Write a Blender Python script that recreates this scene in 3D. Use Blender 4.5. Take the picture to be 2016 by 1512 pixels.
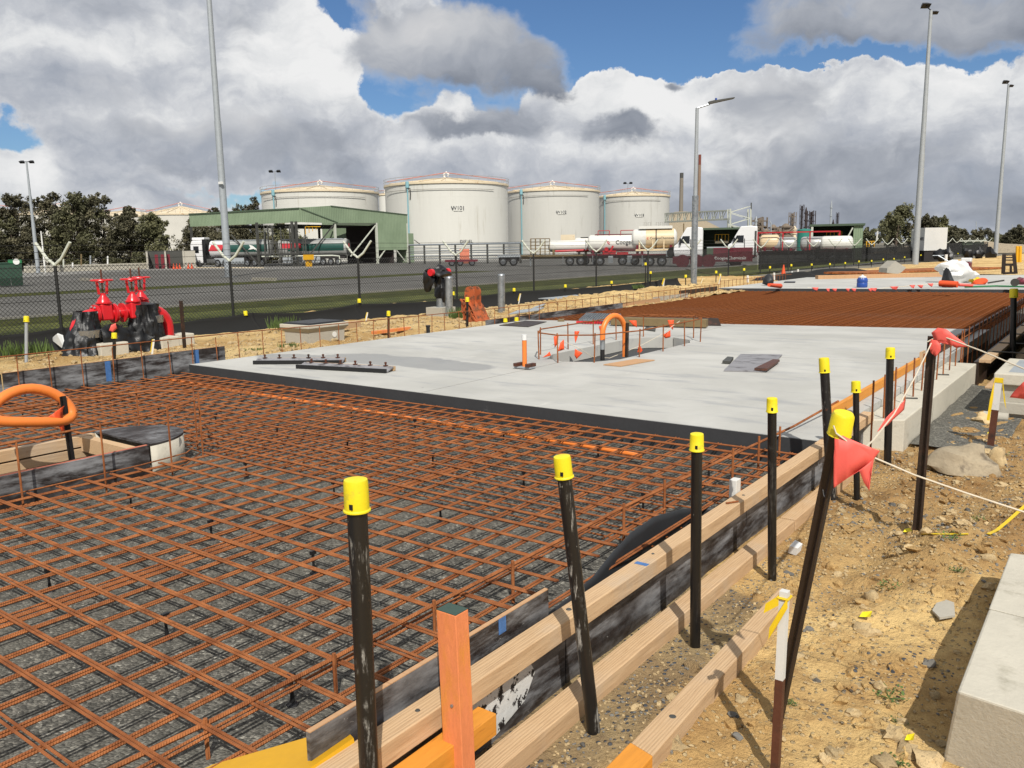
import bpy, math, random
from mathutils import Vector, Matrix, noise
random.seed(7)
R = math.radians
for o in list(bpy.data.objects): bpy.data.objects.remove(o)
scene = bpy.context.scene
COL = scene.collection

# ---------------------------------------------------------------- camera
EYE = Vector((0, 0, 1.66)); FPX = 1631.0
TH, AL, RO = R(9.35), R(36.5), R(-0.9)
_h = Vector((-math.sin(AL), math.cos(AL), 0)); _r = Vector((math.cos(AL), math.sin(AL), 0)); _z = Vector((0, 0, 1))
FWD = _h*math.cos(TH) - _z*math.sin(TH); _u = _h*math.sin(TH) + _z*math.cos(TH)
RGT = _r*math.cos(RO) + _u*math.sin(RO); UPV = _u*math.cos(RO) - _r*math.sin(RO)
cam = bpy.data.cameras.new('camera'); cam.sensor_width = 36; cam.lens = 36*FPX/2016
cam.clip_start = .05; cam.clip_end = 6000
camo = bpy.data.objects.new('camera', cam); COL.objects.link(camo)
camo.matrix_world = Matrix(((RGT.x, UPV.x, -FWD.x, EYE.x), (RGT.y, UPV.y, -FWD.y, EYE.y), (RGT.z, UPV.z, -FWD.z, EYE.z), (0, 0, 0, 1)))
scene.camera = camo
def ray(x, y): return FWD + RGT*((x-1008)/FPX) - UPV*((y-756)/FPX)
def G(x, y, z=0.0):                      # where a sight line meets the level z
    d = ray(x, y); return EYE + d*((z-EYE.z)/d.z)
def AX(x, y, X): d = ray(x, y); return EYE + d*(X/d.x)
def AY(x, y, Y): d = ray(x, y); return EYE + d*(Y/d.y)
def AD(x, y, D): d = ray(x, y); return EYE + d*(D/math.hypot(d.x, d.y))

# ---------------------------------------------------------------- light
SUN_EL, SUN_AZ = R(46), R(-47)            # direction TO the sun, math angle from +X
sd = Vector((math.cos(SUN_EL)*math.cos(SUN_AZ), math.cos(SUN_EL)*math.sin(SUN_AZ), math.sin(SUN_EL)))
sl = bpy.data.lights.new('sun', 'SUN'); sl.energy = 5.0; sl.angle = R(.53); sl.color = (1, .955, .88)
so = bpy.data.objects.new('sun', sl); COL.objects.link(so); so.rotation_euler = (-sd).to_track_quat('-Z', 'Y').to_euler(); so.location = sd*50
world = bpy.data.worlds.new('World'); scene.world = world; world.use_nodes = True
vs = scene.view_settings; vs.view_transform = 'Standard'; vs.look = 'None'; vs.exposure = 0.0; vs.gamma = 1; vs.use_curve_mapping = False

class NT:                                  # small node-graph writer
    def __init__(s, nt): s.nt = nt; s.L = nt.links
    def n(s, t, **k):
        o = s.nt.nodes.new(t)
        for a, b in k.items(): setattr(o, a, b)
        return o
    def put(s, sock, v):
        if isinstance(v, bpy.types.NodeSocket): s.L.new(v, sock)
        elif v is not None: sock.default_value = v
    def m(s, op, a, b=None, c=None, clamp=False):
        o = s.n('ShaderNodeMath', operation=op, use_clamp=clamp)
        for i, v in enumerate((a, b, c)): s.put(o.inputs[i], v)
        return o.outputs[0]
    def mix(s, f, a, b, bt='MIX'):
        o = s.n('ShaderNodeMix', data_type='RGBA', blend_type=bt); s.put(o.inputs[0], f); s.put(o.inputs[6], a); s.put(o.inputs[7], b); return o.outputs[2]
    def ramp(s, f, lo, hi, a=0., b=1.):
        o = s.n('ShaderNodeMapRange', interpolation_type='SMOOTHSTEP'); s.put(o.inputs[0], f)
        for i, v in zip((1, 2, 3, 4), (lo, hi, a, b)): s.put(o.inputs[i], v)
        return o.outputs[0]
    def noise(s, vec, sc, det=4, ro=.55, dist=0., col=False):
        o = s.n('ShaderNodeTexNoise'); s.put(o.inputs['Vector'], vec)
        for k, v in (('Scale', sc), ('Detail', det), ('Roughness', ro), ('Distortion', dist)): o.inputs[k].default_value = v
        return o.outputs[1 if col else 0]
    def voro(s, vec, sc, feat='F1', out=0, rnd=1.):
        o = s.n('ShaderNodeTexVoronoi', feature=feat); s.put(o.inputs['Vector'], vec); o.inputs['Scale'].default_value = sc; o.inputs['Randomness'].default_value = rnd
        return o.outputs[out]
    def mapv(s, vec, sc=(1, 1, 1), loc=(0, 0, 0)):
        o = s.n('ShaderNodeMapping'); s.put(o.inputs[0], vec); o.inputs[1].default_value = loc; o.inputs[3].default_value = sc; return o.outputs[0]

def sky_world():
    nt = world.node_tree; nt.nodes.clear(); g = NT(nt)
    st = g.n('ShaderNodeTexSky', sky_type='NISHITA', sun_disc=False, sun_elevation=SUN_EL, sun_rotation=math.pi/2-SUN_AZ, air_density=1.0, dust_density=.1, ozone_density=1.2)
    tc = g.n('ShaderNodeTexCoord').outputs['Generated']
    rot = g.n('ShaderNodeVectorRotate', rotation_type='Z_AXIS'); g.put(rot.inputs[0], tc); rot.inputs['Angle'].default_value = -AL
    sp = g.n('ShaderNodeSeparateXYZ'); g.put(sp.inputs[0], rot.outputs[0])
    u = g.m('ARCTAN2', sp.outputs[0], sp.outputs[1]); v = g.m('ARCSINE', sp.outputs[2])
    uvv = g.n('ShaderNodeCombineXYZ'); g.put(uvv.inputs[0], u); g.put(uvv.inputs[1], v); base = uvv.outputs[0]
    def uv(x, y):
        d = ray(x, y).normalized()
        a = d.x*math.cos(-AL) - d.y*math.sin(-AL); b = d.x*math.sin(-AL) + d.y*math.cos(-AL)
        return math.atan2(a, b), math.asin(d.z)
    # two warps: broad swirl and cauliflower edge
    wn = g.noise(base, 9.0, 3, .55, col=True); wn2 = g.noise(base, 34.0, 5, .62, col=True)
    def sub(c): q = g.n('ShaderNodeVectorMath', operation='SUBTRACT'); g.put(q.inputs[0], c); q.inputs[1].default_value = (.5, .5, .5); return q.outputs[0]
    def sca(c, k): q = g.n('ShaderNodeVectorMath', operation='SCALE'); g.put(q.inputs[0], c); q.inputs['Scale'].default_value = k; return q.outputs[0]
    def add(a_, b_): q = g.n('ShaderNodeVectorMath', operation='ADD'); g.put(q.inputs[0], a_); g.put(q.inputs[1], b_); return q.outputs[0]
    w1 = add(base, sca(sub(wn), .085)); w2 = add(w1, sca(sub(wn2), .040))
    def splitv(vv): q = g.n('ShaderNodeSeparateXYZ'); g.put(q.inputs[0], vv); return q.outputs[0], q.outputs[1]
    wu, wv = splitv(w2); su, sv_ = splitv(w1)
    def blob(x, y, sx, sy, amp, acc, U_, V_):
        u0, v0 = uv(x, y)
        a = g.m('MULTIPLY', g.m('SUBTRACT', U_, u0), FPX/sx); b = g.m('MULTIPLY', g.m('SUBTRACT', V_, v0), FPX/sy)
        e = g.m('EXPONENT', g.m('MULTIPLY', g.m('ADD', g.m('MULTIPLY', a, a), g.m('MULTIPLY', b, b)), -1.0))
        return g.m('MULTIPLY_ADD', e, amp, acc)
    st2 = g.mapv(w1, (1, 1.7, 1))
    n1 = g.noise(st2, 7.0, 8, .55); n2 = g.noise(g.mapv(w1, (1, 1.4, 1), (3.1, 1.7, .4)), 20.0, 7, .6); n3 = g.noise(g.mapv(w2, (1, 1.3, 1), (1.1, 6.7, .4)), 17.0, 6, .58)
    # far layer: sunlit cumulus with crisp heads
    d1 = g.m('ADD', g.m('MULTIPLY', g.m('SUBTRACT', n1, .5), 1.0), g.m('MULTIPLY', g.m('SUBTRACT', n2, .5), .5)); d1 = g.m('ADD', d1, .36)
    for b in CUMULUS: d1 = blob(*b, d1, wu, wv)
    cov1 = g.ramp(d1, -.02, .26)
    b1_ = g.m('ADD', .53, g.m('MULTIPLY', g.m('SUBTRACT', n3, .5), .85)); b1_ = g.m('ADD', b1_, g.m('MULTIPLY', g.m('SUBTRACT', g.noise(g.mapv(w1, (1, 2.2, 1), (4.2, .3, 2)), 11.0, 6, .55), .5), .9)); b1_ = g.m('ADD', b1_, g.m('MULTIPLY', g.ramp(d1, .6, .1), .15))
    for b in LIT: b1_ = blob(*b, b1_, su, sv_)
    # near layer: soft grey bellies drifting in front
    d2 = g.m('ADD', g.m('MULTIPLY', g.m('SUBTRACT', g.noise(g.mapv(w1, (1, 2.0, 1), (8.2, 3.3, 0)), 8.0, 7, .55), .5), 1.5), -.12)
    for b in BELLY: d2 = blob(*b, d2, wu, wv)
    cov2 = g.ramp(d2, .0, .50)
    b2_ = g.m('ADD', .47, g.m('MULTIPLY', g.m('SUBTRACT', n1, .5), .8)); b2_ = g.m('ADD', b2_, g.m('MULTIPLY', g.m('SUBTRACT', n2, .5), .5))
    for b in BELLY_LIT: b2_ = blob(*b, b2_, su, sv_)
    def ramp5(f, st_):
        cr = g.n('ShaderNodeValToRGB'); g.put(cr.inputs[0], f); e = cr.color_ramp.elements; e[0].position, e[0].color = st_[0]; e[1].position, e[1].color = st_[-1]
        for p, c in st_[1:-1]: q = e.new(p); q.color = c
        return cr.outputs[0]
    R1 = ((0., (.27, .31, .38, 1)), (.35, (.40, .43, .49, 1)), (.6, (.56, .58, .62, 1)), (.82, (.76, .77, .78, 1)), (1., (.86, .86, .86, 1)))
    R2 = ((0., (.15, .17, .215, 1)), (.25, (.24, .265, .315, 1)), (.5, (.37, .395, .445, 1)), (.75, (.53, .545, .575, 1)), (1., (.66, .66, .67, 1)))
    cl1 = ramp5(b1_, R1); cl2 = ramp5(b2_, R2)
    ccol = g.mix(cov2, cl1, cl2); cover = g.m('SUBTRACT', 1.0, g.m('MULTIPLY', g.m('SUBTRACT', 1.0, cov1), g.m('SUBTRACT', 1.0, cov2)))
    # colour of whichever cloud is there where only the near layer stands
    ccol = g.mix(g.m('MULTIPLY', cov2, g.m('SUBTRACT', 1.0, cov1)), ccol, cl2)
    b1 = g.n('ShaderNodeBackground'); g.put(b1.inputs[0], g.mix(1.0, st.outputs[0], (.68, .90, 1.18, 1), 'MULTIPLY')); b1.inputs[1].default_value = .07
    b2 = g.n('ShaderNodeBackground'); g.put(b2.inputs[0], ccol); b2.inputs[1].default_value = 1.0
    bg = g.n('ShaderNodeMixShader'); g.put(bg.inputs[0], cover); g.L.new(b1.outputs[0], bg.inputs[1]); g.L.new(b2.outputs[0], bg.inputs[2])
    out = g.n('ShaderNodeOutputWorld'); g.L.new(bg.outputs[0], out.inputs[0])
    scene.cycles.max_bounces = 6; scene.cycles.diffuse_bounces = 3; scene.cycles.glossy_bounces = 3; scene.cycles.transparent_max_bounces = 12
    world.cycles.sampling_method = 'MANUAL'; world.cycles.sample_map_resolution = 512
# cloud masses of this sky: where they stand (cover) and how sunlit they are (bright), as directions on the sky
CUMULUS = [(250, 130, 430, 220, .6), (640, 110, 110, 110, .6), (1290, 240, 300, 90, .75), (1175, 165, 85, 45, .7), (1330, 190, 120, 45, .5), (1830, 180, 260, 70, .75), (1560, 170, 150, 60, .6), (1650, 390, 700, 100, .6), (900, 330, 320, 80, .6), (880, 220, 60, 25, .5), (55, 330, 55, 36, .7), (780, 50, 80, 50, .5),
           (30, 262, 75, 42, -.95), (170, 315, 90, 26, -.35), (750, 150, 55, 95, -1.7), (1180, 110, 60, 30, -.5), (820, 205, 50, 25, -.6), (660, 8, 70, 50, -1.5), (1250, 65, 230, 75, -2.2), (1060, 30, 140, 60, -1.4), (1430, 60, 60, 60, -1.2), (1620, 118, 170, 24, -1.4), (1930, 112, 60, 26, -1.0), (480, 365, 120, 20, -.75), (230, 352, 70, 14, -.3), (985, 200, 60, 35, -1.1), (1750, 40, 250, 60, -.7), (930, 130, 140, 60, -.5)]
LIT = [(330, 215, 160, 30, .22), (480, 120, 70, 60, .2), (120, 90, 120, 30, .15), (830, 290, 150, 26, .28), (1180, 300, 150, 26, .22), (1500, 340, 160, 24, .2), (1700, 310, 120, 22, .15), (630, 80, 90, 100, .50), (600, 170, 120, 45, .25), (1190, 165, 110, 50, .55), (1350, 215, 140, 60, .50), (55, 330, 55, 36, .5), (1880, 165, 220, 60, .36), (1490, 285, 60, 36, .5), (880, 220, 60, 30, .5), (250, 60, 260, 70, .14), (400, 300, 420, 50, -.12), (1800, 420, 600, 60, -.28), (900, 350, 300, 40, -.10)]
BELLY = [(930, 100, 200, 70, 1.0), (760, 60, 80, 55, .5), (1090, 165, 80, 30, .55), (1750, 50, 300, 70, .9), (1330, 158, 34, 16, .75), (950, 255, 110, 26, .7), (1010, 225, 50, 25, .45), (1210, 262, 75, 36, .7), (640, 285, 200, 45, .50), (330, 150, 160, 50, .3), (100, 180, 160, 40, .2), (1500, 200, 120, 55, .55), (1560, 290, 190, 55, .4), (1800, 425, 620, 60, .5), (1700, 330, 300, 30, .35), (250, 250, 300, 30, .3), (500, 330, 160, 22, .3), (880, 300, 120, 22, -.5), (740, 240, 70, 25, -.4), (420, 30, 200, 40, .2),
         (1250, 70, 150, 60, -1.), (35, 265, 75, 50, -.8), (1190, 165, 70, 35, -.6), (1340, 210, 90, 36, -.6), (620, 80, 70, 70, -.4), (1620, 122, 170, 22, -.5), (1870, 165, 160, 50, -.6), (480, 365, 120, 22, -.6)]
BELLY_LIT = [(850, 55, 130, 45, .45), (930, 150, 190, 40, -.12), (1110, 185, 70, 26, -.3), (1750, 20, 300, 40, .12), (1700, 90, 330, 30, -.15), (1330, 158, 34, 18, -.3), (950, 258, 110, 26, -.15), (1215, 275, 75, 30, -.08), (640, 310, 230, 40, -.06), (500, 230, 250, 40, .18), (1480, 160, 110, 40, .35), (1560, 260, 190, 40, .12), (200, 150, 260, 60, .3), (1800, 430, 560, 50, -.12)]
sky_world()

# ---------------------------------------------------------------- materials
def lin(h, k=1.0):
    h = h.lstrip('#'); c = [int(h[i:i+2], 16)/255 for i in (0, 2, 4)]
    return tuple(min(.9, (x/12.92 if x <= .04045 else ((x+.055)/1.055)**2.4)*k) for x in c) + (1,)
MATS = {}
def mat(name, col, rough=.7, metal=0., var=.12, sc=3., bump=.0, bsc=30., col2=None, c2lo=.55, c2hi=.7, c2sc=6., st=(1, 1, 1), spec=.4, rnd=0., emit=None):
    if name in MATS: return MATS[name]
    m = bpy.data.materials.new(name); m.use_nodes = True; nt = m.node_tree; nt.nodes.clear(); g = NT(nt)
    if isinstance(col, str): col = lin(col, .82)
    if isinstance(col2, str): col2 = lin(col2, .82)
    p = g.n('ShaderNodeBsdfPrincipled'); out = g.n('ShaderNodeOutputMaterial'); g.L.new(p.outputs[0], out.inputs[0])
    tc = g.n('ShaderNodeTexCoord').outputs['Object']; v = g.mapv(tc, st)
    n = g.noise(v, sc, 5, .6); n2 = g.noise(v, sc*9, 4, .6)
    c = col
    if col2 is not None: c = g.mix(g.ramp(g.noise(g.mapv(tc, st, (5.3, 2.1, 7.7)), c2sc, 6, .65), c2lo, c2hi), col, col2)
    f = g.m('ADD', g.m('MULTIPLY', g.m('SUBTRACT', n, .5), var*3.2), g.m('MULTIPLY', g.m('SUBTRACT', n2, .5), var*2.0))
    if rnd:
        oi = g.n('ShaderNodeObjectInfo'); f = g.m('ADD', f, g.m('MULTIPLY', g.m('SUBTRACT', oi.outputs['Random'], .5), rnd))
    f = g.m('ADD', f, 1.0)
    vm = g.n('ShaderNodeVectorMath', operation='SCALE')
    g.put(vm.inputs[0], c[:3] if not isinstance(c, bpy.types.NodeSocket) else c); g.put(vm.inputs['Scale'], f)
    g.put(p.inputs['Base Color'], vm.outputs[0])
    g.put(p.inputs['Roughness'], g.m('ADD', rough, g.m('MULTIPLY', g.m('SUBTRACT', n, .5), .25), clamp=True)); p.inputs['Metallic'].default_value = metal
    p.inputs['Specular IOR Level'].default_value = spec
    if bump:
        b = g.n('ShaderNodeBump'); b.inputs['Strength'].default_value = bump; b.inputs['Distance'].default_value = .02
        g.put(b.inputs['Height'], g.noise(v, bsc, 6, .65)); g.put(p.inputs['Normal'], b.outputs[0])
    m['pr'] = p.name
    MATS[name] = m; return m
def special(name, fn, rough=.8, spec=.35, metal=0):
    m = bpy.data.materials.new(name); m.use_nodes = True; nt = m.node_tree; nt.nodes.clear(); g = NT(nt)
    p = g.n('ShaderNodeBsdfPrincipled'); out = g.n('ShaderNodeOutputMaterial'); g.L.new(p.outputs[0], out.inputs[0])
    p.inputs['Roughness'].default_value = rough; p.inputs['Specular IOR Level'].default_value = spec; p.inputs['Metallic'].default_value = metal
    tc = g.n('ShaderNodeTexCoord').outputs['Object']
    col, h, dist = fn(g, tc, p)
    g.put(p.inputs['Base Color'], col)
    if h is not None:
        b = g.n('ShaderNodeBump'); b.inputs['Distance'].default_value = dist; b.inputs['Strength'].default_value = 1.0; g.put(b.inputs['Height'], h); g.put(p.inputs['Normal'], b.outputs[0])
    MATS[name] = m; return m

STAINS = ((-8.6, 8.95, 1.7, .50), (-10.3, 8.35, .9, .45))
def f_slab(g, v, p):
    n = g.noise(v, .55, 6, .6, .4); n2 = g.noise(g.mapv(v, (.35, 1.6, 1)), 2.2, 7, .7); n3 = g.noise(v, 60, 3, .6)
    c = g.mix(g.ramp(n, .3, .72), lin('b7b6b0', .76), lin('cac9c3', .78))
    c = g.mix(g.ramp(n2, .50, .68, 0, .55), c, lin('95979a', .82))           # damp trowel smears
    c = g.mix(g.ramp(g.noise(g.mapv(v, (2.5, .5, 1), (9, 3, 0)), 1.3, 6, .7), .62, .75, 0, .35), c, lin('dedcd2', .9))
    c = g.mix(g.ramp(g.noise(g.mapv(v, (.6, 5, 1), (2, 8, 0)), 2.4, 8, .75), .58, .72, 0, .30), c, lin('8b8d8f', .8))
    c = g.mix(g.ramp(g.voro(v, 2.3), .02, .035, .5, 0), c, lin('77777a'))
    c = g.mix(g.ramp(g.voro(g.mapv(v, (1, 1, 1), (3, 1, 0)), .9), .012, .02, .6, 0), c, lin('5d5d60'))
    sp = g.n('ShaderNodeSeparateXYZ'); g.put(sp.inputs[0], v); wet = None
    for (x0, y0, rx, ry) in STAINS:
        a = g.m('DIVIDE', g.m('SUBTRACT', sp.outputs[0], x0), rx); b = g.m('DIVIDE', g.m('SUBTRACT', sp.outputs[1], y0), ry)
        q = g.m('ADD', g.m('SQRT', g.m('ADD', g.m('MULTIPLY', a, a), g.m('MULTIPLY', b, b))), g.m('MULTIPLY', g.m('SUBTRACT', g.noise(v, 1.6, 6, .6), .5), 1.1))
        k = g.ramp(q, 1.05, .90); wet = k if wet is None else g.m('MAXIMUM', wet, k)
    c = g.mix(g.m('MULTIPLY', wet, .58), c, lin('7c7d7e', .85))
    g.put(p.inputs['Roughness'], g.m('SUBTRACT', g.ramp(n2, .5, .75, .8, .5), g.m('MULTIPLY', wet, .3)))
    return c, g.m('ADD', n3, g.m('MULTIPLY', n2, 2.)), .0015
def f_gravel(g, v, p):
    a = g.voro(v, 75, out=1); d = g.voro(v, 75); a2 = g.voro(v, 33, out=1); sep = g.n('ShaderNodeSeparateColor'); g.put(sep.inputs[0], a)
    sep2 = g.n('ShaderNodeSeparateColor'); g.put(sep2.inputs[0], a2)
    k = g.m('ADD', g.m('MULTIPLY', sep.outputs[0], .7), g.m('MULTIPLY', sep2.outputs[1], .3))
    cr = g.n('ShaderNodeValToRGB'); g.put(cr.inputs[0], k); e = cr.color_ramp.elements; e[0].color = (.050, .048, .041, 1); e[1].color = (.36, .345, .29, 1); e[0].position = .15
    q = e.new(.5); q.color = (.105, .10, .085, 1); q = e.new(.8); q.color = (.175, .165, .14, 1)
    c = g.mix(g.ramp(g.noise(v, 1.1, 4, .6), .4, .7, 0, .45), cr.outputs[0], (.15, .145, .12, 1))
    return c, g.m('MULTIPLY', d, -1), .011
def f_dirt(g, v, p):
    n = g.noise(v, .9, 6, .62, .6); n2 = g.noise(v, 7, 7, .68); n3 = g.noise(v, 55, 5, .7)
    c = g.mix(g.ramp(n, .34, .66), lin('bd9862', .88), lin('dfbf83', 1.0))
    c = g.mix(g.ramp(n2, .47, .72, 0, .6), c, lin('94704a', .78))
    sp0 = g.n('ShaderNodeSeparateXYZ'); g.put(sp0.inputs[0], v)
    c = g.mix(g.ramp(g.m('ADD', sp0.outputs[1], g.m('MULTIPLY', g.noise(v, 1.1, 5, .6), 3.0)), 5.9, 7.4, 0, .6), c, lin('96724a', .8))
    vd = g.voro(v, 38); vc = g.voro(v, 38, out=1); sp = g.n('ShaderNodeSeparateColor'); g.put(sp.inputs[0], vc)
    peb = g.m('MULTIPLY', g.ramp(vd, .42, .30), g.m('GREATER_THAN', sp.outputs[0], .62))
    pc = g.mix(sp.outputs[1], lin('6f6c68', .7), lin('e0cd9f', .85))
    grav = g.ramp(g.noise(g.mapv(v, (1, 1, 1), (4.4, 9.1, 0)), 1.7, 5, .6), .52, .66)
    strip = g.ramp(g.m('ADD', g.m('ADD', sp0.outputs[0], g.m('MULTIPLY', g.noise(v, 2.5, 5, .6), .35)), g.ramp(sp0.outputs[1], 4.3, 5.0)), -1.15, -1.38)
    grav = g.m('MAXIMUM', grav, strip); c = g.mix(g.m('MULTIPLY', strip, .55), c, lin('6a675e', .8))
    c = g.mix(g.m('MULTIPLY', peb, g.m('ADD', .55, g.m('MULTIPLY', grav, .45))), c, g.mix(grav, pc, lin('5d6167', .8)))
    return c, g.m('ADD', g.m('ADD', g.m('MULTIPLY', n2, 1.6), g.m('MULTIPLY', n3, .5)), g.m('MULTIPLY', peb, .35)), .035
def f_sand(g, v, p):
    n = g.noise(v, .5, 6, .65, .5); n2 = g.noise(v, 6, 7, .7); n3 = g.noise(v, 40, 5, .7)
    c = g.mix(g.ramp(n, .32, .68), lin('c49d64', .9), lin('e6c88e', .98))
    c = g.mix(g.ramp(n2, .54, .74, 0, .75), c, lin('ecd9a8', .85))
    c = g.mix(g.ramp(g.noise(g.mapv(v, (1, 1, 1), (7, 3, 1)), 2.2, 6, .7), .56, .72, 0, .7), c, lin('7d6a50', .7))
    return c, g.m('ADD', g.m('MULTIPLY', n2, 2.), n3), .06
def f_asphalt(g, v, p):
    n = g.noise(v, .12, 5, .6, .5); n2 = g.noise(g.mapv(v, (.25, .03, 1)), 1.4, 5, .65)
    c = g.mix(g.ramp(n, .3, .7), lin('7b7974', .82), lin('918f8a', .82)); c = g.mix(g.ramp(n2, .5, .75, 0, .35), c, lin('5b5a57', .8))
    return c, g.noise(v, 30, 4, .7), .004
def f_ground(g, v, p):
    n = g.noise(v, .05, 6, .6, .5)
    c = g.mix(g.ramp(n, .35, .65), lin('6b665c', .8), lin('857f70', .8)); c = g.mix(g.ramp(g.noise(v, .4, 6, .7), .55, .75, 0, .5), c, lin('5c5f42', .8))
    return c, g.noise(v, 8, 5, .7), .02
def f_formply(g, v, p):
    n = g.noise(g.mapv(v, (1, .7, 4)), 3.2, 10, .68); n2 = g.noise(g.mapv(v, (1, .35, 1), (3, 7, 2)), 3.5, 6, .6); n3 = g.noise(v, 45, 5, .7)
    c = g.mix(g.ramp(n3, .4, .7), lin('2a2320', .7), lin('3d3431', .7))
    c = g.mix(g.m('MULTIPLY', g.ramp(n, .36, .62, 0, .85), g.ramp(n2, .36, .60)), c, lin('a2a3a5', .78))
    c = g.mix(g.ramp(g.noise(g.mapv(v, (1, 1, 3), (1, 1, 4)), 22, 6, .75), .66, .72, 0, .8), c, lin('d8d5cd', .8))
    return c, g.m('ADD', n, n3), .002
def f_timber(g, v, p):
    w = g.n('ShaderNodeTexWave', wave_type='BANDS', bands_direction='X'); g.put(w.inputs['Vector'], g.mapv(v, (1, .07, .6))); w.inputs['Scale'].default_value = 22; w.inputs['Distortion'].default_value = 7; w.inputs['Detail'].default_value = 4; w.inputs['Detail Scale'].default_value = 1.4
    n = g.noise(g.mapv(v, (40, 2.2, 40)), 2.2, 6, .7); n2 = g.noise(v, 2.3, 5, .6)
    oi = g.n('ShaderNodeObjectInfo').outputs['Random']
    c = g.mix(g.ramp(w.outputs[1], .3, .8, 0, .28), lin('d3b28a', .86), lin('ae865c', .8)); c = g.mix(g.ramp(n, .48, .7, 0, .4), c, lin('a07a58', .75))
    c = g.mix(g.ramp(n2, .5, .75, 0, .55), c, lin('c9b9a4', .8)); c = g.mix(g.ramp(g.voro(g.mapv(v, (2.2, .7, 2.2)), 1.6), .03, .07, .75, 0), c, lin('6d4a2f', .7))
    c = g.mix(g.m('MULTIPLY', oi, .25), c, lin('9a8468', .7))
    return c, g.m('ADD', n, g.m('MULTIPLY', w.outputs[0], .4)), .0022
def f_rust(g, v, p):
    n = g.noise(v, 6, 6, .65); n2 = g.noise(v, 70, 4, .6); oi = g.n('ShaderNodeObjectInfo').outputs['Random']
    c = g.mix(g.ramp(n, .32, .68), lin('814a29', .72), lin('b57142', .86)); c = g.mix(g.ramp(n2, .55, .75, 0, .4), c, lin('d09a68', .8)); c = g.mix(g.ramp(g.noise(v, 2.3, 5, .65), .52, .70, 0, .6), c, lin('6e4630', .65)); c = g.mix(g.m('MULTIPLY', oi, .5), c, lin('935632', .72))
    sp = g.n('ShaderNodeSeparateXYZ'); g.put(sp.inputs[0], v)
    rib = g.m('SINE', g.m('ADD', g.m('MULTIPLY', g.m('ADD', sp.outputs[1], g.m('MULTIPLY', sp.outputs[0], .8)), 2*math.pi/.011), g.m('MULTIPLY', n2, .8)))
    return c, g.m('ADD', g.m('MULTIPLY', rib, .6), n2), .0013
def f_tube(g, v, p, k=1.):
    n = g.noise(g.mapv(v, (1, 1, .12)), 26, 7, .75); n2 = g.noise(v, 9, 5, .6); n3 = g.noise(g.mapv(v, (1, 1, .4), (2, 3, 1)), 60, 4, .7)
    c = g.mix(g.m('MULTIPLY', g.m('MULTIPLY', g.ramp(n, .52, .63), g.ramp(n2, .44, .58)), k), lin('1b1a1a', .7), lin('b8b5ad', .65)); c = g.mix(g.m('MULTIPLY', g.ramp(n3, .70, .74, 0, .9), max(k, .5)), c, lin('b9b5aa', .8))
    c = g.mix(g.ramp(g.noise(v, 14, 5, .7), .66, .71, 0, .7), c, lin('5b3a28', .7))
    return c, n2, .001
def f_grass(g, v, p):
    n = g.noise(v, 1.3, 6, .7); c = g.mix(g.ramp(n, .35, .65), lin('4a5423', .7), lin('6f7434', .75)); c = g.mix(g.ramp(g.noise(v, 9, 5, .7), .5, .72, 0, .6), c, lin('8a8050', .7))
    return c, g.noise(v, 40, 5, .75), .05
def _sep(g, v):
    q = g.n('ShaderNodeSeparateXYZ'); g.put(q.inputs[0], v); return q
def f_sheet(g, v, p):                       # ribbed steel cladding: ribs are modelled as bump, one every 200 mm
    return g.mix(g.ramp(g.noise(v, .4, 5, .6), .3, .7), lin('8b9e80', .70), lin('97aa8b', .72)), g.m('SINE', g.m('MULTIPLY', g.m('ADD', *(lambda q: (q.outputs[0], q.outputs[1]))(_sep(g, v))), 2*math.pi/.32)), .012
special('slab_concrete', f_slab); special('gravel', f_gravel, .9); special('dirt', f_dirt, .95, .2); special('sand', f_sand, .95, .2); special('asphalt', f_asphalt, .85); special('ground', f_ground, .95)
special('formply', f_formply, .55); special('timber', f_timber, .75); special('rust', f_rust, .85, .25)
def f_rust2(g, v, p):
    c, h, d = f_rust(g, v, p); return g.mix(.5, c, lin('8a4c22', .7)), h, d
special('rust_deep', f_rust2, .9, .2); special('tube_scuffed', f_tube, .4, .5); special('tube', lambda g, v, p: f_tube(g, v, p, .12), .34, .5); special('grass', f_grass, .9, .2); special('cladding', f_sheet, .5)
mat('concrete', 'b4afa2', .85, var=.10, sc=2, bump=.25, bsc=30, col2='918d83', c2lo=.58, c2hi=.78)
mat('concrete_pale', 'c8c2b2', .85, var=.09, sc=2.5, bump=.22, bsc=45, col2='a39d8b', c2lo=.54, c2hi=.76, c2sc=5)
mat('ply_grey', '8e8d90', .6, var=.16, sc=3, col2='5c585a', c2lo=.52, c2hi=.66, c2sc=5, st=(1, 2, 1))
mat('joint_face', '3b3c3e', .6, var=.12, sc=2, bump=.1, col2='5a5b5c', c2lo=.62, c2hi=.8)
mat('rubber', '2c2e31', .55, var=.15, sc=4)
mat('cap_yellow', 'ecd920', .48, var=.08, sc=14, spec=.45, bump=.08, bsc=60, col2='c9b838', c2lo=.56, c2hi=.72, c2sc=18)
mat('orange_paint', 'e58a58', .6, var=.14, sc=6, bump=.15, bsc=40, col2='dd8f3c', c2lo=.45, c2hi=.65, c2sc=3, st=(2, 2, .6))
mat('orange_timber', 'dd9336', .6, var=.14, sc=4, st=(12, 1, 12), col2='b56f28', c2lo=.58, c2hi=.75)
mat('conduit', 'f08538', .38, var=.05, sc=5, spec=.5)
mat('flag', 'f2665c', .6, var=.07, sc=8)
mat('flag_orange', 'f05a2c', .6, var=.08, sc=8)
mat('rope', 'd8cdb8', .9, var=.1, sc=50)
mat('white_paint', 'dad9d3', .6, var=.05, sc=5, col2='a8a39a', c2lo=.62, c2hi=.75)
mat('green_paint', '3c5148', .6)
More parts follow.
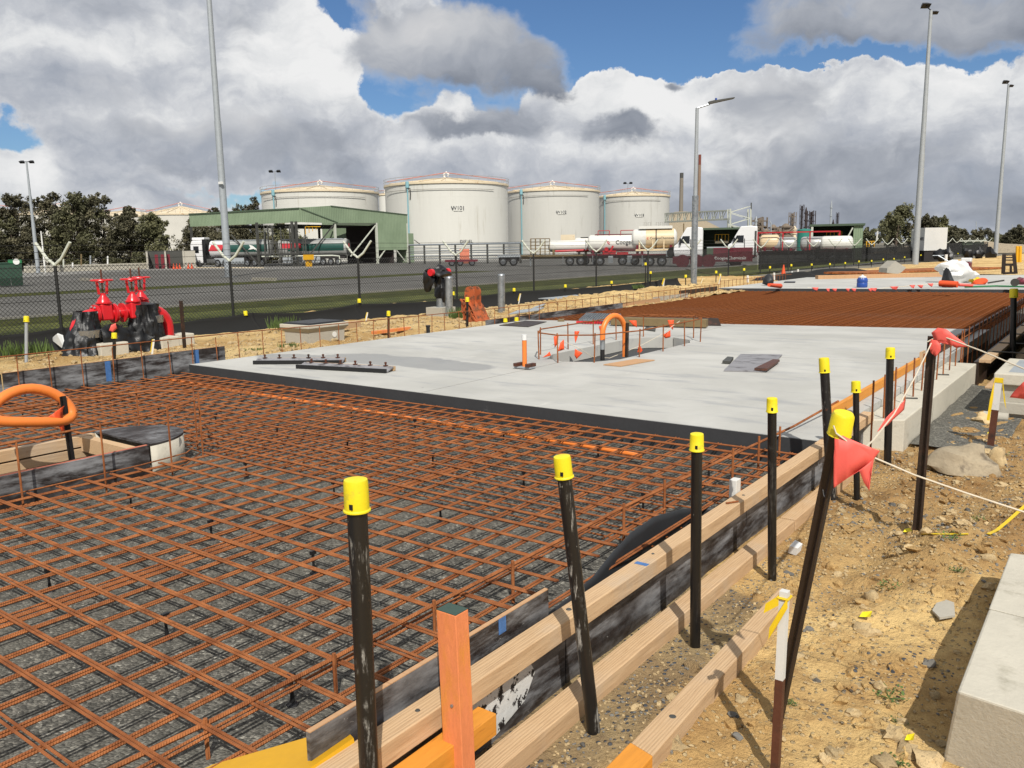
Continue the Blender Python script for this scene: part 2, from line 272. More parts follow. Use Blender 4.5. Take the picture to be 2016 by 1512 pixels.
mat('brown_steel', '5a3526', .55, var=.2, sc=6, bump=.15, bsc=60, col2='3a2a24', c2lo=.5, c2hi=.7)
mat('dark_steel', '33271f', .5, var=.2, sc=6, bump=.15, bsc=60, col2='54372a', c2lo=.55, c2hi=.72)
mat('plastic_black', '1b1b1c', .35, var=.1, spec=.5)
mat('chair_black', '1d1d1f', .45)
mat('black_film', '17181a', .42, var=.15, sc=5, bump=.5, bsc=9, spec=.4)
mat('flaked_white', 'd6d6d2', .7, var=.08, sc=5, bump=.2, col2='26211f', c2lo=.52, c2hi=.56, c2sc=16)
mat('silt_cloth', '171716', .9, var=.2, sc=2, bump=.5, bsc=6)
mat('red_paint', 'd5232c', .33, var=.07, sc=4, spec=.5)
mat('galv', 'aab0b4', .42, .75, var=.16, sc=5, col2='8b9297', c2lo=.5, c2hi=.65, c2sc=14)
mat('galv_dull', 'a8aeb2', .6, .25, var=.12, sc=4)
mat('stone', 'c9b084', .9, var=.2, sc=9, bump=.5, bsc=25, col2='8d7a5e', c2lo=.5, c2hi=.7, rnd=.5)
mat('stone_grey', '716e68', .85, var=.25, sc=9, bump=.4, bsc=25, rnd=.6)
mat('rock', 'a3957d', .92, var=.22, sc=4, bump=.9, bsc=9, col2='6d6253', c2lo=.5, c2hi=.68)
mat('weed', '566b33', .7, var=.25, sc=12, rnd=.3)
mat('yellow_tape', 'e6c422', .5, var=.05)
mat('yellow_steel', 'e0a91e', .5, var=.08)
mat('excavator_orange', 'b45a30', .7, var=.2, sc=6, bump=.25, col2='6f4630', c2lo=.45, c2hi=.6, c2sc=8)
mat('ply', 'c39a72', .75, var=.1, sc=3, st=(1, 8, 1), col2='a67c55', c2lo=.55, c2hi=.75)
mat('wet', '8d8f8f', .22, var=.08, sc=.8, spec=.6)
mat('blue_paint', '4a74ac', .6, var=.3, sc=30)
mat('blue_plastic', '2b4f9e', .4)
mat('white_plastic', 'e2e2e0', .45, var=.05)
mat('tank_white', 'd6d5cd', .55, var=.04, sc=.25, st=(1, 1, .12), col2='b5b0a2', c2lo=.55, c2hi=.8, c2sc=.9)
mat('tank_grey', 'c8c7c0', .55, var=.04, sc=.25, st=(1, 1, .12), col2='a5a298', c2lo=.55, c2hi=.8, c2sc=.9)
mat('tank_cream', 'e0d0b2', .6, var=.08, sc=.4, col2='b98a55', c2lo=.6, c2hi=.75, c2sc=1.2)
mat('rail_red', 'c98a80', .6, var=.1); mat('rail_grey', 'a9a69f', .6)
mat('pipe_blue', '86b4bd', .55, var=.08)
mat('print_dark', '32353d', .6); mat('print_red', 'd13b45', .5); mat('sign_white', 'e8e8e4', .5, var=.03)
mat('steel_green_dark', '4c5c49', .6, var=.1, sc=1); mat('steel_pale', 'c8cbbd', .55, var=.06); mat('steel_dark', '4b4b47', .6, var=.2, sc=1)
mat('truck_white', 'e6e6e6', .3, var=.03, spec=.6); mat('truck_maroon', '6c1c2c', .3, var=.08, spec=.6); mat('glass_dark', '15181c', .08, var=.02, spec=.7)
mat('tyre', '1a1a1b', .85, var=.15); mat('chassis', '2b2726', .65, var=.25, sc=2); mat('chrome', 'b4b7b9', .25, .9, var=.08, sc=2)
mat('tanker_white', 'dedcd4', .35, var=.05, sc=.8, col2='c4beb0', c2lo=.58, c2hi=.8, c2sc=1); mat('tanker_cream', 'dcc59f', .4, var=.07, sc=.8, col2='b99466', c2lo=.6, c2hi=.75, c2sc=2)
mat('tanker_steel', 'b4b5b2', .35, .3, var=.12, sc=.8); mat('tanker_green', '1f4a42', .35, var=.05); mat('frame_red', 'b0262d', .5, var=.1, sc=2); mat('rusty_frame', '7c6a4a', .8, var=.2, sc=2)
mat('leaf_a', (.070, .066, .036, 1), .75, var=.3, sc=.5, rnd=.3, col2=(.125, .112, .062, 1), c2lo=.5, c2hi=.62, c2sc=.55); mat('leaf_b', (.085, .085, .04, 1), .75, var=.3, sc=.5, rnd=.3, col2=(.15, .145, .07, 1), c2lo=.5, c2hi=.62, c2sc=.55); mat('bark', '5d5045', .9, var=.2, sc=4)
mat('bin_green', '2f4c3c', .5, var=.08); mat('lid_green', '2e7a4c', .5, var=.05); mat('teal_tank', '2f8273', .5, var=.06, sc=.5)
mat('chimney_grey', '847c70', .8, var=.1, sc=.1); mat('chimney_brown', '8d7663', .8, var=.08, sc=.1); mat('chimney_red', '7c4436', .8, var=.1, sc=.2)
mat('plant_steel', '7c6f61', .7, var=.3, sc=.3); mat('plant_dark', '352a29', .7, var=.2, sc=.3); mat('container_white', 'cfd0ce', .5, var=.06, sc=1); mat('lamp_black', '1c1d20', .5)
mat('kerb', 'b2aea4', .85, var=.08, sc=1); mat('cone_orange', 'e0562a', .5); mat('salmon', 'd07c62', .7); mat('maroon_pump', '7a2430', .5)
mat('fence_wire', '242423', .6, var=.1)
mat('wall_white', 'cfccc2', .7, var=.06, sc=.5)

def cloth_mat(name, op, col=(.014, .014, .013, 1)):
    m = bpy.data.materials.new(name); m.use_nodes = True; nt = m.node_tree; nt.nodes.clear(); g = NT(nt)
    d = g.n('ShaderNodeBsdfDiffuse'); d.inputs[0].default_value = col; t = g.n('ShaderNodeBsdfTransparent'); mx = g.n('ShaderNodeMixShader'); out = g.n('ShaderNodeOutputMaterial')
    tc = g.n('ShaderNodeTexCoord').outputs['Object']
    g.put(mx.inputs[0], g.m('ADD', op, g.m('MULTIPLY', g.m('SUBTRACT', g.noise(tc, 1.2, 4, .6), .5), .15), clamp=True)); g.L.new(t.outputs[0], mx.inputs[1]); g.L.new(d.outputs[0], mx.inputs[2]); g.L.new(mx.outputs[0], out.inputs[0])
    MATS[name] = m
cloth_mat('shade_cloth', .45); cloth_mat('shade_cloth_dense', .93)

# ---------------------------------------------------------------- mesh helpers
class MB:
    def __init__(s): s.v = []; s.f = []
    def add(s, vs, fs):
        k = len(s.v); s.v += [tuple(p) for p in vs]; s.f += [tuple(i+k for i in f) for f in fs]; return s
    def box(s, x0, x1, y0, y1, z0, z1): return s.hexa([(x0, y0, z0), (x1, y0, z0), (x1, y1, z0), (x0, y1, z0)], [(x0, y0, z1), (x1, y0, z1), (x1, y1, z1), (x0, y1, z1)])
    def hexa(s, a, b): return s.add(list(a)+list(b), [(3, 2, 1, 0), (4, 5, 6, 7), (0, 1, 5, 4), (1, 2, 6, 5), (2, 3, 7, 6), (3, 0, 4, 7)])
    def prism(s, poly, ext):
        n = len(poly); e = Vector(ext); a = [Vector(p) for p in poly]; b = [p+e for p in a]
        return s.add(a+b, [tuple(range(n-1, -1, -1)), tuple(range(n, 2*n))] + [(i, (i+1) % n, n+(i+1) % n, n+i) for i in range(n)])
    def beam(s, p0, p1, w, h, up=(0, 0, 1)):
        p0 = Vector(p0); p1 = Vector(p1); d = (p1-p0).normalized(); u = Vector(up)
        if abs(d.dot(u)) > .99: u = Vector((0, 1, 0))
        x = d.cross(u).normalized(); y = x.cross(d).normalized(); x *= w/2; y *= h/2
        return s.hexa([p0-x-y, p0+x-y, p0+x+y, p0-x+y], [p1-x-y, p1+x-y, p1+x+y, p1-x+y])
    def tube(s, pts, r, n=8, cap=True):
        pts = [Vector(p) for p in pts]; m = len(pts); k = len(s.v); prev = None
        for i, p in enumerate(pts):
            d = (pts[min(i+1, m-1)]-pts[max(i-1, 0)]).normalized()
            if prev is None:
                a = Vector((0, 0, 1)) if abs(d.z) < .9 else Vector((1, 0, 0)); x = d.cross(a).normalized()
            else: x = (prev - d*prev.dot(d)).normalized()
            prev = x; y = d.cross(x); rr = r[i] if isinstance(r, (list, tuple)) else r
            for j in range(n): t = 2*math.pi*j/n; s.v.append(tuple(p + x*(math.cos(t)*rr) + y*(math.sin(t)*rr)))
        for i in range(m-1):
            for j in range(n): s.f.append((k+i*n+j, k+i*n+(j+1) % n, k+(i+1)*n+(j+1) % n, k+(i+1)*n+j))
        if cap: s.f.append(tuple(k+j for j in range(n-1, -1, -1))); s.f.append(tuple(k+(m-1)*n+j for j in range(n)))
        return s
    def lathe(s, prof, c=(0, 0, 0), n=16, ax='z'):
        k = len(s.v); m = len(prof)
        for r, h in prof:
            for j in range(n):
                t = 2*math.pi*j/n; a, b = r*math.cos(t), r*math.sin(t)
                q = (a, b, h) if ax == 'z' else ((h, a, b) if ax == 'x' else (b, h, a))
                s.v.append((c[0]+q[0], c[1]+q[1], c[2]+q[2]))
        for i in range(m-1):
            for j in range(n): s.f.append((k+i*n+j, k+i*n+(j+1) % n, k+(i+1)*n+(j+1) % n, k+(i+1)*n+j))
        if prof[0][0] > 1e-6: s.f.append(tuple(k+j for j in range(n-1, -1, -1)))
        if prof[-1][0] > 1e-6: s.f.append(tuple(k+(m-1)*n+j for j in range(n)))
        return s
    def grid(s, fn, nu, nv):
        k = len(s.v)
        for i in range(nu+1):
            for j in range(nv+1): s.v.append(tuple(fn(i/nu, j/nv)))
        for i in range(nu):
            for j in range(nv): a = k+i*(nv+1)+j; s.f.append((a, a+nv+1, a+nv+2, a+1))
        return s
    def stone(s, c, rx, ry, rz, rng, sub=1, rough=.25):
        base = ICO[sub]; k = rng.uniform(0, 50); ang = rng.uniform(0, 6.28); ca, sa = math.cos(ang), math.sin(ang)
        vs = []
        for p in base[0]:
            q = Vector(p); w = 1 + rough*noise.noise(q*1.3 + Vector((k, 0, 0)))*1.6
            x, y, z = q.x*rx*w, q.y*ry*w, q.z*rz*w; vs.append((c[0]+x*ca-y*sa, c[1]+x*sa+y*ca, c[2]+z))
        return s.add(vs, base[1])
    def mesh(s, name, m, smooth=False):
        me = bpy.data.meshes.new(name); me.from_pydata(s.v, [], s.f); me.validate()
        if m: me.materials.append(MATS[m] if isinstance(m, str) else m)
        if smooth:
            me.polygons.foreach_set('use_smooth', [True]*len(me.polygons)); me.set_sharp_from_angle(angle=R(40))
        return me
    def build(s, name, m, parent=None, smooth=False, bevel=0):
        o = bpy.data.objects.new(name, s.mesh(name, m, smooth)); COL.objects.link(o); attach(o, parent)
        if bevel: b = o.modifiers.new('bevel', 'BEVEL'); b.width = bevel; b.segments = 2; b.limit_method = 'ANGLE'
        return o
import bmesh
ICO = {}
for _s in (1, 2, 3):
    _b = bmesh.new(); bmesh.ops.create_icosphere(_b, subdivisions=_s, radius=1); _b.verts.index_update()
    ICO[_s] = ([tuple(v.co) for v in _b.verts], [tuple(v.index for v in f.verts) for f in _b.faces]); _b.free()
def attach(o, parent):
    if parent is None: return o
    o.parent = parent
    if parent.type == 'EMPTY': o.matrix_parent_inverse = Matrix.Translation(-parent.location)
    return o
def tag(o, label, cat, group=None):
    o['label'] = label; o['category'] = cat
    if group: o['group'] = group
    return o
def thing(name, label, cat, loc=(0, 0, 0), group=None):
    o = bpy.data.objects.new(name, None); COL.objects.link(o); o.location = loc; o.empty_display_size = .2; tag(o, label, cat, group); return o
def struct(o): o['kind'] = 'structure'; return o
def kids(o): return [c for c in bpy.data.objects if c.parent == o]
def copy_tree(o, parent=None):
    c = o.copy(); COL.objects.link(c)
    if parent is not None: c.parent = parent
    for k in kids(o): copy_tree(k, c)
    return c
def link(name, me, parent=None, loc=(0, 0, 0), rz=0.):
    o = bpy.data.objects.new(name, me); COL.objects.link(o); o.location = loc; o.rotation_euler = (0, 0, rz); attach(o, parent); return o
def text_mb(txt, size, origin, xdir, ydir, bold=0.):
    cu = bpy.data.curves.new('t', 'FONT'); cu.body = txt; cu.size = size; cu.align_x = 'CENTER'; cu.align_y = 'CENTER'; cu.offset = bold*size; cu.resolution_u = 3
    ob = bpy.data.objects.new('t', cu); COL.objects.link(ob); bpy.context.view_layer.update()
    me = bpy.data.meshes.new_from_object(ob.evaluated_get(bpy.context.evaluated_depsgraph_get())); mb = MB(); o = Vector(origin); xd = Vector(xdir); yd = Vector(ydir)
    mb.add([o + xd*v.co.x + yd*v.co.y for v in me.vertices], [tuple(p.vertices) for p in me.polygons])
    bpy.data.objects.remove(ob); bpy.data.curves.remove(cu); bpy.data.meshes.remove(me); return mb
ORD = 'first second third fourth fifth sixth seventh eighth ninth tenth eleventh twelfth thirteenth fourteenth fifteenth sixteenth seventeenth eighteenth nineteenth twentieth twenty-first twenty-second twenty-third'.split()
def fbm(x, y, s, o=4): return noise.fractal(Vector((x*s, y*s, 3.3)), 1.0, 2.0, o)

# ================================================================ SETTING: ground sheets
struct(MB().add([(-3000, -3000, -.50), (3000, -3000, -.50), (3000, 3000, -.50), (-3000, 3000, -.50)], [(0, 1, 2, 3)]).build('ground', 'ground'))
struct(MB().box(-110, -29.6, -160, 66, -.6, -.43).build('road', 'asphalt'))
struct(MB().box(-29.4, -21.0, -60, 110, -.6, -.40).build('grass_verge', 'grass'))
struct(MB().box(-190, -20, 62, 300, -.6, -.425).build('yard', 'asphalt'))
for (a, b) in ((-60, 0), (0, 25), (25, 60), (60, 110)):
    struct(MB().box(-29.62, -29.38, a, b-.02, -.6, -.33).build('kerb', 'kerb'))
struct(MB().box(-49.5, -46, -80, 60, -.6, -.418).build('median_grass', 'grass'))

def dirt_h(x, y):
    z = -.378 + .035*fbm(x, y, .9) + .026*fbm(x+9, y, 3.1) + .013*fbm(x, y+4, 9, 4)
    z += .19*math.exp(-((x+.70)/.40)**2-((y-5.6)/.75)**2) + .10*math.exp(-((x+.25)/.35)**2-((y-6.6)/.5)**2) + .06*math.exp(-((x+1.2)/.2)**2-((y-6.9)/.5)**2) + .05*math.exp(-((x+.2)/.5)**2-((y-7)/1.5)**2)
    z -= .07*math.exp(-((x+1.22)/.18)**2-((y-5.2)/.9)**2)
    z += .03*math.exp(-((x+.9)/.35)**2-((y-3.7)/.35)**2)
    k = noise.noise(Vector((x*7, y*7, 1.7))); k2 = noise.noise(Vector((x*17, y*17, 4.1))); rough = .35+.65*min(1, max(0, (y-4.2)/1.2)); z += rough*(.055*max(0, k)+.030*max(0, k2))
    z += .05*math.exp(-((x+.35)/.3)**2)*min(1, max(0, (y-5.2)/1.))*(1+.6*noise.noise(Vector((x*4, y*4, 8))))
    if y > 12: z -= .1*min(1, (y-12)/2)
    if x < -1.5: z = z + (-.385-z)*min(1, (-1.5-x)/.2)*.8
    return z
yy = lambda t: .3 + 24*t**1.7
dirt = struct(MB().grid(lambda a, b: (-1.98+5.5*a**1.35, yy(b), dirt_h(-1.98+5.5*a**1.35, yy(b))), 170, 420).build('dirt', 'dirt', smooth=True))
struct(MB().box(-1.98, 60, -40, 60, -.6, -.47).build('dirt_apron', 'dirt'))
def sand_h(x, y):
    t = min(1, max(0, (-11.6-x)/6)); z = -.10 - .20*t + .05*fbm(x, y, .5) + .045*fbm(x, y, 1.9) + .02*fbm(x, y, 5)
    z += .28*math.exp(-((x+14)/1.5)**2)*min(1, max(0, (y-19)/4))*min(1, max(0, (33-y)/3))*(1+.5*fbm(x, y, .8))
    z += .10*math.exp(-((x+12.8)/.8)**2-((y-13)/3)**2)
    return min(z, -.02 if x > -11.9 else 9)
sand = struct(MB().grid(lambda a, b: (-11.52-9.6*a, -3+53*b, sand_h(-11.52-9.6*a, -3+53*b)), 90, 420).build('sand', 'sand', smooth=True))
struct(MB().grid(lambda a, b: (-17.0+.05*(47.6+90*b-47)+32*a, 47.6+90*b, -.30+.25*min(1, a*6)+.08*fbm(-26+40*a, 47.6+90*b, .25)), 60, 80).build('sand', 'sand', smooth=True))
struct(MB().box(-11.5, -1.99, -4, 7.1, -.6, -.245).build('gravel_bed', 'gravel'))
struct(MB().box(-12.6, -2.0, 15.4, 33.2, -.6, -.302).build('gravel_bed', 'gravel'))
struct(MB().box(-1.62, -.9, 9.0, 13.1, -.6, -.352).grid(lambda a, b: (-1.62+.8*a, 8.9+4.2*b, -.345+.03*fbm(a*3, b*9, 1.)), 10, 40).build('gravel_bed', 'gravel'))

# ---- poured slabs, panel by panel
def panels(name, polys, z1, m='slab_concrete'):
    base = None
    for p in polys:
        mb = MB().prism([(x, y, -.29) for x, y in p], (0, 0, z1+.29)); base = mb.build(name if base is None else 'slab_panel', m, base)
        if base and base.name.startswith(name) and 'kind' not in base: struct(base)
    return base
e = .009; XJ = -6.55
jy = lambda x: 11.8+(x+6)*.16
fy = lambda x: 17.75+(x+2.3)*.235
s1 = struct(MB().prism([(-11.25, 7.08, -.296), (-2.0, 7.08, -.296), (-2.0, fy(-2)-.03, -.296), (-11.1, fy(-11.1)-.03, -.296)], (0, 0, .10)).build('concrete_slab', 'joint_face'))
hb = [(-7.15, jy(-7.15)), (-7.15, 10.75), (-6.95, 10.30), (XJ, 10.12)]
def pan(poly): MB().prism([(x, y, -.19) for x, y in poly], (0, 0, .19)).build('slab_panel', 'slab_concrete', s1)
pan([(-11.25, 7.06), (XJ-e, 7.06), (XJ-e, 10.12), (-6.95, 10.30), (-7.15, 10.75), (-7.15, jy(-7.15)-e), (-11.2, jy(-11.2)-e)])
pan([(XJ+e, 7.06), (-2.0, 7.06), (-2.0, jy(-2)-e), (-5.95, jy(-5.95)-e), (-5.95, 10.75), (-6.15, 10.30), (XJ+e, 10.12)])
pan([(-11.2, jy(-11.2)+e), (-7.15, jy(-7.15)+e), (-7.15, 13.2), (-6.95, 13.62), (XJ-e, 13.8), (XJ-e, fy(XJ)), (-11.1, fy(-11.1))])
pan([(-5.95, jy(-5.95)+e), (-2.0, jy(-2)+e), (-2.0, fy(-2)), (XJ+e, fy(XJ)), (XJ+e, 13.8), (-6.15, 13.62), (-5.95, 13.2)])
MB().box(-7.3, -5.8, 10.0, 13.9, -.32, -.293).build('void_bottom', 'concrete', s1)
MB().box(-11.25, -1.995, 7.044, 7.059, -.295, -.004).build('joint_former', 'joint_face', s1)
s2y = lambda x: 32.75+(x+3)*.24
s2 = struct(MB().prism([(-12.6, s2y(-12.6), -.29), (-2, s2y(-2), -.29), (-2, 47.3, -.29), (-12.6, 43.5, -.29)], (0, 0, .29)).build('concrete_slab', 'slab_concrete'))
MB().prism([(-12.6, s2y(-12.6)-.02, -.28), (-2, s2y(-2)-.02, -.28), (-2, s2y(-2)-.005, -.28), (-12.6, s2y(-12.6)-.005, -.28)], (0, 0, .277)).build('joint_former', 'joint_face', s2)
kk = struct(MB().prism([(-1.995, 8.5, -.45), (-1.64, 8.7, -.45), (-1.62, 13.3, -.45), (-1.995, 13.3, -.45)], (0, 0, .38)).build('concrete_kicker', 'concrete_pale', bevel=.012))

# ================================================================ REINFORCEMENT
def bar_mesh(L, r, m, n=6): return MB().tube([(0, 0, 0), (0, L, 0)], r, n).mesh('bar', m, True)
BM = {}
def bar(parent, p, axis, L, r, jit=0.):
    m_ = 'rust_deep' if parent['label'].startswith('deep') else 'rust'; k = (round(L, 1), r, m_); L = k[0]
    if k not in BM: BM[k] = bar_mesh(L, r, m_)
    a = (0 if axis == 'y' else -math.pi/2) + random.uniform(-jit, jit)
    return link('bar', BM[k], parent, p, a)
SP = .212; X0, X1, Y0, Y1 = -11.25, -2.08, .0, 7.0
bx0, bx1, by1 = -7.72, -6.52, 4.32          # keep-out of the formed pit
def clip_x(parent, y, z, r, j=.0015):        # bar lying along X
    xe = -2.36 if 2.9 < y < 5.3 else X1
    if y < by1+.05: bar(parent, (X0, y, z), 'x', bx0-X0, r, j); bar(parent, (bx1, y, z), 'x', xe-bx1, r, j)
    else: bar(parent, (X0, y, z), 'x', xe-X0, r, j)
def clip_y(parent, x, z, r, j=.0015):
    if bx0 < x < bx1: bar(parent, (x, by1+.06, z), 'y', Y1-by1-.06, r, j)
    else: bar(parent, (x, Y0, z), 'y', Y1-Y0, r, j)
m1 = thing('reinforcing_mesh', 'rusty steel reinforcing mesh spread over the gravel in the near open bay', 'rebar mesh', (-6.5, 3.5, -.12))
RB = .0064
y = Y0+.12
while y < Y1:
    clip_x(m1, y, -.104, RB); clip_x(m1, y+random.uniform(.017, .024), -.106, RB); y += SP
x = X0+.13
while x < X1:
    clip_y(m1, x, -.118, RB); clip_y(m1, x+random.uniform(.017, .024), -.120, RB); x += SP
for dx in (.05, .09, .13, .165): bar(m1, (-4.42+dx, Y0, -.112-random.uniform(0, .02)), 'y', Y1-Y0, RB, .002)
for dx in (.06, .11): bar(m1, (-9.1+dx, Y0, -.113), 'y', Y1-Y0, RB, .002)
mb_ = thing('reinforcing_mesh', 'lower layer of rusty reinforcing mesh close above the gravel in the near bay', 'rebar mesh', (-6.5, 3.5, -.2))
y = 4.5
while y < Y1: bar(mb_, (X0, y, -.205), 'x', X1-X0, RB, .002); y += SP
x = X0+.2
while x < X1:
    bar(mb_, (x, by1+.1, -.193), 'y', Y1-by1-.1, RB, .002); x += SP
m2 = thing('reinforcing_mesh', 'deep rust brown reinforcing mesh filling the bay between the two concrete slabs', 'rebar mesh', (-7, 24, -.12))
x = -12.1
while x < -2.3:
    a = fy(x)+.03; b = s2y(x)-.05; bar(m2, (x, a, -.095), 'y', b-a, .0085, .001); bar(m2, (x+.07, a+.03, -.15), 'y', b-a, .0075, .001); x += .2
y = 15.8
while y < 32.5:
    xl = -12.2; xr = -2.2
    xr = min(xr, -2.3+(y-17.75-.05)/-.235*-1) if y < 17.8 else xr
    xl = max(xl, -3+(y+.06-32.75)/.24) if y > 30.4 else xl
    if xr-xl > .3: bar(m2, (xl, y, -.108), 'x', xr-xl, .0075, .001); bar(m2, (xl, y+.10, -.165), 'x', xr-xl, .0075, .001)
    y += .2
# bar chairs hold the near mesh up
ch = thing('bar_chair', 'black plastic bar chair standing on gravel under the near mesh', 'bar chair', group='black bar chairs under the mesh')
MB().lathe([(.045, 0), (.04, .008), (.018, .02), (.012, .10), (.014, .17), (.02, .195), (.008, .2)], n=8).build('stem', 'chair_black', ch)
MB().box(-.014, .014, -.03, .03, .18, .215).build('saddle', 'chair_black', ch)
spots = [(-3.85+SP*i*5+random.uniform(-.05, .05), 1.0+SP*j*5+random.uniform(-.05, .05)) for i in range(-7, 2) for j in range(0, 6)]
spots = [s for s in spots if not (bx0-.1 < s[0] < bx1+.1 and s[1] < by1+.1) and s[0] < -2.2 and s[1] < 6.9]
for i, s in enumerate(spots):
    o = ch if i == 0 else copy_tree(ch); o.location = (s[0]+.1, s[1], -.245); o.scale = (.62, .62, .66)
tag(MB().tube([(-11, 6.55, -.145), (-9, 6.5, -.15), (-6, 6.42, -.15), (-3.9, 6.36, -.15), (-3.3, 6.35, -.16)], .02, 8).build('conduit', 'conduit', smooth=True), 'thin orange conduit laid through the near mesh along the slab face', 'conduit')

def rebar_rail(label, rail_pts, posts, zb, r=.008, group=None):
    t = thing('rebar_guard_rail', label, 'rebar rail', (rail_pts[0][0], rail_pts[0][1], zb), group)
    MB().tube(rail_pts, r*1.1, 6).build('rail', 'rust', t, True)
    for (a, b) in posts: MB().tube([a, b], r, 6).build('upright', 'rust', t, True)
    return t
rp = [(-2.75, .9, -.12), (-2.68, 1.62, -.11), (-2.6, 2.19, -.065), (-2.6, 2.83, -.06), (-2.55, 3.41, -.035), (-2.47, 4.5, .012), (-2.43, 5.0, .022), (-2.35, 6.02, .045), (-2.28, 7.3, .05), (-2.2, 8.4, .11)]
rebar_rail('ribbed rusty edge bar on short uprights along the near right formwork', rp, [((x+.012, y, -.30), (x+.012, y, z+.03)) for x, y, z in rp[1:6]] + [((x+.012, y, -.30), (x+.012, y, z+.06)) for x, y, z in [(-2.43, 5.0, .022), (-2.39, 5.5, .035), (-2.35, 6.02, .045), (-2.32, 6.5, .05), (-2.30, 6.95, .05)]], -.3, .0095)
lr = [(-11.42, 2.2+.42*i+random.uniform(-.03, .03)) for i in range(31)]
rebar_rail('long rusty rail of thin uprights down the left edge of the slab', [(-11.4, 2.0, .40), (-11.4, 7.9, .385), (-11.4, 10.4, .35), (-11.4, 15.2, .31)], [((x, y, -.15), (x+random.uniform(-.02, .02), y, .40-.0065*(y-2)+random.uniform(-.02, .02))) for x, y in lr], -.1, .008)
lr2 = [(-11.45-.035*i*.4, 15.4+.43*i) for i in range(32)]
rebar_rail('rusty rail of uprights beside the sand mound left of the far mesh', [(-11.42, 15.2, .31), (-11.5, 21.4, .27), (-11.95, 29, .22)], [((x, y, -.15), (x+random.uniform(-.02, .02), y, .31-.006*(y-15)+random.uniform(-.02, .04))) for x, y in lr2], -.1, .008)
rebar_rail('rusty uprights left of the far slab near the light pole', [(-12.75, 31, .24), (-12.9, 40, .2)], [((-12.75-.015*i, 31+.45*i, -.15), (-12.75-.015*i, 31+.45*i, .26)) for i in range(20)], -.1, .009)

# ================================================================ FORMWORK, right edge
fw = thing('edge_formwork', 'right edge formwork of scuffed dark ply with pale timber top and bottom rails', 'formwork', (-1.95, 4, -.38))
for a, b in ((.9, 6.92), (6.95, 8.55)): MB().box(-1.995, -1.895, a, b, -.085, .004).build('top_timber', 'timber', fw, bevel=.004)
for a, b in ((.9, 3.05), (3.06, 5.35), (5.36, 7.0), (7.01, 8.5)): MB().box(-1.990, -1.972, a, b, -.42, -.087).build('form_panel', 'formply', fw)
for a, b in ((.9, 5.75), (5.78, 8.3)): MB().box(-1.875, -1.765, a, b, -.40, -.295).build('bottom_timber', 'timber', fw, bevel=.004)
MB().prism([(-1.9715, 2.30, -.34), (-1.9715, 2.36, -.12), (-1.9715, 2.50, -.095), (-1.9715, 2.74, -.10), (-1.9715, 2.80, -.20), (-1.9715, 2.72, -.30), (-1.9715, 2.5, -.36)], (.002, 0, 0)).build('paint_patch', 'flaked_white', fw)
for p, r in (((-1.95, 3.05, .0045), .014), ((-1.945, 2.02, .0045), .01), ((-1.95, 3.9, .0045), .009), ((-1.94, 5.2, .0045), .01)):
    MB().lathe([(r, 0), (r*.8, .003)], p, 10).build('screw_head', 'steel_dark', fw)
MB().box(-1.97, -1.8975, 3.72, 3.755, .0045, .0055).build('paint_mark', 'blue_paint', fw)
tag(MB().box(-2.050, -2.030, 1.60, 3.0, -.30, .10).build('ply_offcut', 'formply'), 'upright dark ply offcut with frayed white top behind the nearest timber', 'plywood')
MB().box(-2.0505, -2.0295, 1.60, 3.0, .1005, .104).build('top_edge', 'ply', bpy.data.objects['ply_offcut'])
MB().box(-2.0295, -2.0275, 2.62, 2.67, .03, .0995).build('paint_mark', 'blue_paint', bpy.data.objects['ply_offcut'])
st = thing('timber_stake', 'thick orange painted timber stake with dark green top at the formwork', 'stake', (-1.80, 2.08, -.42))
MB().hexa([(-1.845, 2.05, -.45), (-1.755, 2.05, -.45), (-1.755, 2.12, -.45), (-1.845, 2.12, -.45)], [(-1.862, 2.045, .405), (-1.772, 2.045, .405), (-1.772, 2.115, .405), (-1.862, 2.115, .405)]).build('shaft', 'orange_paint', st, bevel=.003)
MB().box(-1.861, -1.773, 2.046, 2.114, .4055, .4075).build('painted_top', 'green_paint', st)
MB().lathe([(.006, 0), (.006, -.004)], (-1.80, 2.045, .06), 10, 'y').build('bolt_head', 'galv', st)
tag(MB().box(-1.89, -1.80, .7, 2.30, -.185, -.095).build('timber_block', 'orange_timber', bevel=.004), 'short orange stained timber running behind the orange stake', 'timber')
lt = thing('loose_timber', 'loose weathered timber lying on the ground right of the formwork', 'timber', (-1.37, 3.5, -.38))
MB().hexa([(-1.43, 2.69, -.40), (-1.32, 2.66, -.40), (-1.355, 4.44, -.385), (-1.445, 4.49, -.385)], [(-1.43, 2.69, -.285), (-1.32, 2.66, -.285), (-1.355, 4.44, -.275), (-1.445, 4.49, -.275)]).build('plank', 'timber', lt, bevel=.004)
MB().hexa([(-1.425, 2.0, -.402), (-1.315, 2.0, -.402), (-1.318, 2.657, -.402), (-1.432, 2.687, -.402)], [(-1.425, 2.0, -.283), (-1.315, 2.0, -.283), (-1.318, 2.657, -.283), (-1.432, 2.687, -.283)]).build('painted_end', 'orange_timber', lt, bevel=.004)
for y in (2.95, 3.4): MB().lathe([(.016, 0), (.010, .002)], (-1.375, y, -.2835), 10).build('screw_head', 'steel_dark', lt)
tops = [AX(x, y, X) for x, y, X in ((1070, 1215, -2.07), (1120, 1178, -2.10), (1170, 1135, -2.15), (1210, 1085, -2.21), (1245, 1048, -2.26), (1290, 1017, -2.28), (1340, 1003, -2.27), (1385, 998, -2.22), (1410, 1000, -2.15), (1425, 1004, -2.05))]
def rub(a, b):
    t = a*(len(tops)-1); i = min(int(t), len(tops)-2); f = t-i; p = tops[i].lerp(tops[i+1], f); return (p.x+.012*(1-b), p.y, -.235+(p.z+.235)*b)
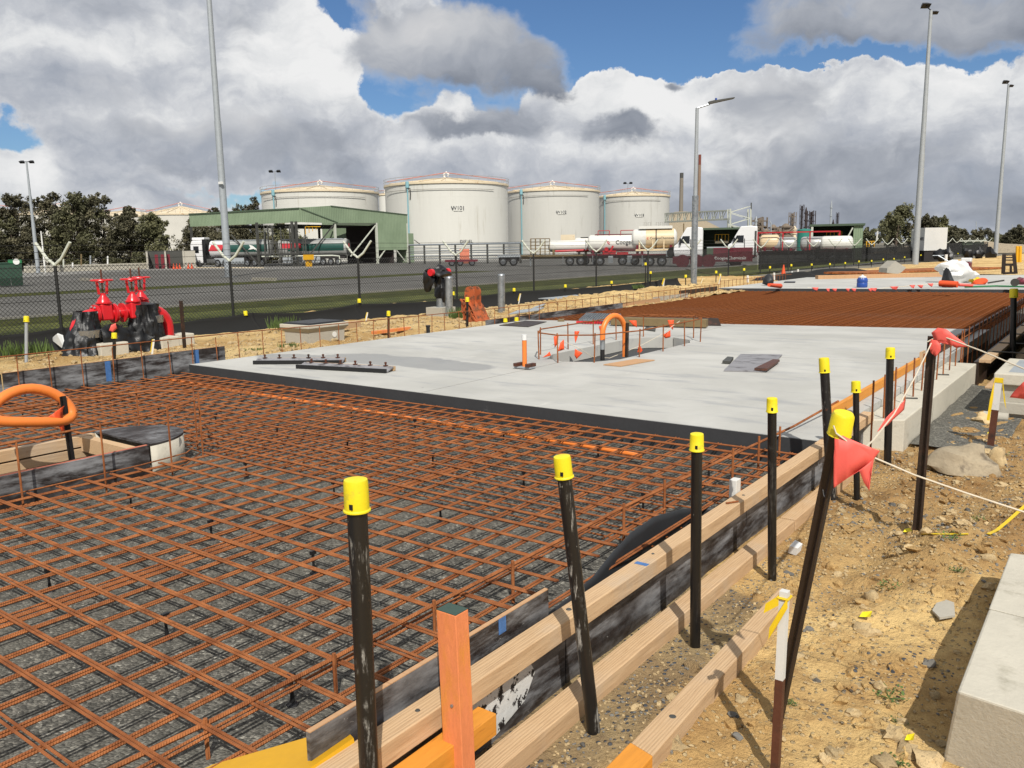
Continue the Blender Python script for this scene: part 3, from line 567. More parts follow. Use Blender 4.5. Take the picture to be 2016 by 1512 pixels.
mb = MB(); mb.grid(rub, 54, 4); o = mb.build('joint_filler_strip', 'rubber', smooth=True); sm = o.modifiers.new('s', 'SOLIDIFY'); sm.thickness = .008
tag(o, 'wavy black joint filler strip standing between the mesh and the top timber', 'joint filler')
o = MB().add([(-2.6, .7, -.14), (-1.99, .75, -.02), (-1.99, 1.75, .02), (-2.12, 1.82, -.02), (-2.45, 1.5, -.12)], [(0, 1, 2, 3, 4)]).build('plastic_sheet', 'yellow_steel'); sm = o.modifiers.new('s', 'SOLIDIFY'); sm.thickness = .02
tag(o, 'yellow plastic sheet poking out at the bottom edge behind the near post', 'plastic sheet')
tag(MB().box(-2.05, -1.998, 5.22, 5.30, -.09, .09).build('spacer_block', 'white_paint', bevel=.004), 'small white block wedged behind the top timber near the fourth post', 'block')
tag(MB().tube([(-1.96, 4.95, .012), (-1.91, 5.03, .012)], .006, 6).build('rebar_offcut', 'rust'), 'short rusty bar offcut lying on the top timber', 'offcut')

def cap_post(base, top, label, r=.03, cr=.042, ch_=.09, m='tube', group=None, name='capped_post', tie=False):
    b = Vector(base); t = Vector(top); d = (t-b).normalized(); th = thing(name, label, 'post', b, group)
    MB().tube([b-d*.05, t-d*.03], r, 14).build('tube', m, th, True)
    c0 = t-d*ch_; k = MB().tube([c0, c0+d*.004, c0+d*.008, t-d*.012, t-d*.003, t], [cr*1.10, cr*1.10, cr, cr*.97, cr*.92, cr*.6], 18).build('cap', 'cap_yellow', th, True)
    if ch_ > .05 and r > .015: MB().box(-.006, .006, -.002, .002, -.008, .008).build('cap_slot', 'lamp_black', k).location = c0+d*.022+Vector((.35*cr, -.94*cr, 0))
    return th
cap_post(AX(727, 1530, -1.81)-Vector((0, 0, .42)), AX(700, 942, -1.80), 'nearest scuffed black post with yellow cap left of the orange stake', .031, .038, .10, 'tube_scuffed')
cap_post((-1.665, 2.80, -.40), AX(1106, 897, -1.74), 'leaning black post with yellow cap second from the camera along the formwork', .029, .036, .09, 'tube_scuffed')
cap_post((-1.625, 3.74, -.40), AY(1372, 853, 3.66), 'upright black post with yellow cap third along the formwork', .027, .034, .085)
cap_post((-1.60, 4.82, -.40), AY(1520, 783, 4.72), 'black post with yellow cap fourth along the formwork by the white block', .026, .032, .085)
_b = G(1637, 985, -.39)
cap_post(_b, AY(1622, 704, _b.y), 'tallest dusty black post with yellow cap behind the leaning picket', .036, .041, .12, 'tube_scuffed')
_b = G(1687, 985, -.39)
cap_post(_b, AY(1685, 750, _b.y), 'thin dusty post with tilted yellow cap right beside the tallest post', .024, .036, .09)
_b = G(1747, 918, -.39)
cap_post(_b, AY(1753, 684, _b.y), 'glossy black post with yellow cap in front of the concrete kicker', .033, .041, .10)
_b = G(1993, 738, -.45)
cap_post(_b, AY(1996, 568, _b.y), 'shaded dark post with dull yellow cap at the far right trench', .045, .06, .14)
# leaning and flag pickets
def picket(b, t, label, m, w=.032, name='star_picket'):
    b = Vector(b); t = Vector(t); d = (t-b).normalized(); th = thing(name, label, 'picket', b); x = d.cross(Vector((.6, -.8, 0))).normalized(); y = d.cross(x)
    for k in range(3):
        a = 2*math.pi*k/3+.4; u = (x*math.cos(a)+y*math.sin(a)); n = d.cross(u)*.0035; mb = MB()
        mb.hexa([b-n, b+n, b+n+u*w, b-n+u*w], [t-n, t+n, t+n+u*w, t-n+u*w]); mb.build('fin', m, th)
    return th
pk1 = picket((-1.05, 3.28, -.42), AD(1650, 850, 3.12), 'long brown star picket leaning left with big yellow cap and red pennant', 'dark_steel', .026)
tp = AD(1661, 813, 3.12); bs = Vector((-1.05, 3.28, -.42)); dd = (tp-bs).normalized()
MB().tube([tp-dd*.085, tp-dd*.08, tp-dd*.01, tp], [.043, .041, .039, .033], 18).build('cap', 'cap_yellow', pk1, True)
pk2 = picket((-1.0, 5.95, -.42), AY(1838, 662, 5.92), 'dark star picket with red bunting tied at its top over the bare dirt', 'dark_steel', .034)
stk = thing('survey_stake', 'steel stake painted white above and brown below with yellow tape ribbon', 'stake', (-.93, 2.9, -.42))
b0 = Vector((-.935, 2.93, -.45)); t0 = AY(1545, 1163, 2.93); md = b0.lerp(t0, .58)
MB().beam(b0, md, .030, .030).build('lower_shaft', 'brown_steel', stk); MB().beam(md, t0, .0302, .0302).build('upper_shaft', 'white_paint', stk)
mb = MB(); a = t0-Vector((0, 0, .025))
mb.tube([a+Vector((-.019, -.019, 0)), a+Vector((.019, -.019, 0)), a+Vector((.019, .019, 0)), a+Vector((-.019, .019, 0)), a+Vector((-.019, -.019, 0))], .006, 5)
mb.add([a+Vector((-.015, -.02, .01)), a+Vector((-.06, -.03, -.03)), a+Vector((-.066, -.03, -.07)), a+Vector((-.015, -.02, -.03))], [(0, 1, 2, 3)])
mb.add([a+Vector((.018, -.022, .01)), a+Vector((.02, -.022, -.03)), a+Vector((-.015, -.035, -.11)), a+Vector((-.045, -.03, -.17)), a+Vector((-.042, -.03, -.12)), a+Vector((-.01, -.03, -.05))], [(0, 1, 2, 3, 4, 5)])
mb.build('tape_ribbon', 'yellow_tape', stk)
stk2 = thing('survey_stake', 'grey stake with white top and hanging yellow ribbon before the precast pit', 'stake', (-.92, 9.2, -.4))
t1 = AY(1967, 745, 9.25); b1 = Vector((t1.x-.03, 9.25, -.42)); md = b1.lerp(t1, .58)
MB().beam(b1, md, .06, .03).build('lower_shaft', 'brown_steel', stk2); MB().beam(md, t1, .061, .031).build('upper_shaft', 'white_paint', stk2)
mb = MB(); mb.box(t1.x-.036, t1.x+.036, 9.23, 9.27, t1.z-.04, t1.z+.004)
mb.add([t1+Vector((.034, -.02, 0)), t1+Vector((.07, -.03, -.2)), t1+Vector((.085, -.03, -.3)), t1+Vector((.06, -.03, -.22)), t1+Vector((.034, -.02, -.06))], [(0, 1, 2, 3, 4)])
mb.add([t1+Vector((-.034, -.02, 0)), t1+Vector((-.034, -.02, -.2)), t1+Vector((-.05, -.03, -.42)), t1+Vector((-.075, -.03, -.42)), t1+Vector((-.06, -.03, -.2))], [(0, 1, 2, 3, 4)])
mb.build('tape_ribbon', 'yellow_tape', stk2)
# ropes and pennants
def sag(a, b, s, n=14): a = Vector(a); b = Vector(b); return [a.lerp(b, i/n) - Vector((0, 0, s*4*(i/n)*(1-i/n))) for i in range(n+1)]
def pennant(poly, label, m='flag', group=None, curl=.03):
    pts = [Vector(p) for p in poly]; nrm = Vector((.55, -.83, 0)); ring = []
    for i, p in enumerate(pts):
        q = pts[(i+1) % len(pts)]
        for k in range(3): ring.append(p.lerp(q, k/3))
    c = sum(ring, Vector())/len(ring); L = max((p-c).length for p in ring)
    bm = bmesh.new(); f = bm.faces.new([bm.verts.new(p) for p in ring]); bmesh.ops.triangulate(bm, faces=[f]); bmesh.ops.subdivide_edges(bm, edges=bm.edges[:], cuts=2, use_grid_fill=True); bmesh.ops.triangulate(bm, faces=bm.faces[:])
    k = random.uniform(0, 9); curl = min(curl, L*.10)
    for v_ in bm.verts: e_ = v_.co-c; v_.co += nrm*curl*(math.sin((e_.x+e_.y)/L*3.2+k)+.6*math.sin(e_.z/L*4+k))
    me = bpy.data.meshes.new('pennant'); bm.to_mesh(me); bm.free(); me.materials.append(MATS[m]); me.polygons.foreach_set('use_smooth', [True]*len(me.polygons))
    o = bpy.data.objects.new('pennant', me); COL.objects.link(o); sm = o.modifiers.new('s', 'SOLIDIFY'); sm.thickness = .0015
    return tag(o, label, 'pennant', group)
D1 = 3.09
ra = AD(1646, 853, D1); rb = AY(1835, 672, 5.9)
tag(MB().tube([AD(1641, 838, D1), ra, AD(1700, 892, 3.1), AD(1800, 935, 3.12), AD(1900, 970, 3.13), AD(2016, 1008, 3.15), AD(2140, 1045, 3.16)], .0032, 6).build('rope', 'rope', smooth=True), 'pale twine running right from the leaning picket across the dirt', 'rope')
tag(MB().tube([AD(1650, 853, 3.13), AD(1690, 893, 3.3), AD(1718, 868, 3.9), AD(1760, 815, 4.6), AD(1800, 745, 5.3), AD(1822, 700, 5.7), rb], .004, 6).build('rope', 'rope', smooth=True), 'slack twine from the leaning picket back to the picket with bunting', 'rope')
tag(MB().tube([rb+Vector((-.02, -.04, 0)), AY(1850, 660, 5.88), AY(1930, 690, 5.7), AY(2016, 726, 5.5), AY(2100, 765, 5.3)], .0045, 6).build('rope', 'rope', smooth=True), 'taut twine running right from the bunting picket over the precast pit', 'rope')
tag(MB().tube([AD(1640, 868, 3.13), AD(1625, 905, 3.16), AD(1617, 940, 3.18), AD(1622, 975, 3.17), AD(1628, 985, 3.16)], .002, 5).build('tie_wire', 'galv_dull', smooth=True), 'loop of thin tie wire hanging off the leaning picket', 'wire')
pennant([AD(1646, 850, D1), AD(1668, 862, D1), AD(1731, 887, D1+.02), AD(1718, 902, D1+.02), AD(1714, 930, D1), AD(1711, 966, D1), AD(1700, 950, D1), AD(1690, 926, D1), AD(1668, 943, D1), AD(1644, 963, D1), AD(1642, 900, D1)], 'large red notched pennant hanging from the leaning picket', curl=.009)
pennant([AY(1832, 655, 5.88), AY(1845, 645, 5.88), AY(1862, 648, 5.86), AY(1880, 662, 5.85), AY(1910, 683, 5.83), AY(1880, 684, 5.85), AY(1858, 672, 5.86), AY(1838, 672, 5.88)], 'red pennant bunched on top of the picket and blown to the right', curl=.02)
pennant([AY(1833, 668, 5.86), AY(1850, 672, 5.86), AY(1852, 690, 5.86), AY(1842, 702, 5.86), AY(1833, 694, 5.86), AY(1829, 680, 5.86)], 'folded red pennant tied below the top of the bunting picket', curl=.02)
pennant([AD(1782, 785, 4.9), AD(1779, 806, 4.85), AD(1750, 838, 4.5), AD(1726, 850, 4.2), AD(1748, 822, 4.5)], 'narrow red pennant twisted along the slack twine', curl=.01)
pennant([AY(1990, 783, 5.45), AY(2016, 752, 5.4), AY(2060, 745, 5.4), AY(2050, 790, 5.4)], 'red pennant cut off by the right picture edge', curl=.02)
# precast blocks at the right
blk = tag(MB().hexa([(-.43, 3.42, -.40), (.5, 3.30, -.40), (.52, 4.246, -.40), (-.43, 4.346, -.40)], [(-.385, 3.32, -.02), (.5, 3.2, -.02), (.52, 4.096, -.02), (-.385, 4.196, -.02)]).build('concrete_block', 'concrete_pale', bevel=.010), 'big smooth precast concrete slab block in the bottom right corner', 'concrete block')
MB().hexa([(-.43, 4.35, -.40), (.52, 4.25, -.40), (.55, 5.30, -.40), (-.43, 5.45, -.40)], [(-.385, 4.20, -.02), (.52, 4.10, -.02), (.55, 5.25, -.02), (-.385, 5.05, -.02)]).build('rear_half', 'concrete_pale', blk, bevel=.006)
pit = thing('precast_pit', 'square precast concrete pit with stepped lid by the gravel at the right', 'pit', (-.7, 11.4, -.4))
MB().box(-1.07, .3, 10.85, 12.2, -.42, .03).build('chamber', 'concrete', pit, bevel=.01); MB().box(-1.13, .36, 10.79, 12.26, .032, .16).build('lid', 'concrete_pale', pit, bevel=.012); MB().box(-1.12, .35, 10.8, 10.849, -.30, -.17).build('rib', 'concrete', pit, bevel=.008)
MB().box(-1.0, .2, 10.95, 12.1, .1605, .166).build('lid_plate', 'galv_dull', pit)
MB().tube([(-1.2, 10.75, -.34), (-.95, 10.75, -.34)], .06, 12).build('pipe_stub', 'concrete', pit, True)
rng = random.Random(3)
p = G(1890, 918, -.3); mb = MB(); mb.stone((p.x+.02, p.y, -.28), .27, .19, .16, rng, 3, .38); tag(mb.build('boulder', 'rock', smooth=True), 'large weathered limestone boulder on the dirt beyond the bunting picket', 'boulder')
p = G(1962, 905, -.3); mb = MB(); mb.stone((p.x, p.y, -.31), .09, .08, .11, rng, 3, .4); tag(mb.build('rock', 'stone', smooth=True), 'tan stone leaning at the foot of the grey stake', 'rock')
p = G(1932, 832, -.35); mb = MB(); mb.stone((p.x, p.y, -.33), .1, .08, .08, rng, 3, .4); tag(mb.build('rock', 'stone', smooth=True), 'tan stone on the gravel in front of the precast pit', 'rock')
# starter bars and edge board
sb = thing('starter_bars', 'row of rusty starter bars standing out of the concrete kicker', 'starter bars', (-1.82, 10.5, -.07))
for i in range(12):
    y = 8.2+.47*i; MB().tube([(-1.83, y, -.10 if y > 8.5 else -.3), (-1.83+random.uniform(-.01, .01), y, .38+random.uniform(-.02, .02))], .0095, 6).build('bar', 'rust', sb, True)
for y in (9.9, 11.9): MB().beam((-1.9, y, -.065), (-1.76, y+.05, -.062), .03, .012).build('anchor_plate', 'steel_dark', sb)
sb2 = thing('starter_bars', 'shaded row of starter bars along the far bay edge above the trench', 'starter bars', (-1.9, 18, -.1))
for i in range(26):
    y = 13.9+.5*i; MB().tube([(-1.88, y, -.38), (-1.88+random.uniform(-.01, .01), y, .36)], .0095, 6).build('bar', 'rust', sb2, True)
MB().tube([(-1.895, 13.6, .22), (-1.895, 27, .26)], .009, 6).build('rail', 'rust', sb2, True)
tag(MB().box(-2.20, -2.155, 8.05, 13.2, .002, .10).build('edge_board', 'orange_timber', bevel=.003), 'orange timber board on edge along the right side of the slab', 'board')
tag(MB().box(-2.20, -2.155, 13.25, 32, .002, .11).build('edge_board', 'brown_steel'), 'edge board beside the far mesh with shade put into its dark colour', 'board')  # timber board continues here; the dark brown colour stands in for shade on it
tag(MB().box(-2.17, -2.14, 12.2, 12.45, .0, .18).build('timber_cleat', 'timber'), 'small timber cleat upright against the orange edge board', 'cleat')
tf = thing('trench_formwork', 'shaded timber formwork and cross bars in the trench at the far right', 'formwork', (-1.5, 18, -.45))
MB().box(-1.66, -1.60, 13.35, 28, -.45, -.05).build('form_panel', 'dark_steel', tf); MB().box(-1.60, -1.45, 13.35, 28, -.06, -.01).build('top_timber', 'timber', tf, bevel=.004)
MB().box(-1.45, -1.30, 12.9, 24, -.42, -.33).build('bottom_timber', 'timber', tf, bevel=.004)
for y in (14.3, 15.6, 17.2, 19.0): MB().tube([(-1.6, y, .0), (.2, y-.05, .0)], .011, 6).build('cross_bar', 'steel_dark', tf)
tag(MB().box(-1.34, -1.14, 12.7, 12.82, -.38, -.28).build('timber_block', 'timber', bevel=.004), 'sawn timber block end on the gravel left of the precast pit', 'block')
# unseen container added out of frame on the right to shade the trench
sc = thing('shade_container', 'dark green site container beside the trench past the right edge', 'container', (.6, 18, -.47))
mb = MB()
for i in range(88):
    y = 13.3+.12*i; d = .03 if i % 2 else 0; mb.box(-.62+d, -.58+d, y, y+.12, -.4, 2.75)
mb.build('side_wall', 'bin_green', sc); MB().box(-.55, 1.75, 13.3, 23.8, -.45, 2.7).build('body', 'bin_green', sc); MB().box(-.66, 1.8, 13.25, 23.85, 2.76, 2.86).build('roof', 'bin_green', sc)

# ================================================================ FORMED PIT in the near bay
pf = thing('pit_formwork', 'scuffed ply pit form with half round end standing in the near mesh', 'formwork', (-7.1, 3.2, -.3))
MB().box(-6.665, -6.645, .6, 3.72, -.298, .03).build('side_panel', 'formply', pf)
MB().box(-6.69, -6.667, .6, 3.72, -.20, .034).build('side_rail', 'salmon', pf)
MB().box(-7.60, -7.58, .6, 3.72, -.298, .03).build('side_panel', 'formply', pf)
MB().box(-7.578, -7.50, .6, 3.70, -.06, .034).build('top_rail', 'timber', pf, bevel=.003); MB().box(-7.578, -7.50, .6, 3.70, -.16, -.075).build('lower_rail', 'timber', pf, bevel=.003)
MB().box(-7.50, -6.69, 3.56, 3.64, -.1, .03).build('cross_rail', 'timber', pf)
n = 24; cx_, rr = -7.12, .475
arc = [(cx_+rr*math.cos(math.pi*i/n), 3.74+rr*1.12*math.sin(math.pi*i/n)) for i in range(n+1)]
mb = MB(); vs = [(x, y, -.298) for x, y in arc]+[(x, y, .02) for x, y in arc]; mb.add(vs, [(i, i+1, n+2+i, n+1+i) for i in range(n)]); o = mb.build('round_end', 'concrete_pale', pf, True); o.modifiers.new('s', 'SOLIDIFY').thickness = .012
MB().prism([(x, y, .022) for x, y in arc], (0, 0, .018)).build('end_lid', 'formply', pf)
MB().box(-6.6445, -6.6425, 2.35, 2.42, -.2, .02).build('paint_mark', 'blue_paint', pf)
rebar_rail('rusty rebar cage rail around the formed pit in the near bay', [(-7.75, .4, .32), (-7.75, 2.5, .33), (-7.7, 3.6, .34), (-7.5, 4.25, .35), (-7.15, 4.5, .34), (-6.75, 4.25, .33), (-6.52, 3.7, .32), (-6.5, 2.5, .30), (-6.5, .4, .30)],
           [((x, y, -.28), (x, y, z)) for x, y, z in [(-6.5, 1.9, .3), (-6.5, 2.62, .31), (-6.5, 3.25, .33), (-6.53, 3.85, .36), (-6.85, 4.36, .38), (-7.15, 4.5, .40), (-7.55, 4.15, .42), (-7.72, 3.5, .42), (-7.75, 2.85, .40), (-7.75, 2.2, .4)]], -.3, .0085)
mb = MB()
for z in (-.10, -.20): mb.tube([(-6.56, 1.2, z), (-6.56, 3.6, z), (-6.62, 4.05, z), (-6.9, 4.37, z), (-7.2, 4.42, z)], .006, 6)
tag(mb.build('rebar_hoop', 'rust', smooth=True), 'pair of thin bent hoop bars hugging the half round pit end', 'rebar')
loop = []
c = AX(62, 806, -7.2)
for i in range(33):
    a = 2*math.pi*i/32; loop.append(AX(62+80*math.cos(a)+(0), 806+33*math.sin(a)+8*math.cos(2*a), -7.2+.06*math.sin(a)))
tag(MB().tube(loop, .043, 12, cap=False).build('conduit_loop', 'conduit', smooth=True), 'thick orange conduit bent into a loop above the formed pit', 'conduit')
s0 = AX(140, 900, -7.2); s1_ = AX(122, 780, -7.2)
cp = picket((s0.x, s0.y, -.1), (s1_.x, s1_.y, s1_.z), 'dark picket standing in the formed pit through the orange loop', 'plastic_black', .03)
pennant([AX(128, 798, -7.14), AX(125, 812, -7.14), AX(128, 855, -7.14), AX(112, 832, -7.14), AX(75, 832, -7.14), AX(105, 815, -7.14)], 'orange pennant tied to the picket inside the conduit loop', 'flag_orange', curl=.02)

# ================================================================ FORMWORK, left edge
for (a, b, zt, m, lab) in ((1.0, 4.55, .16, 'formply', 'dark scuffed form board on the left edge cut by the picture side'), (4.57, 6.45, .17, 'formply', 'dark form board behind the conduit loop on the left slab edge'), (6.47, 7.85, .18, 'formply', 'short dark form board at the near left corner of the slab'),
                           (14.6, 20.9, .06, 'formply', 'long dark form board left of the orange hose arch'), (20.95, 23.6, .03, 'ply', 'bare tan ply form board left of the far mesh'), (23.65, 26.2, .05, 'concrete', 'grey mortar smeared form board left of the far mesh'), (26.25, 29.5, .12, 'dark_steel', 'dark form board stepping up at the foot of the light pole')):
    xo = -11.5 if b < 22 else -11.5-(b-22)*.1
    o = MB().box(xo-.02, xo, a, b, -.3, zt).build('form_board', m); tag(o, lab, 'form board'); MB().box(xo-.024, xo+.003, a, b, zt+.001, zt+.006).build('top_edge', 'ply', o)
    if b < 8 and b > 4.6: MB().box(xo+.001, xo+.003, b-.55, b-.47, -.12, zt-.005).build('paint_mark', 'blue_paint', o)
tag(MB().box(-2.0, -1.99, 0, .1, -.4, -.39).build('nail_plate', 'steel_dark'), 'x', 'x') if False else None

# ================================================================ ON THE NEAR SLAB
def bolt_board(p0, p1, w, label, flip=1):
    a = Vector(p0); b = Vector(p1); d = (b-a).normalized(); s = Vector((-d.y, d.x, 0)); t = thing('form_board', label, 'form board', a)
    mb = MB(); mb.hexa([a-s*w+Vector((0, 0, .004)), b-s*w+Vector((0, 0, .004)), b+Vector((0, 0, .05)), a+Vector((0, 0, .05))], [a-s*w+Vector((0, 0, .022)), b-s*w+Vector((0, 0, .022)), b+Vector((0, 0, .07)), a+Vector((0, 0, .07))]); mb.build('panel', 'ply_grey', t)
    MB().beam(a+s*.03+Vector((0, 0, .035)), b+s*.03+Vector((0, 0, .035)), .05, .06).build('rail', 'timber', t); MB().beam(a-s*(w+.03)+Vector((0, 0, .03)), b-s*(w+.03)+Vector((0, 0, .03)), .03, .055).build('shadow_strip', 'plastic_black', t)  # black beam drawn for the dark shadow beneath the near edge of the board
    n = 6
    for i in range(n):
        q = a.lerp(b, (i+.5)/n)+Vector((0, 0, .072)); mb = MB().lathe([(.036, 0), (.036, .006), (.012, .008), (.012, .028), (.018, .03), (.018, .048), (.008, .054)], q, 8); mb.build('bolt', 'brown_steel', t)
    return t
bolt_board(G(508, 714), G(680, 713), .16, 'upper of two bolted ply form boards lying on the slab')
bolt_board(G(600, 722), G(775, 731), .16, 'lower of two bolted ply form boards lying on the slab')
def flat(name, px, h, m, label, cat, z=.003):
    q = [G(*p, z) for p in px]; return tag(MB().prism(q, (0, 0, h)).build(name, m), label, cat)
flat('ply_sheet', [(1425, 731), (1507, 733), (1540, 700), (1458, 699)], .018, 'ply_grey', 'grey scuffed ply sheet lying flat on the slab toward the right', 'plywood')
flat('ply_offcut', [(1485, 729), (1510, 730), (1535, 712), (1522, 711)], .03, 'brown_steel', 'narrow dark offcut on the corner of the grey ply sheet', 'offcut', .027)
flat('timber_offcut', [(1422, 716), (1437, 717), (1444, 708), (1432, 707)], .04, 'steel_dark', 'small dark block left of the grey ply sheet', 'offcut')
flat('ply_strip', [(1188, 719), (1222, 722), (1289, 710), (1252, 708)], .014, 'ply', 'tan ply strip lying in front of the slab opening', 'plywood')
flat('steel_plate', [(983, 641), (1040, 644), (1076, 634), (1035, 632)], .012, 'dark_steel', 'dark flat plate near the left slab edge', 'plate')
flat('timber_offcut', [(1268, 650), (1290, 653), (1291, 648), (1272, 645)], .02, 'steel_dark', 'little dark offcut behind the slab opening', 'offcut')
flat('timber_offcut', [(1098, 633), (1111, 633), (1110, 630), (1101, 630)], .03, 'rusty_frame', 'tiny wood scrap on the slab beyond the opening', 'offcut')
# capped conduit stub on a base
cs = thing('conduit_stub', 'upright orange conduit stub with white cap standing on the slab', 'conduit', G(1033, 728)); q = G(1033, 726)
MB().tube([q, q+Vector((0, 0, .40))], .033, 12).build('pipe', 'conduit', cs, True); MB().tube([q+Vector((0, 0, .40)), q+Vector((0, 0, .475))], .037, 12).build('cap', 'white_plastic', cs, True)
MB().box(q.x-.13, q.x+.13, q.y-.07, q.y+.07, .012, .035).build('foot_plate', 'galv_dull', cs)
for dx in (-.1, .1): MB().box(q.x+dx-.03, q.x+dx+.03, q.y-.09, q.y+.09, .036, .08).build('clamp', 'brown_steel', cs)
# guard rail, hose arch and bunting round the slab opening
hp = [(1085, 660), (1095, 655), (1120, 652), (1145, 646), (1180, 640), (1220, 634), (1290, 630), (1340, 631)]
ring = [(-7.28, 10.6), (-7.28, 11.4), (-7.28, 12.2), (-7.28, 13.0), (-7.1, 13.7), (-6.2, 13.9), (-5.85, 13.4), (-5.82, 12.7), (-5.82, 11.9), (-5.82, 11.1), (-6.1, 10.25), (-6.55, 9.98), (-7.0, 10.15)]
rr_ = [(x, y, .40) for x, y in ring]
rebar_rail('rusty guard rail of bars around the opening in the slab', rr_+[rr_[0]], [((x, y, -.02), (x+random.uniform(-.015, .015), y, .43)) for x, y in ring], 0, .010)
A = G(1186, 709); B = G(1230, 702); top = (A+B)/2+Vector((0, 0, .62)); ax_ = (B-A)/2
hs = [A+Vector((0, 0, .0)), A+Vector((0, 0, .16)), A+Vector((0, 0, .30))] + [((A+B)/2 - ax_*math.cos(math.pi*i/12)*1.02 + Vector((0, 0, .36+.28*math.sin(math.pi*i/12)))) for i in range(1, 12)] + [B+Vector((0, 0, .30)), B+Vector((0, 0, .0))]
ha = thing('conduit_arch', 'orange conduit bent into an arch over the slab opening', 'conduit', A)
MB().tube(hs[2:], .04, 12).build('hose', 'conduit', ha, True); MB().tube([hs[0], hs[1]], .034, 12).build('lower_pipe', 'plastic_black', ha, True); MB().tube([hs[1], hs[2]], .037, 12).build('coupling', 'galv', ha, True)
picket(B+Vector((.06, -.05, 0)), B+Vector((.07, -.05, .52)), 'dark short picket strapped to the right leg of the conduit arch', 'dark_steel', .028)
fg = 'orange pennants round the slab opening'
fl = [((1100, 660), (1090, 662), (1092, 685), (1098, 676)), ((1110, 668), (1111, 688), (1098, 692), (1103, 675)), ((1131, 652), (1141, 652), (1133, 676), (1131, 664)), ((1132, 687), (1147, 695), (1135, 707), (1131, 700)), ((1238, 631), (1253, 631), (1254, 645), (1247, 641)), ((1314, 630), (1327, 630), (1325, 650), (1318, 642)), ((1304, 660), (1320, 650), (1320, 664), (1310, 666)), ((1258, 675), (1265, 690), (1262, 694), (1255, 694)), ((1179, 642), (1188, 640), (1182, 655), (1180, 648)), ((1082, 692), (1085, 700), (1068, 704), (1076, 698))]
fo = sorted(range(len(fl)), key=lambda i: fl[i][0][0])
for i, pl in enumerate(fl):
    D = [12.4, 12.3, 12.9, 12.1, 13.6, 14.6, 14.5, 13.4, 13.4, 12.3][i]; pennant([AD(x, y, D) for x, y in pl], ORD[fo.index(i)]+' orange pennant from the left strung around the slab opening', 'flag_orange', fg, .02)
tag(MB().tube([AD(1085, 680, 12.5), AD(1110, 672, 12.4), AD(1140, 685, 12.3), AD(1165, 702, 12.4), AD(1200, 705, 12.7), AD(1262, 680, 13.4), AD(1300, 660, 14.2), AD(1338, 632, 14.8)], .005, 5).build('rope', 'rope', smooth=True), 'white twine carrying the orange pennants at the slab opening', 'rope')
# timbers and grating at the far slab edge
p = G(1205, 641); q = G(1392, 646)
tag(MB().beam(p+Vector((0, 0, .10)), q+Vector((0, 0, .10)), .2, .16).build('timber_beam', 'rusty_frame', bevel=.01), 'long weathered timber beam lying at the far slab edge', 'timber')
p = G(1205, 638.5); q = G(1420, 642); o = MB().hexa([p+Vector((0, 0, .005)), q+Vector((0, 0, .005)), q+Vector((-.05, .05, .005)), p+Vector((-.05, .05, .005))], [p+Vector((-.15, .2, .14)), q+Vector((-.15, .2, .14)), q+Vector((-.19, .24, .14)), p+Vector((-.19, .24, .14))]).build('ply_sheet', 'dark_steel'); tag(o, 'long dark ply leaning behind the weathered beam', 'plywood')
tag(MB().beam(G(1135, 637)+Vector((0, 0, .03)), G(1190, 638)+Vector((0, 0, .03)), .05, .05).build('red_bar', 'red_paint'), 'short red bar lying left of the conduit arch', 'bar')
gr = thing('steel_grating', 'galvanised grating panels stacked at the far left slab edge', 'grating', G(1175, 628))
for k in range(3):
    z = .03+.035*k
    mb = MB(); a, b, c_, d_ = [G(*pp, z) for pp in ((1140+4*k, 630), (1205+3*k, 631), (1222, 619), (1155+4*k, 617))]
    for i in range(13): mb.beam(a.lerp(b, i/12), d_.lerp(c_, i/12), .012, .028)
    for i in range(6): mb.beam(a.lerp(d_, i/5), b.lerp(c_, i/5), .012, .024)
    mb.build('panel', 'galv', gr)

# ================================================================ LEFT SAND STRIP
pt = thing('precast_pit', 'grey precast pit with flared rim and round hole beside the left slab edge', 'pit', (-12.4, 10.3, -.2))
c0 = Vector((-12.75, 10.75, -.02))
def sq(r, z): return [(c0.x-r*.7, c0.y-r*.85, z), (c0.x+r*.7, c0.y-r*.85, z), (c0.x+r*.7, c0.y+r*.85, z), (c0.x-r*.7, c0.y+r*.85, z)]
MB().hexa(sq(.50, -.3), sq(.52, .12)).build('chamber', 'concrete', pt); MB().hexa(sq(.52, .122), sq(.60, .20)).build('flare', 'concrete', pt); MB().hexa(sq(.60, .202), sq(.60, .27)).build('rim', 'concrete_pale', pt, bevel=.008)
MB().hexa(sq(.55, .272), sq(.5, .30)).build('cover', 'black_film', pt); MB().lathe([(.055, 0), (.055, .012)], (c0.x+.356, c0.y+.18, .04), 14, 'x').build('pipe_hole', 'sign_white', pt)
for i, (x, h) in enumerate(((884, 545), (987, 540))):
    b = G(x, 613+(1-i)*3, -.15); t = AD(x, h, math.hypot(b.x, b.y)); th = thing('steel_bollard', ('left galvanised steel bollard in front of the wrapped hydrant', 'right galvanised steel bollard standing alone in the sand')[i], 'bollard', b, 'galvanised bollards')
    MB().tube([b-Vector((0, 0, .2)), t-Vector((0, 0, .03))], .105, 18).build('tube', 'galv', th, True); MB().lathe([(.105, 0), (.09, .03), (.05, .045), (0, .05)], (t.x, t.y, t.z-.03), 18).build('dome_cap', 'galv', th, True)
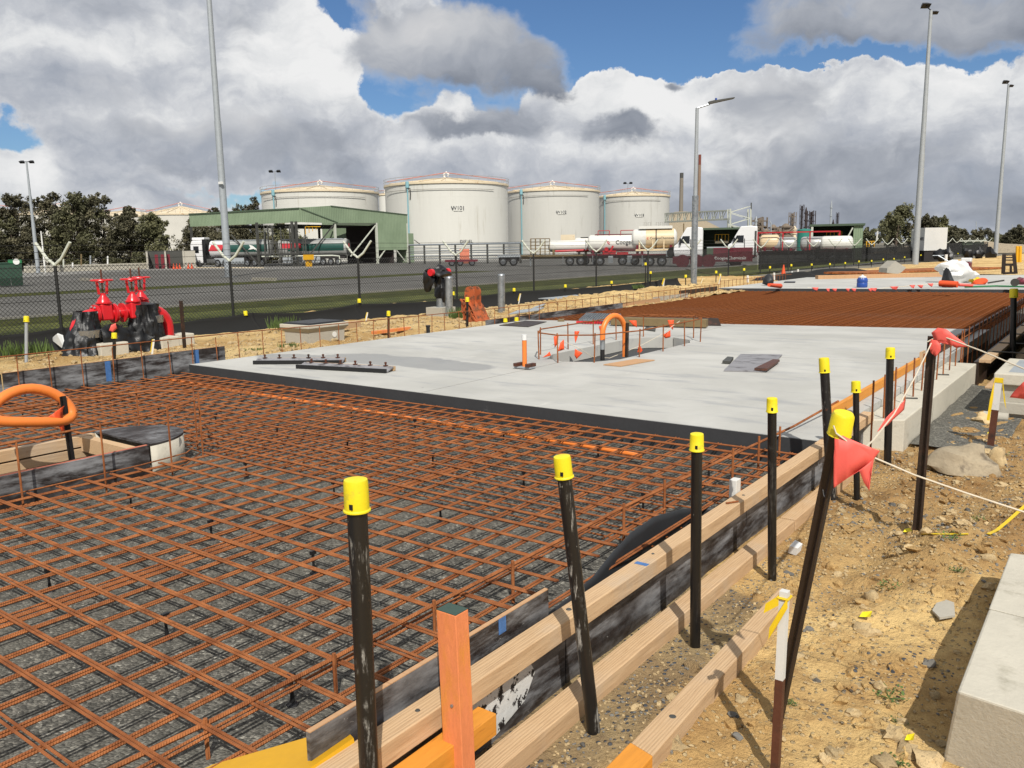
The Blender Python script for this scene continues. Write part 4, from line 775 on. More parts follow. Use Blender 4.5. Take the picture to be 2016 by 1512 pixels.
# wrapped hydrant
b = G(868, 618, -.2); hy = thing('wrapped_hydrant', 'red hydrant wrapped in black plastic behind the left bollard', 'hydrant', b); s = 1.25
def blobm(mb, c, r, seed, sub=3, rough=.5): mb.stone(c, r[0], r[1], r[2], random.Random(seed), sub, rough)
mb = MB(); blobm(mb, (b.x, b.y, .55), (.17, .17, .35), 1); blobm(mb, (b.x, b.y, 1.0), (.2, .34, .16), 2); blobm(mb, (b.x-.15, b.y-.3, .8), (.14, .16, .25), 5); mb.build('plastic_wrap', 'black_film', hy, True)
mb = MB(); mb.box(b.x-.3, b.x+.3, b.y-.3, b.y+.3, -.35, .0); mb.build('plinth', 'concrete', hy); MB().lathe([(.12, -.0), (.12, .25)], b+Vector((0, 0, .2)), 14).build('riser', 'galv', hy, True)
for dy in (-.36, .34): MB().lathe([(.1, -.05), (.1, .05)], (b.x, b.y+dy, 1.0), 14, 'y').build('outlet', 'red_paint', hy, True)
# excavator bucket
b = G(935, 634, -.1); bk = thing('excavator_bucket', 'rusty orange excavator bucket parked in the sand by the left slab edge', 'excavator bucket', b)
prof = [(u*.85, v*.85) for u, v in [(-.24, .66), (-.06, .60), (.08, .46), (.20, .24), (.32, .04), (.24, -.02), (.02, -.02), (-.14, .08), (-.24, .32)]]
mb = MB(); n = len(prof)
mb.add([(b.x+u, b.y-.25, b.z+v) for u, v in prof]+[(b.x+u, b.y+.25, b.z+v) for u, v in prof], [(i, (i+1) % n, n+(i+1) % n, n+i) for i in range(n) if i not in (7, 8)]); o = mb.build('shell', 'excavator_orange', bk); o.modifiers.new('s', 'SOLIDIFY').thickness = .03
for dy in (-.25, .24): MB().prism([(b.x+u, b.y+dy, b.z+v) for u, v in prof], (0, .02, 0)).build('side_plate', 'excavator_orange', bk)
for a_, b_ in ((prof[0], prof[4]), (prof[8], prof[3]), (prof[1], prof[7])): MB().beam((b.x+a_[0], b.y-.27, b.z+a_[1]), (b.x+b_[0], b.y-.27, b.z+b_[1]), .03, .05, (0, 1, 0)).build('stiffener', 'excavator_orange', bk)
for dy in (-.13, .10):
    ring_ = [(b.x-.05+.13*math.cos(a)*1.1, b.y+dy, b.z+.72+.14*math.sin(a)) for a in [i*math.pi/8 for i in range(9)]]+[(b.x-.20, b.y+dy, b.z+.5), (b.x+.08, b.y+dy, b.z+.40)]
    MB().prism(ring_, (0, .05, 0)).build('lug', 'excavator_orange', bk)
for i in range(5): MB().hexa([(b.x+.30, b.y-.28+.13*i, b.z-.02), (b.x+.36, b.y-.28+.13*i, b.z-.02), (b.x+.36, b.y-.22+.13*i, b.z-.02), (b.x+.30, b.y-.22+.13*i, b.z-.02)], [(b.x+.46, b.y-.265+.13*i, b.z+.02), (b.x+.47, b.y-.265+.13*i, b.z+.02), (b.x+.47, b.y-.235+.13*i, b.z+.02), (b.x+.46, b.y-.235+.13*i, b.z+.02)]).build('tooth', 'galv_dull', bk)
# valve manifold
VX = -15.8
va = thing('valve_manifold', 'red fire main manifold with three handwheel valves partly wrapped in black plastic', 'valve manifold', (VX, 8.5, -.2))
zc = .52
def elbow(y0, y1, m='red_paint'):
    s = 1 if y1 > y0 else -1; pts = [(VX, y0, -.3), (VX, y0, zc-.35)]+[(VX, y0+s*.34*(1-math.cos(a)), zc-.34+.34*math.sin(a)) for a in [i*math.pi/12 for i in range(1, 7)]]+[(VX, y1, zc)]
    MB().tube(pts, .115, 18).build('elbow', m, va, True)
elbow(7.62, 8.05); elbow(9.48, 9.1)
MB().tube([(VX, 8.0, zc), (VX, 9.15, zc)], .10, 18).build('main_pipe', 'red_paint', va, True)
for y in (8.00, 8.03, 8.36, 8.39, 8.55): 
    f = MB().lathe([(.19, -.012), (.19, .012)], (VX, y, zc), 22, 'y').build('flange', 'red_paint', va, True)
    if y in (8.00, 8.39):
        for k in range(8): a = k*math.pi/4+.3; MB().lathe([(.018, -.035), (.018, .035)], (VX+.155*math.cos(a), y, zc+.155*math.sin(a)), 6, 'y').build('bolt', 'galv_dull', f)
def valve(x, y, dz=0):
    MB().hexa([(x-.13, y-.12, zc-.12), (x+.13, y-.12, zc-.12), (x+.13, y+.12, zc-.12), (x-.13, y+.12, zc-.12)], [(x-.11, y-.11, zc+.2), (x+.11, y-.11, zc+.2), (x+.11, y+.11, zc+.2), (x-.11, y+.11, zc+.2)]).build('valve_body', 'red_paint', va, bevel=.03)
    MB().lathe([(.145, .20), (.145, .225), (.125, .23), (.10, .29), (.06, .34), (.05, .38), (.05, .40)], (x, y, zc), 18).build('bonnet', 'red_paint', va, True)
    for s in (-1, 1): MB().beam((x, y+s*.075, zc+.38), (x, y+s*.10, zc+.62+dz), .03, .045, (1, 0, 0)).build('yoke_arm', 'red_paint', va)
    MB().tube([(x, y, zc+.3), (x, y, zc+.85+dz)], .017, 8).build('stem', 'brown_steel', va, True)
    w = MB(); rim = [(x+.19*math.cos(a), y+.19*math.sin(a), zc+.645+dz) for a in [i*2*math.pi/20 for i in range(21)]]; w.tube(rim, .017, 8, cap=False)
    for k in range(5): a = k*2*math.pi/5; w.tube([(x, y, zc+.645+dz), (x+.19*math.cos(a), y+.19*math.sin(a), zc+.645+dz)], .012, 6)
    w.lathe([(.045, .60+dz), (.045, .67+dz)], (x, y, zc), 12); w.build('handwheel', 'red_paint', va, True)
valve(VX, 8.20); valve(VX+.05, 8.76); valve(VX-.45, 9.22, .01)
# plastic wraps and tape
wr = MB()
def drape(u, v):
    a = u*2*math.pi; zz = .60-.95*v; r = .21+.20*v-.07*abs(noise.noise(Vector((math.cos(a)*2.2, math.sin(a)*2.2, v*2.2))))-.07*abs(noise.noise(Vector((math.cos(a)*5, math.sin(a)*5, v*3.5))))+.03*math.sin(a*5+v*2)*v
    return (VX+r*math.cos(a)*1.1, 7.68+.16*(1-v)+r*math.sin(a)*1.05, zz)
wr.grid(drape, 64, 28); wr.build('plastic_wrap', 'black_film', va, True)
wr = MB()
def drape2(u, v):
    a = u*2*math.pi; zz = .66-1.0*v; r = .22+.12*v-.07*abs(noise.noise(Vector((math.cos(a)*2.2+7, math.sin(a)*2.2, v*2.2))))-.07*abs(noise.noise(Vector((math.cos(a)*5+4, math.sin(a)*5, v*3.5))))+.03*math.sin(a*4+v*2)*v
    return (VX+.05+r*math.cos(a)*1.2, 8.98+r*math.sin(a)*1.35, zz)
wr.grid(drape2, 64, 28); wr.lathe([(.20, .66), (.05, .70), (0, .705)], (VX+.05, 8.98, 0), 16); wr.build('plastic_wrap', 'black_film', va, True)
for y, z0, r in ((7.80, .10, .25), (9.08, .28, .245)):
    MB().lathe([(r*.8, z0), (r, z0+.01), (r, z0+.15), (r*.8, z0+.16)], (VX+.08, y, 0), 20).build('tape_band', 'chrome', va, True)
pb = MB()
def film(u, v): return (VX+.28+.10*noise.noise(Vector((u*6, v*3, 4)))+.12*v, 7.95+1.0*u, .25-.52*v+.10*math.sin(u*7)*(1-v))
pb.grid(film, 26, 10); pb.build('plastic_skirt', 'black_film', va, True)
for i, (x0, x1, y0, y1, lab) in enumerate(((-15.75, -15.35, 9.05, 9.45, 'pale concrete thrust block in front of the manifold elbow'), (-16.0, -15.6, 9.6, 9.95, 'concrete block behind the right hand manifold elbow'), (-15.6, -15.3, 7.8, 8.35, 'concrete footing under the left manifold wrap'))):
    tag(MB().box(x0, x1, y0, y1, -.4, .0).build('concrete_block', 'concrete_pale', bevel=.02), lab, 'concrete block')
q = AX(219, 640, VX+.35); pennant([q, q+Vector((0, .09, .03)), q+Vector((0, .11, -.07)), q+Vector((0, .02, -.14)), q+Vector((0, -.06, -.10))], 'small red tag hanging from the manifold flange', 'flag')
tag(MB().add([(VX-.35, 7.95, .0), (VX-.35, 8.7, .05), (VX-.30, 8.7, .26), (VX-.30, 7.95, .22)], [(0, 1, 2, 3)]).build('foam_sheet', 'sign_white'), 'white sheet tucked under the red manifold pipe', 'sheet')
tag(MB().prism([G(100, 668, -.1), G(128, 690, -.1), G(122, 662, .1), G(112, 658, .1)], (0, .02, .02)).build('foam_sheet', 'sign_white'), 'white triangular sheet left of the wrapped manifold', 'sheet')

# fence-side posts with yellow caps, stakes
def simple_cap(x, yb, yt, zb, label, r=.03, m='tube', group=None):
    b = G(x, yb, zb); t = AD(x, yt, math.hypot(b.x, b.y)); return cap_post(b, t, label, r, r*1.6, .10, m, group)
simple_cap(52, 715, 622, -.2, 'pale post with yellow cap left of the wrapped manifold', .028, 'galv_dull')
simple_cap(225, 706, 655, -.2, 'short black post with yellow cap in front of the manifold')
t = thing('star_picket', 'bare dark picket right of the red manifold elbow', 'picket', G(364, 690, -.2)); b = G(364, 690, -.2); MB().beam(b-Vector((0, 0, .1)), AD(356, 592, b.xy.length), .05, .05).build('shaft', 'dark_steel', t)
simple_cap(765, 665, 612, -.1, 'dark post with yellow cap on the left slab edge', .024)
simple_cap(920, 645, 585, -.1, 'dark post with yellow cap before the excavator bucket', .028)
sg = 'white stakes with yellow tape in the sand'
for x, yb, yt, tx, lab in ((303, 700, 668, 297, 'white stake with yellow strip before the manifold block'), (724, 633, 615, 720, 'white stake with yellow strip beside the silt cloth'), (1025, 598, 578, 1018, 'white stake with yellow tape right of the second bollard'), (1308, 575, 548, 1300, 'leaning white stake with yellow ribbon on the sand mound'), (1419, 560, 540, 1415, 'white stake with yellow tape at the far slab corner'), (1384, 558, 548, 1380, 'short white stake beside the light pole')):
    b = G(x-4, yb, -.12); t = AD(x, yt, b.xy.length); o = thing('survey_stake', lab, 'stake', b, sg); MB().beam(b, t, .05, .03).build('shaft', 'white_paint', o); MB().prism([t+Vector((-.03, -.02, 0)), t+Vector((.03, -.02, 0)), t+Vector((-.05, -.03, -.25)), t+Vector((-.10, -.03, -.22))], (0, .006, 0)).build('tape_ribbon', 'yellow_tape', o)
# silt cloth along the fence foot with its capped posts
sx = lambda y: -17.9+.035*(y-8)
def cap_small(x, y, z, label): return label
sc_t = [(2.0, .10), (6.9, .12), (8.2, -.02), (9.6, .0), (10.9, .06), (12.85, .09), (12.9, -.02), (14.4, .10), (16.2, .13), (16.3, .0), (18.5, .08), (20.7, .0), (23.4, .06), (25, -.08), (27.8, -.02), (30, .02), (33, .03)]
segs = [(2.0, 8.4), (8.3, 13.0), (12.9, 16.4), (16.3, 23.6), (23.5, 36)]
for i, (a, b) in enumerate(segs):
    mb = MB()
    def cl(u, v, a=a, b=b):
        y = a+(b-a)*u; zt = .14-.10*math.sin(math.pi*u)+.03*noise.noise(Vector((y, 0, 2))); zb = -.40
        return (sx(y)+.55*v**2+.10*noise.noise(Vector((y*1.1, v*2, 5)))*v, y, zt+(zb-zt)*v)
    mb.grid(cl, 50, 8); o = mb.build('silt_cloth', 'silt_cloth', smooth=True); o.modifiers.new('s', 'SOLIDIFY').thickness = .01
    tag(o, ['black silt cloth at the fence foot by the left picture edge', 'black silt cloth sagging behind the bare dark picket', 'black silt cloth sagging between two capped posts', 'black silt cloth behind the bollards and wrapped hydrant', 'black silt cloth running on behind the sand mound'][i], 'silt cloth')
g_ = 'yellow capped pickets along the silt cloth'
for i, (x, yt) in enumerate(((483, 612), (707, 588), (892, 574), (1012, 567), (1113, 560), (1204, 553), (1271, 517), (1281, 534))):
    p = AX(x, yt, -18.0+.03*0); p = AX(x, yt, sx(p.y)); cap_post((p.x, p.y, -.4), p, ORD[i]+' thin yellow capped picket from the left along the black silt cloth', .022, .05, .11, 'tube', g_)
for i, (x, yt) in enumerate(((1350, 541), (1410, 533), (1418, 539), (1465, 528), (1516, 524), (1558, 520), (1598, 519), (1634, 518), (1664, 516), (1691, 513), (1716, 512), (1739, 509), (1760, 508), (1781, 505), (1798, 503), (1813, 501), (1833, 503), (1862, 500), (1874, 500), (1886, 498), (1898, 498), (1910, 497))):
    p = AX(x, yt, -18.5); p = AX(x, yt, -17.2); 
    if p.y > 150: continue
    cap_post((p.x, p.y, -.35), p, ORD[i]+' small yellow capped picket from the left along the far dark fence', .024, .06, .13, 'tube', 'capped pickets along the far fence')
# odds and ends in the sand
tag(MB().beam(G(735, 655, -.02), G(805, 646, -.02), .12, .06).build('plank', 'orange_paint'), 'orange painted plank lying in the sand left of the slab', 'plank')
tag(MB().beam(G(615, 652, -.05), G(706, 637, -.05), .12, .14).build('plank', 'timber'), 'sawn timber plank on edge behind the precast pit', 'plank')
for i, (a, b, c_, d_) in enumerate((((1000, 620), (1060, 612), (1072, 606), (1020, 612)), ((1040, 612), (1068, 603), (1075, 598), (1055, 604)))):
    flat('metal_sheet', [a, b, c_, d_], .02, 'galv_dull', ('crumpled grey metal sheet on the sand by the second bollard', 'small grey metal scrap beyond the crumpled sheet')[i], 'metal sheet', -.02)
flat('corrugated_sheet', [(1030, 588), (1100, 590), (1150, 583), (1075, 577)], .03, 'galv_dull', 'flat stack of corrugated sheets by the silt cloth', 'metal sheet', -.2)
tag(MB().lathe([(.04, -.1), (.04, .12), (.05, .12), (.05, .15)], G(843, 655, 0), 12).build('pipe_stub', 'plastic_black', smooth=True), 'little black pipe stub at the left slab edge', 'pipe')
for x, y, lab in ((995, 634, 'yellow cap lying by the dark board on the slab'), (1017, 632, 'second yellow cap lying upright on the slab edge')):
    p = G(x, y, .03); tag(MB().lathe([(.05, 0), (.045, .08), (.02, .085)], p, 12).build('safety_cap', 'cap_yellow', smooth=True), lab, 'cap')

# ================================================================ CHAIN LINK FENCE
FX = lambda i: -23.0+.244*i
FY = lambda i: 10.72+5.215*i
fence = thing('chain_link_fence', 'black chain link security fence with cranked arms and barbed wire', 'fence', (-23, 10, -.4)); ZC = 1.43; ZB = -.42
NP = 26
for i in range(-2, NP):
    x, y = FX(i), FY(i); po = MB().tube([(x, y, ZB), (x, y, ZC-.05)], .042, 10).build('post', 'fence_wire', fence, True)
    for s in (-1, 1):                          # arms fan out across the fence
        MB().tube([(x, y, ZC-.06), (x-.05*s, y-.02*s, ZC), (x-.2*s, y-.09*s, ZC+.12), (x-.50*s, y-.21*s, ZC+.55)], [.040, .042, .042, .040], 8).build('arm', 'steel_pale', po, True)
ln = lambda t, z: (FX(t), FY(t), z)
mb = MB()
for z in (ZC+.12, ZC+.30, ZC+.48):
    for i in range(-2, NP-1): mb.tube([ln(i, z), ln(i+.5, z-.02), ln(i+1, z)], .006, 4)
mb.build('barbed_wire', 'fence_wire', fence); 
mb = MB()
for z in (ZC-.10, .45, ZB+.06): mb.tube([ln(-2, z), ln(NP-1, z)], .007, 4)
mb.build('tension_wire', 'fence_wire', fence)
dirv = Vector((.244, 5.215, 0)).normalized(); Hh = ZC-.06-ZB
def mesh_part(t0, t1, pitch, r):
    mb = MB(); a = Vector(ln(t0, ZB)); L = (Vector(ln(t1, ZB))-a).length; n = int(L/pitch)
    for k in range(-int(Hh/pitch)-1, n+1):
        for s in (1, -1):
            # diagonal wire, clipped to the panel
            u0 = k*pitch if s > 0 else k*pitch+Hh; u1 = u0+s*Hh; z0, z1 = 0., Hh
            if s > 0:
                if u0 < 0: z0 = -u0; u0 = 0
                if u1 > L: z1 = Hh-(u1-L); u1 = L
            else:
                if u0 > L: z0 = u0-L; u0 = L
                if u1 < 0: z1 = Hh+u1; u1 = 0
            if z1-z0 > .05: mb.tube([a+dirv*u0+Vector((.004*s, 0, z0)), a+dirv*u1+Vector((.004*s, 0, z1))], r, 3, False)
    o = mb.build('wire_mesh', 'fence_wire', fence); o['kind'] = 'stuff'
mesh_part(-2, 8, .115, .0068); mesh_part(8, NP-1, .2, .008)
def cloth(t0, t1, m):
    mb = MB(); mb.grid(lambda u, v: (FX(t0+(t1-t0)*u)-.03+.03*noise.noise(Vector((u*60, v*3, 1))), FY(t0+(t1-t0)*u), ZB+.28+(1.12-ZB-.28+.05*math.sin(u*(t1-t0)*math.pi))*v), 80, 4); mb.build('shade_cloth', m, fence, True)
cloth(-2, 8.9, 'shade_cloth'); cloth(8.95, NP-1, 'shade_cloth_dense')
tag(MB().tube([AX(1415, 543, -20.5), AX(1350, 530, -22)], .02, 6).build('brace_pole', 'dark_steel'), 'thin dark brace leaning from the light pole foot', 'brace')

# ================================================================ LIGHT POLES
def light_pole(base, h, r0, r1, label, heads, name='light_pole', n=12, m='galv_dull'):
    t = thing(name, label, 'light pole', base); b = Vector(base)
    MB().tube([b, b+Vector((0, 0, h*.45)), b+Vector((0, 0, h*.45+.01)), b+Vector((0, 0, h))], [r0, r0*.75+r1*.25, (r0*.75+r1*.25)*.9, r1], n).build('mast', m, t, True)
    MB().box(b.x-r0*1.6, b.x+r0*1.6, b.y-r0*1.6, b.y+r0*1.6, b.z, b.z+.05).build('base_plate', m, t)
    for hd in heads: hd(t, b+Vector((0, 0, h)))
    return t
def flood(off, tilt=.5, s=.5):
    def f(t, p):
        c = p+Vector(off); MB().tube([p, c], .04, 6).build('bracket', 'lamp_black', t)
        d = _r*s*.5; u = Vector((_h.x*.4, _h.y*.4, .35))*s; w = Vector((-_h.x, -_h.y, .6)).normalized()*s*.35
        o = MB().hexa([c-d-w, c+d-w, c+d+w, c-d+w], [c-d*.6-w*.5+u, c+d*.6-w*.5+u, c+d*.6+w*.5+u, c-d*.6+w*.5+u]).build('floodlight', 'lamp_black', t)
    return f
def flood2(t, p): flood(tuple(-_r*.55+Vector((0, 0, -.1))), s=.55)(t, p); flood(tuple(_r*.55+Vector((0, 0, -.1))), s=.55)(t, p)
b = AD(450, 548, 60); b = Vector((b.x, b.y, -.42)); b = AD(450, 545, 74); b.z = -.42
pl = light_pole(b, 28, .30, .17, 'tall tapered steel lighting mast rising past the top of the picture on the left', [], m='galv_dull')
c = AD(436, 360, 73.5); MB().box(c.x-.3, c.x+.1, c.y-.1, c.y+.1, c.z-.1, c.z+.1).build('camera_box', 'sign_white', pl)
b = G(1365, 590, -.3); b = AX(1365, 588, -13.5); b.z = -.3
t = AX(1370, 212, b.x); lp = light_pole(b, t.z+.3, .105, .06, 'galvanised street light with angled lamp head at the far slab corner', [])
lv = _r; q = Vector((b.x, b.y, t.z)); MB().tube([q, q+lv*.45+Vector((0, 0, .13))], .035, 8).build('arm', 'galv', lp, True)
e_ = q+lv*.42+Vector((0, 0, .12)); mb = MB(); w = Vector((-lv.y, lv.x, 0))*.13
mb.hexa([e_-w*.6, e_+lv*.25-w+Vector((0, 0, .06)), e_+lv*.25+w+Vector((0, 0, .06)), e_+w*.6], [e_-w*.6+Vector((0, 0, .1)), e_+lv*.25-w+Vector((0, 0, .15)), e_+lv*.25+w+Vector((0, 0, .15)), e_+w*.6+Vector((0, 0, .1))])
mb.hexa([e_+lv*.25-w+Vector((0, 0, .06)), e_+lv*.95-w+Vector((0, 0, .20)), e_+lv*.95+w+Vector((0, 0, .20)), e_+lv*.25+w+Vector((0, 0, .06))], [e_+lv*.25-w+Vector((0, 0, .14)), e_+lv*.95-w+Vector((0, 0, .235)), e_+lv*.95+w+Vector((0, 0, .235)), e_+lv*.25+w+Vector((0, 0, .14))]).build('lamp_head', 'steel_dark', lp)
MB().lathe([(.04, .14), (.04, .22), (.02, .23)], e_+lv*.28, 10).build('sensor', 'blue_plastic', lp)
MB().box(b.x-.2, b.x+.2, b.y-.2, b.y+.2, -.4, -.12).build('footing', 'concrete', lp); MB().tube([b, b+Vector((0, 0, 3.8))], .12, 12).build('lower_sleeve', 'galv', lp, True)
b = AD(1803, 497, 78); b.z = -.4; t = AD(1822, 22, 78); light_pole(b, t.z+.4, .26, .13, 'tall mast with floodlight cluster behind the white container', [flood((-.35, -.2, .35), s=.7), flood((.3, .2, -.2), s=.45)])
b = AD(1961, 484, 120); b.z = -.4; t = AD(1974, 168, 120); light_pole(b, t.z+.4, .26, .13, 'farther mast with floodlights near the right picture edge', [flood((-.3, 0, .3), s=.7), flood((.3, 0, -.2), s=.5)])
b = AD(74, 523, 112); b.z = -.4; t = AD(52, 318, 112); light_pole(b, t.z+.4, .22, .09, 'slim mast with twin floodlights in front of the trees on the left', [flood2])
b = AD(88, 525, 108); b.z = -.4; t = AD(85, 455, 108); light_pole(b, t.z+.4, .09, .07, 'short white post with small lamp beside the slim mast', [], m='white_paint')
for (x, yb, yt, D, lab) in ((543, 375, 338, 205, 'roof mast with twin floodlights behind the left storage tank'), (1236, 380, 361, 260, 'roof mast with twin floodlights behind the third storage tank')):
    b = AD(x, yb, D); t = AD(x, yt, D); light_pole((b.x, b.y, b.z-8), t.z-b.z+8, .1, .08, lab, [lambda t_, p_: (flood(tuple(-_r*.9), s=1.0)(t_, p_), flood(tuple(_r*.9), s=1.0)(t_, p_))])

# ================================================================ ON THE FAR SLAB
p = G(1697, 566); jg = thing('water_jug', 'blue water cooler jug with white lid on the far slab', 'water jug', p)
MB().lathe([(.17, 0), (.19, .03), (.19, .16), (.18, .18), (.19, .20), (.19, .30), (.15, .36)], p, 18).build('body', 'blue_plastic', jg, True); MB().lathe([(.14, .36), (.14, .40), (.05, .43), (.03, .46)], p, 14).build('lid', 'white_plastic', jg, True); MB().tube([p+Vector((.0, -.16, .28)), p+Vector((0, -.19, .38)), p+Vector((0, 0, .47)), p+Vector((0, .19, .38)), p+Vector((0, .16, .28))], .012, 6).build('handle', 'white_plastic', jg)
p = G(1512, 562, .0); cn = thing('fallen_marker', 'orange marker tube with black rubber base lying on the far slab', 'marker', p)
mb = MB(); mb.stone((p.x, p.y, .22), .2, .3, .24, random.Random(4), 2, .3); mb.build('base', 'rubber', cn, True); MB().tube([G(1514, 561, .25), G(1536, 563, .1)], [.06, .09], 10).build('tube', 'flag_orange', cn, True)
flat('trowel_float', [(1543, 557), (1565, 557), (1566, 555), (1546, 555)], .03, 'plastic_black', 'dark float tool lying flat on the far slab', 'tool')
for i, (x, y, w) in enumerate(((1605, 569, 7), (1630, 571, 4), (1643, 571, 5), (1669, 571, 4), (1681, 571, 5), (1713, 571, 4), (1720, 570, 7), (1760, 567, 9), (1796, 564, 6), (1812, 564, 6), (1832, 561, 6))):
    D = G(x, 568).xy.length*.985; pennant([AD(x-w, y-3, D), AD(x+w, y-3, D), AD(x+w*.5, y+4, D), AD(x-w*.3, y+2, D)], ORD[i]+' little red pennant from the left along the near edge of the far slab', 'flag', 'pennants along the far slab edge', .03)
tag(MB().tube([AD(1590, 566, 33.3), AD(1640, 569, 33), AD(1720, 569, 32.9), AD(1800, 562, 33), AD(1850, 559, 33.2)], .012, 5).build('rope', 'rope', smooth=True), 'twine with pennants lying along the near edge of the far slab', 'rope')
p = G(1885, 556); wb = MB()
wb.stone((p.x, p.y, .30), .62, .62, .46, random.Random(11), 3, .35); wb.stone((p.x-.35, p.y-.2, .55), .45, .4, .28, random.Random(12), 3, .5); o = wb.build('crumpled_sheet', 'white_plastic', smooth=True); tag(o, 'heap of crumpled white plastic on the far slab', 'plastic heap')
tr = thing('power_trowel', 'power trowel with dark red engine and long raised handle behind the white heap', 'power trowel', G(1898, 548)); p = G(1898, 548)
MB().lathe([(.48, .02), (.48, .1), (.1, .16), (.1, .3)], p, 18).build('guard_ring', 'steel_dark', tr); MB().box(p.x-.25, p.x+.25, p.y-.25, p.y+.25, .32, .72).build('engine', 'truck_maroon', tr, bevel=.04); MB().box(p.x-.15, p.x+.25, p.y-.2, p.y+.2, .73, .9).build('fuel_tank', 'white_plastic', tr, bevel=.03); MB().lathe([(.12, -.2), (.12, .2)], p+Vector((-.3, 0, .65)), 12, 'y').build('air_filter', 'plastic_black', tr)
MB().tube([p+Vector((-.1, 0, .4)), AD(1847, 503, p.xy.length)], .022, 8).build('handle', 'galv', tr, True); q = AD(1847, 503, p.xy.length); MB().tube([q-_r*.25, q+_r*.25], .02, 6).build('grip', 'galv', tr)
tag(MB().tube([G(1850, 558, .3), G(1885, 560, .28)], .1, 12).build('marker_tube', 'flag_orange', smooth=True), 'thick orange tube lying in front of the white heap', 'tube')
tag(MB().tube([G(1888, 561, .22), G(1915, 562, .2)], .05, 10).build('marker_tube', 'flag', smooth=True), 'thin red and white tube lying right of the orange tube', 'tube')
mb = MB(); p = G(1864, 566); mb.stone((p.x, p.y, .25), .2, .14, .36, random.Random(9), 3, .4); tag(mb.build('rubber_base', 'rubber', smooth=True), 'black rubber base standing among the orange tubes', 'base')
tag(MB().beam(G(1945, 557, .1), G(1977, 552, .2), .12, .06).build('screed_bar', 'steel_dark'), 'dark screed bar propped at the right of the tools', 'bar')
tag(MB().tube([G(1900, 565, .05), G(1960, 563, .05), G(2040, 565, .05)], .03, 8).build('hose', 'lid_green', smooth=True), 'pale green hose stretched along the far slab edge', 'hose')
tag(MB().lathe([(.13, -.01), (.13, .01)], G(1998, 556, .25), 16, 'y').build('round_float', 'steel_dark'), 'round grey float standing by the right picture edge', 'tool')
pg = [('yellow', (1921, 559), 'yellow_tape', 'yellow and orange bundle of tape on the far slab'), ('m', (1932, 560), 'flag_orange', 'orange pennant heap next to the yellow tape'), ('b', (2012, 560), 'truck_maroon', 'dark red bag at the right picture edge on the far slab')]
for k, (x, y), m_, lab in pg: p = G(x, y); mb = MB(); mb.stone((p.x, p.y, .10), .24, .2, .14, random.Random(x), 2, .5); tag(mb.build('tape_bundle' if k != 'b' else 'tool_bag', m_, smooth=True), lab, 'bundle' if k != 'b' else 'bag')
# beyond the far slab
tag(MB().beam(G(1608, 546, .08), G(1862, 541, .08), .3, .18).build('plank', 'ply'), 'long tan timber plank along the far edge of the far slab', 'plank')
p = G(1765, 539); mb = MB(); mb.prism([AD(1746, 537, 44), AD(1747, 528, 44), AD(1763, 513.5, 44), AD(1784, 527, 44), AD(1775, 536, 44), AD(1768, 539, 44)], _h*.9); tag(mb.build('concrete_lump', 'concrete'), 'tilted broken concrete lump beyond the far slab', 'concrete lump')
tag(MB().beam(G(1660, 538, .02), G(1930, 527, .02), 2.6, .1).build('mesh_stack', 'rust'), 'low stack of rusty mesh sheets beyond the tan plank', 'mesh stack')
fr = thing('work_frame', 'dark steel work frame with ladder rungs near the right picture edge', 'frame', G(1990, 538)); D = G(1990, 540).xy.length
for xa, xb in ((1975, 1977), (2000, 1996)): MB().beam(AD(xa, 539, D), AD(xb, 500, D), .16, .16).build('leg', 'dark_steel', fr)
for yy_ in (502, 507, 512, 521): MB().beam(AD(1976, yy_, D), AD(1997, yy_, D), .1, .12 if yy_ > 515 else .06).build('rung', 'dark_steel', fr)
MB().beam(AD(1974, 538, D), AD(2001, 537, D), .16, .1).build('sill', 'dark_steel', fr); MB().beam(AD(1990, 536, D), AD(1990, 522, D), .1, .1).build('strut', 'dark_steel', fr)
for i, x in enumerate((2003, 2009)):
    b = AD(x, 505, 75); b.z = -.1; t = AD(x, 485, 75); o = thing('yellow_bollard', ('left of two yellow bollards at the right picture edge', 'right of two yellow bollards at the right picture edge')[i], 'bollard', b, 'yellow bollards'); MB().tube([b, t], .11, 12).build('tube', 'yellow_steel', o, True); MB().lathe([(.11, 0), (.06, .03), (0, .035)], t, 12).build('dome_cap', 'yellow_steel', o, True)
p = AD(1862, 515, 60); tag(MB().tube([p, p+Vector((0, 0, .45))], .09, 10).build('pipe_stub', 'white_plastic', smooth=True), 'short white pipe stub with red band before the far dark fence', 'pipe')
for x, yb, yt, lab in ((1472, 556, 542, 'white pipe stub beside the fallen marker'), (1524, 551, 537, 'white pipe stub right of the fallen marker'), (1559, 547, 534, 'thick white pipe stub at the far slab corner'), (1571, 545, 530, 'tall white pipe stub at the far slab corner')):
    b = G(x, yb, -.1); tag(MB().tube([b, AD(x, yt, b.xy.length)], .05, 8).build('pipe_stub', 'white_plastic', smooth=True), lab, 'pipe')
bm = MB(); p = AD(1645, 534, 50)
def heap(u, v): return (p.x-3+6*u, p.y-1+4*v, -.35+.55*max(0, math.sin(math.pi*u)*math.sin(math.pi*v)+.25*noise.noise(Vector((u*5, v*5, 0)))))
bm.grid(heap, 24, 12); tag(bm.build('covered_heap', 'silt_cloth', smooth=True), 'low heap covered with black cloth in front of the far fence', 'heap')
p = AD(1560, 540, 44); bm = MB(); bm.grid(lambda u, v: (p.x-2.5+5*u, p.y-1+3*v, -.3+.5*max(0, math.sin(math.pi*u)*math.sin(math.pi*v)+.25*noise.noise(Vector((u*5, v*5, 9))))), 24, 12); tag(bm.build('covered_heap', 'silt_cloth', smooth=True), 'black covered heap left of the tan plank', 'heap')
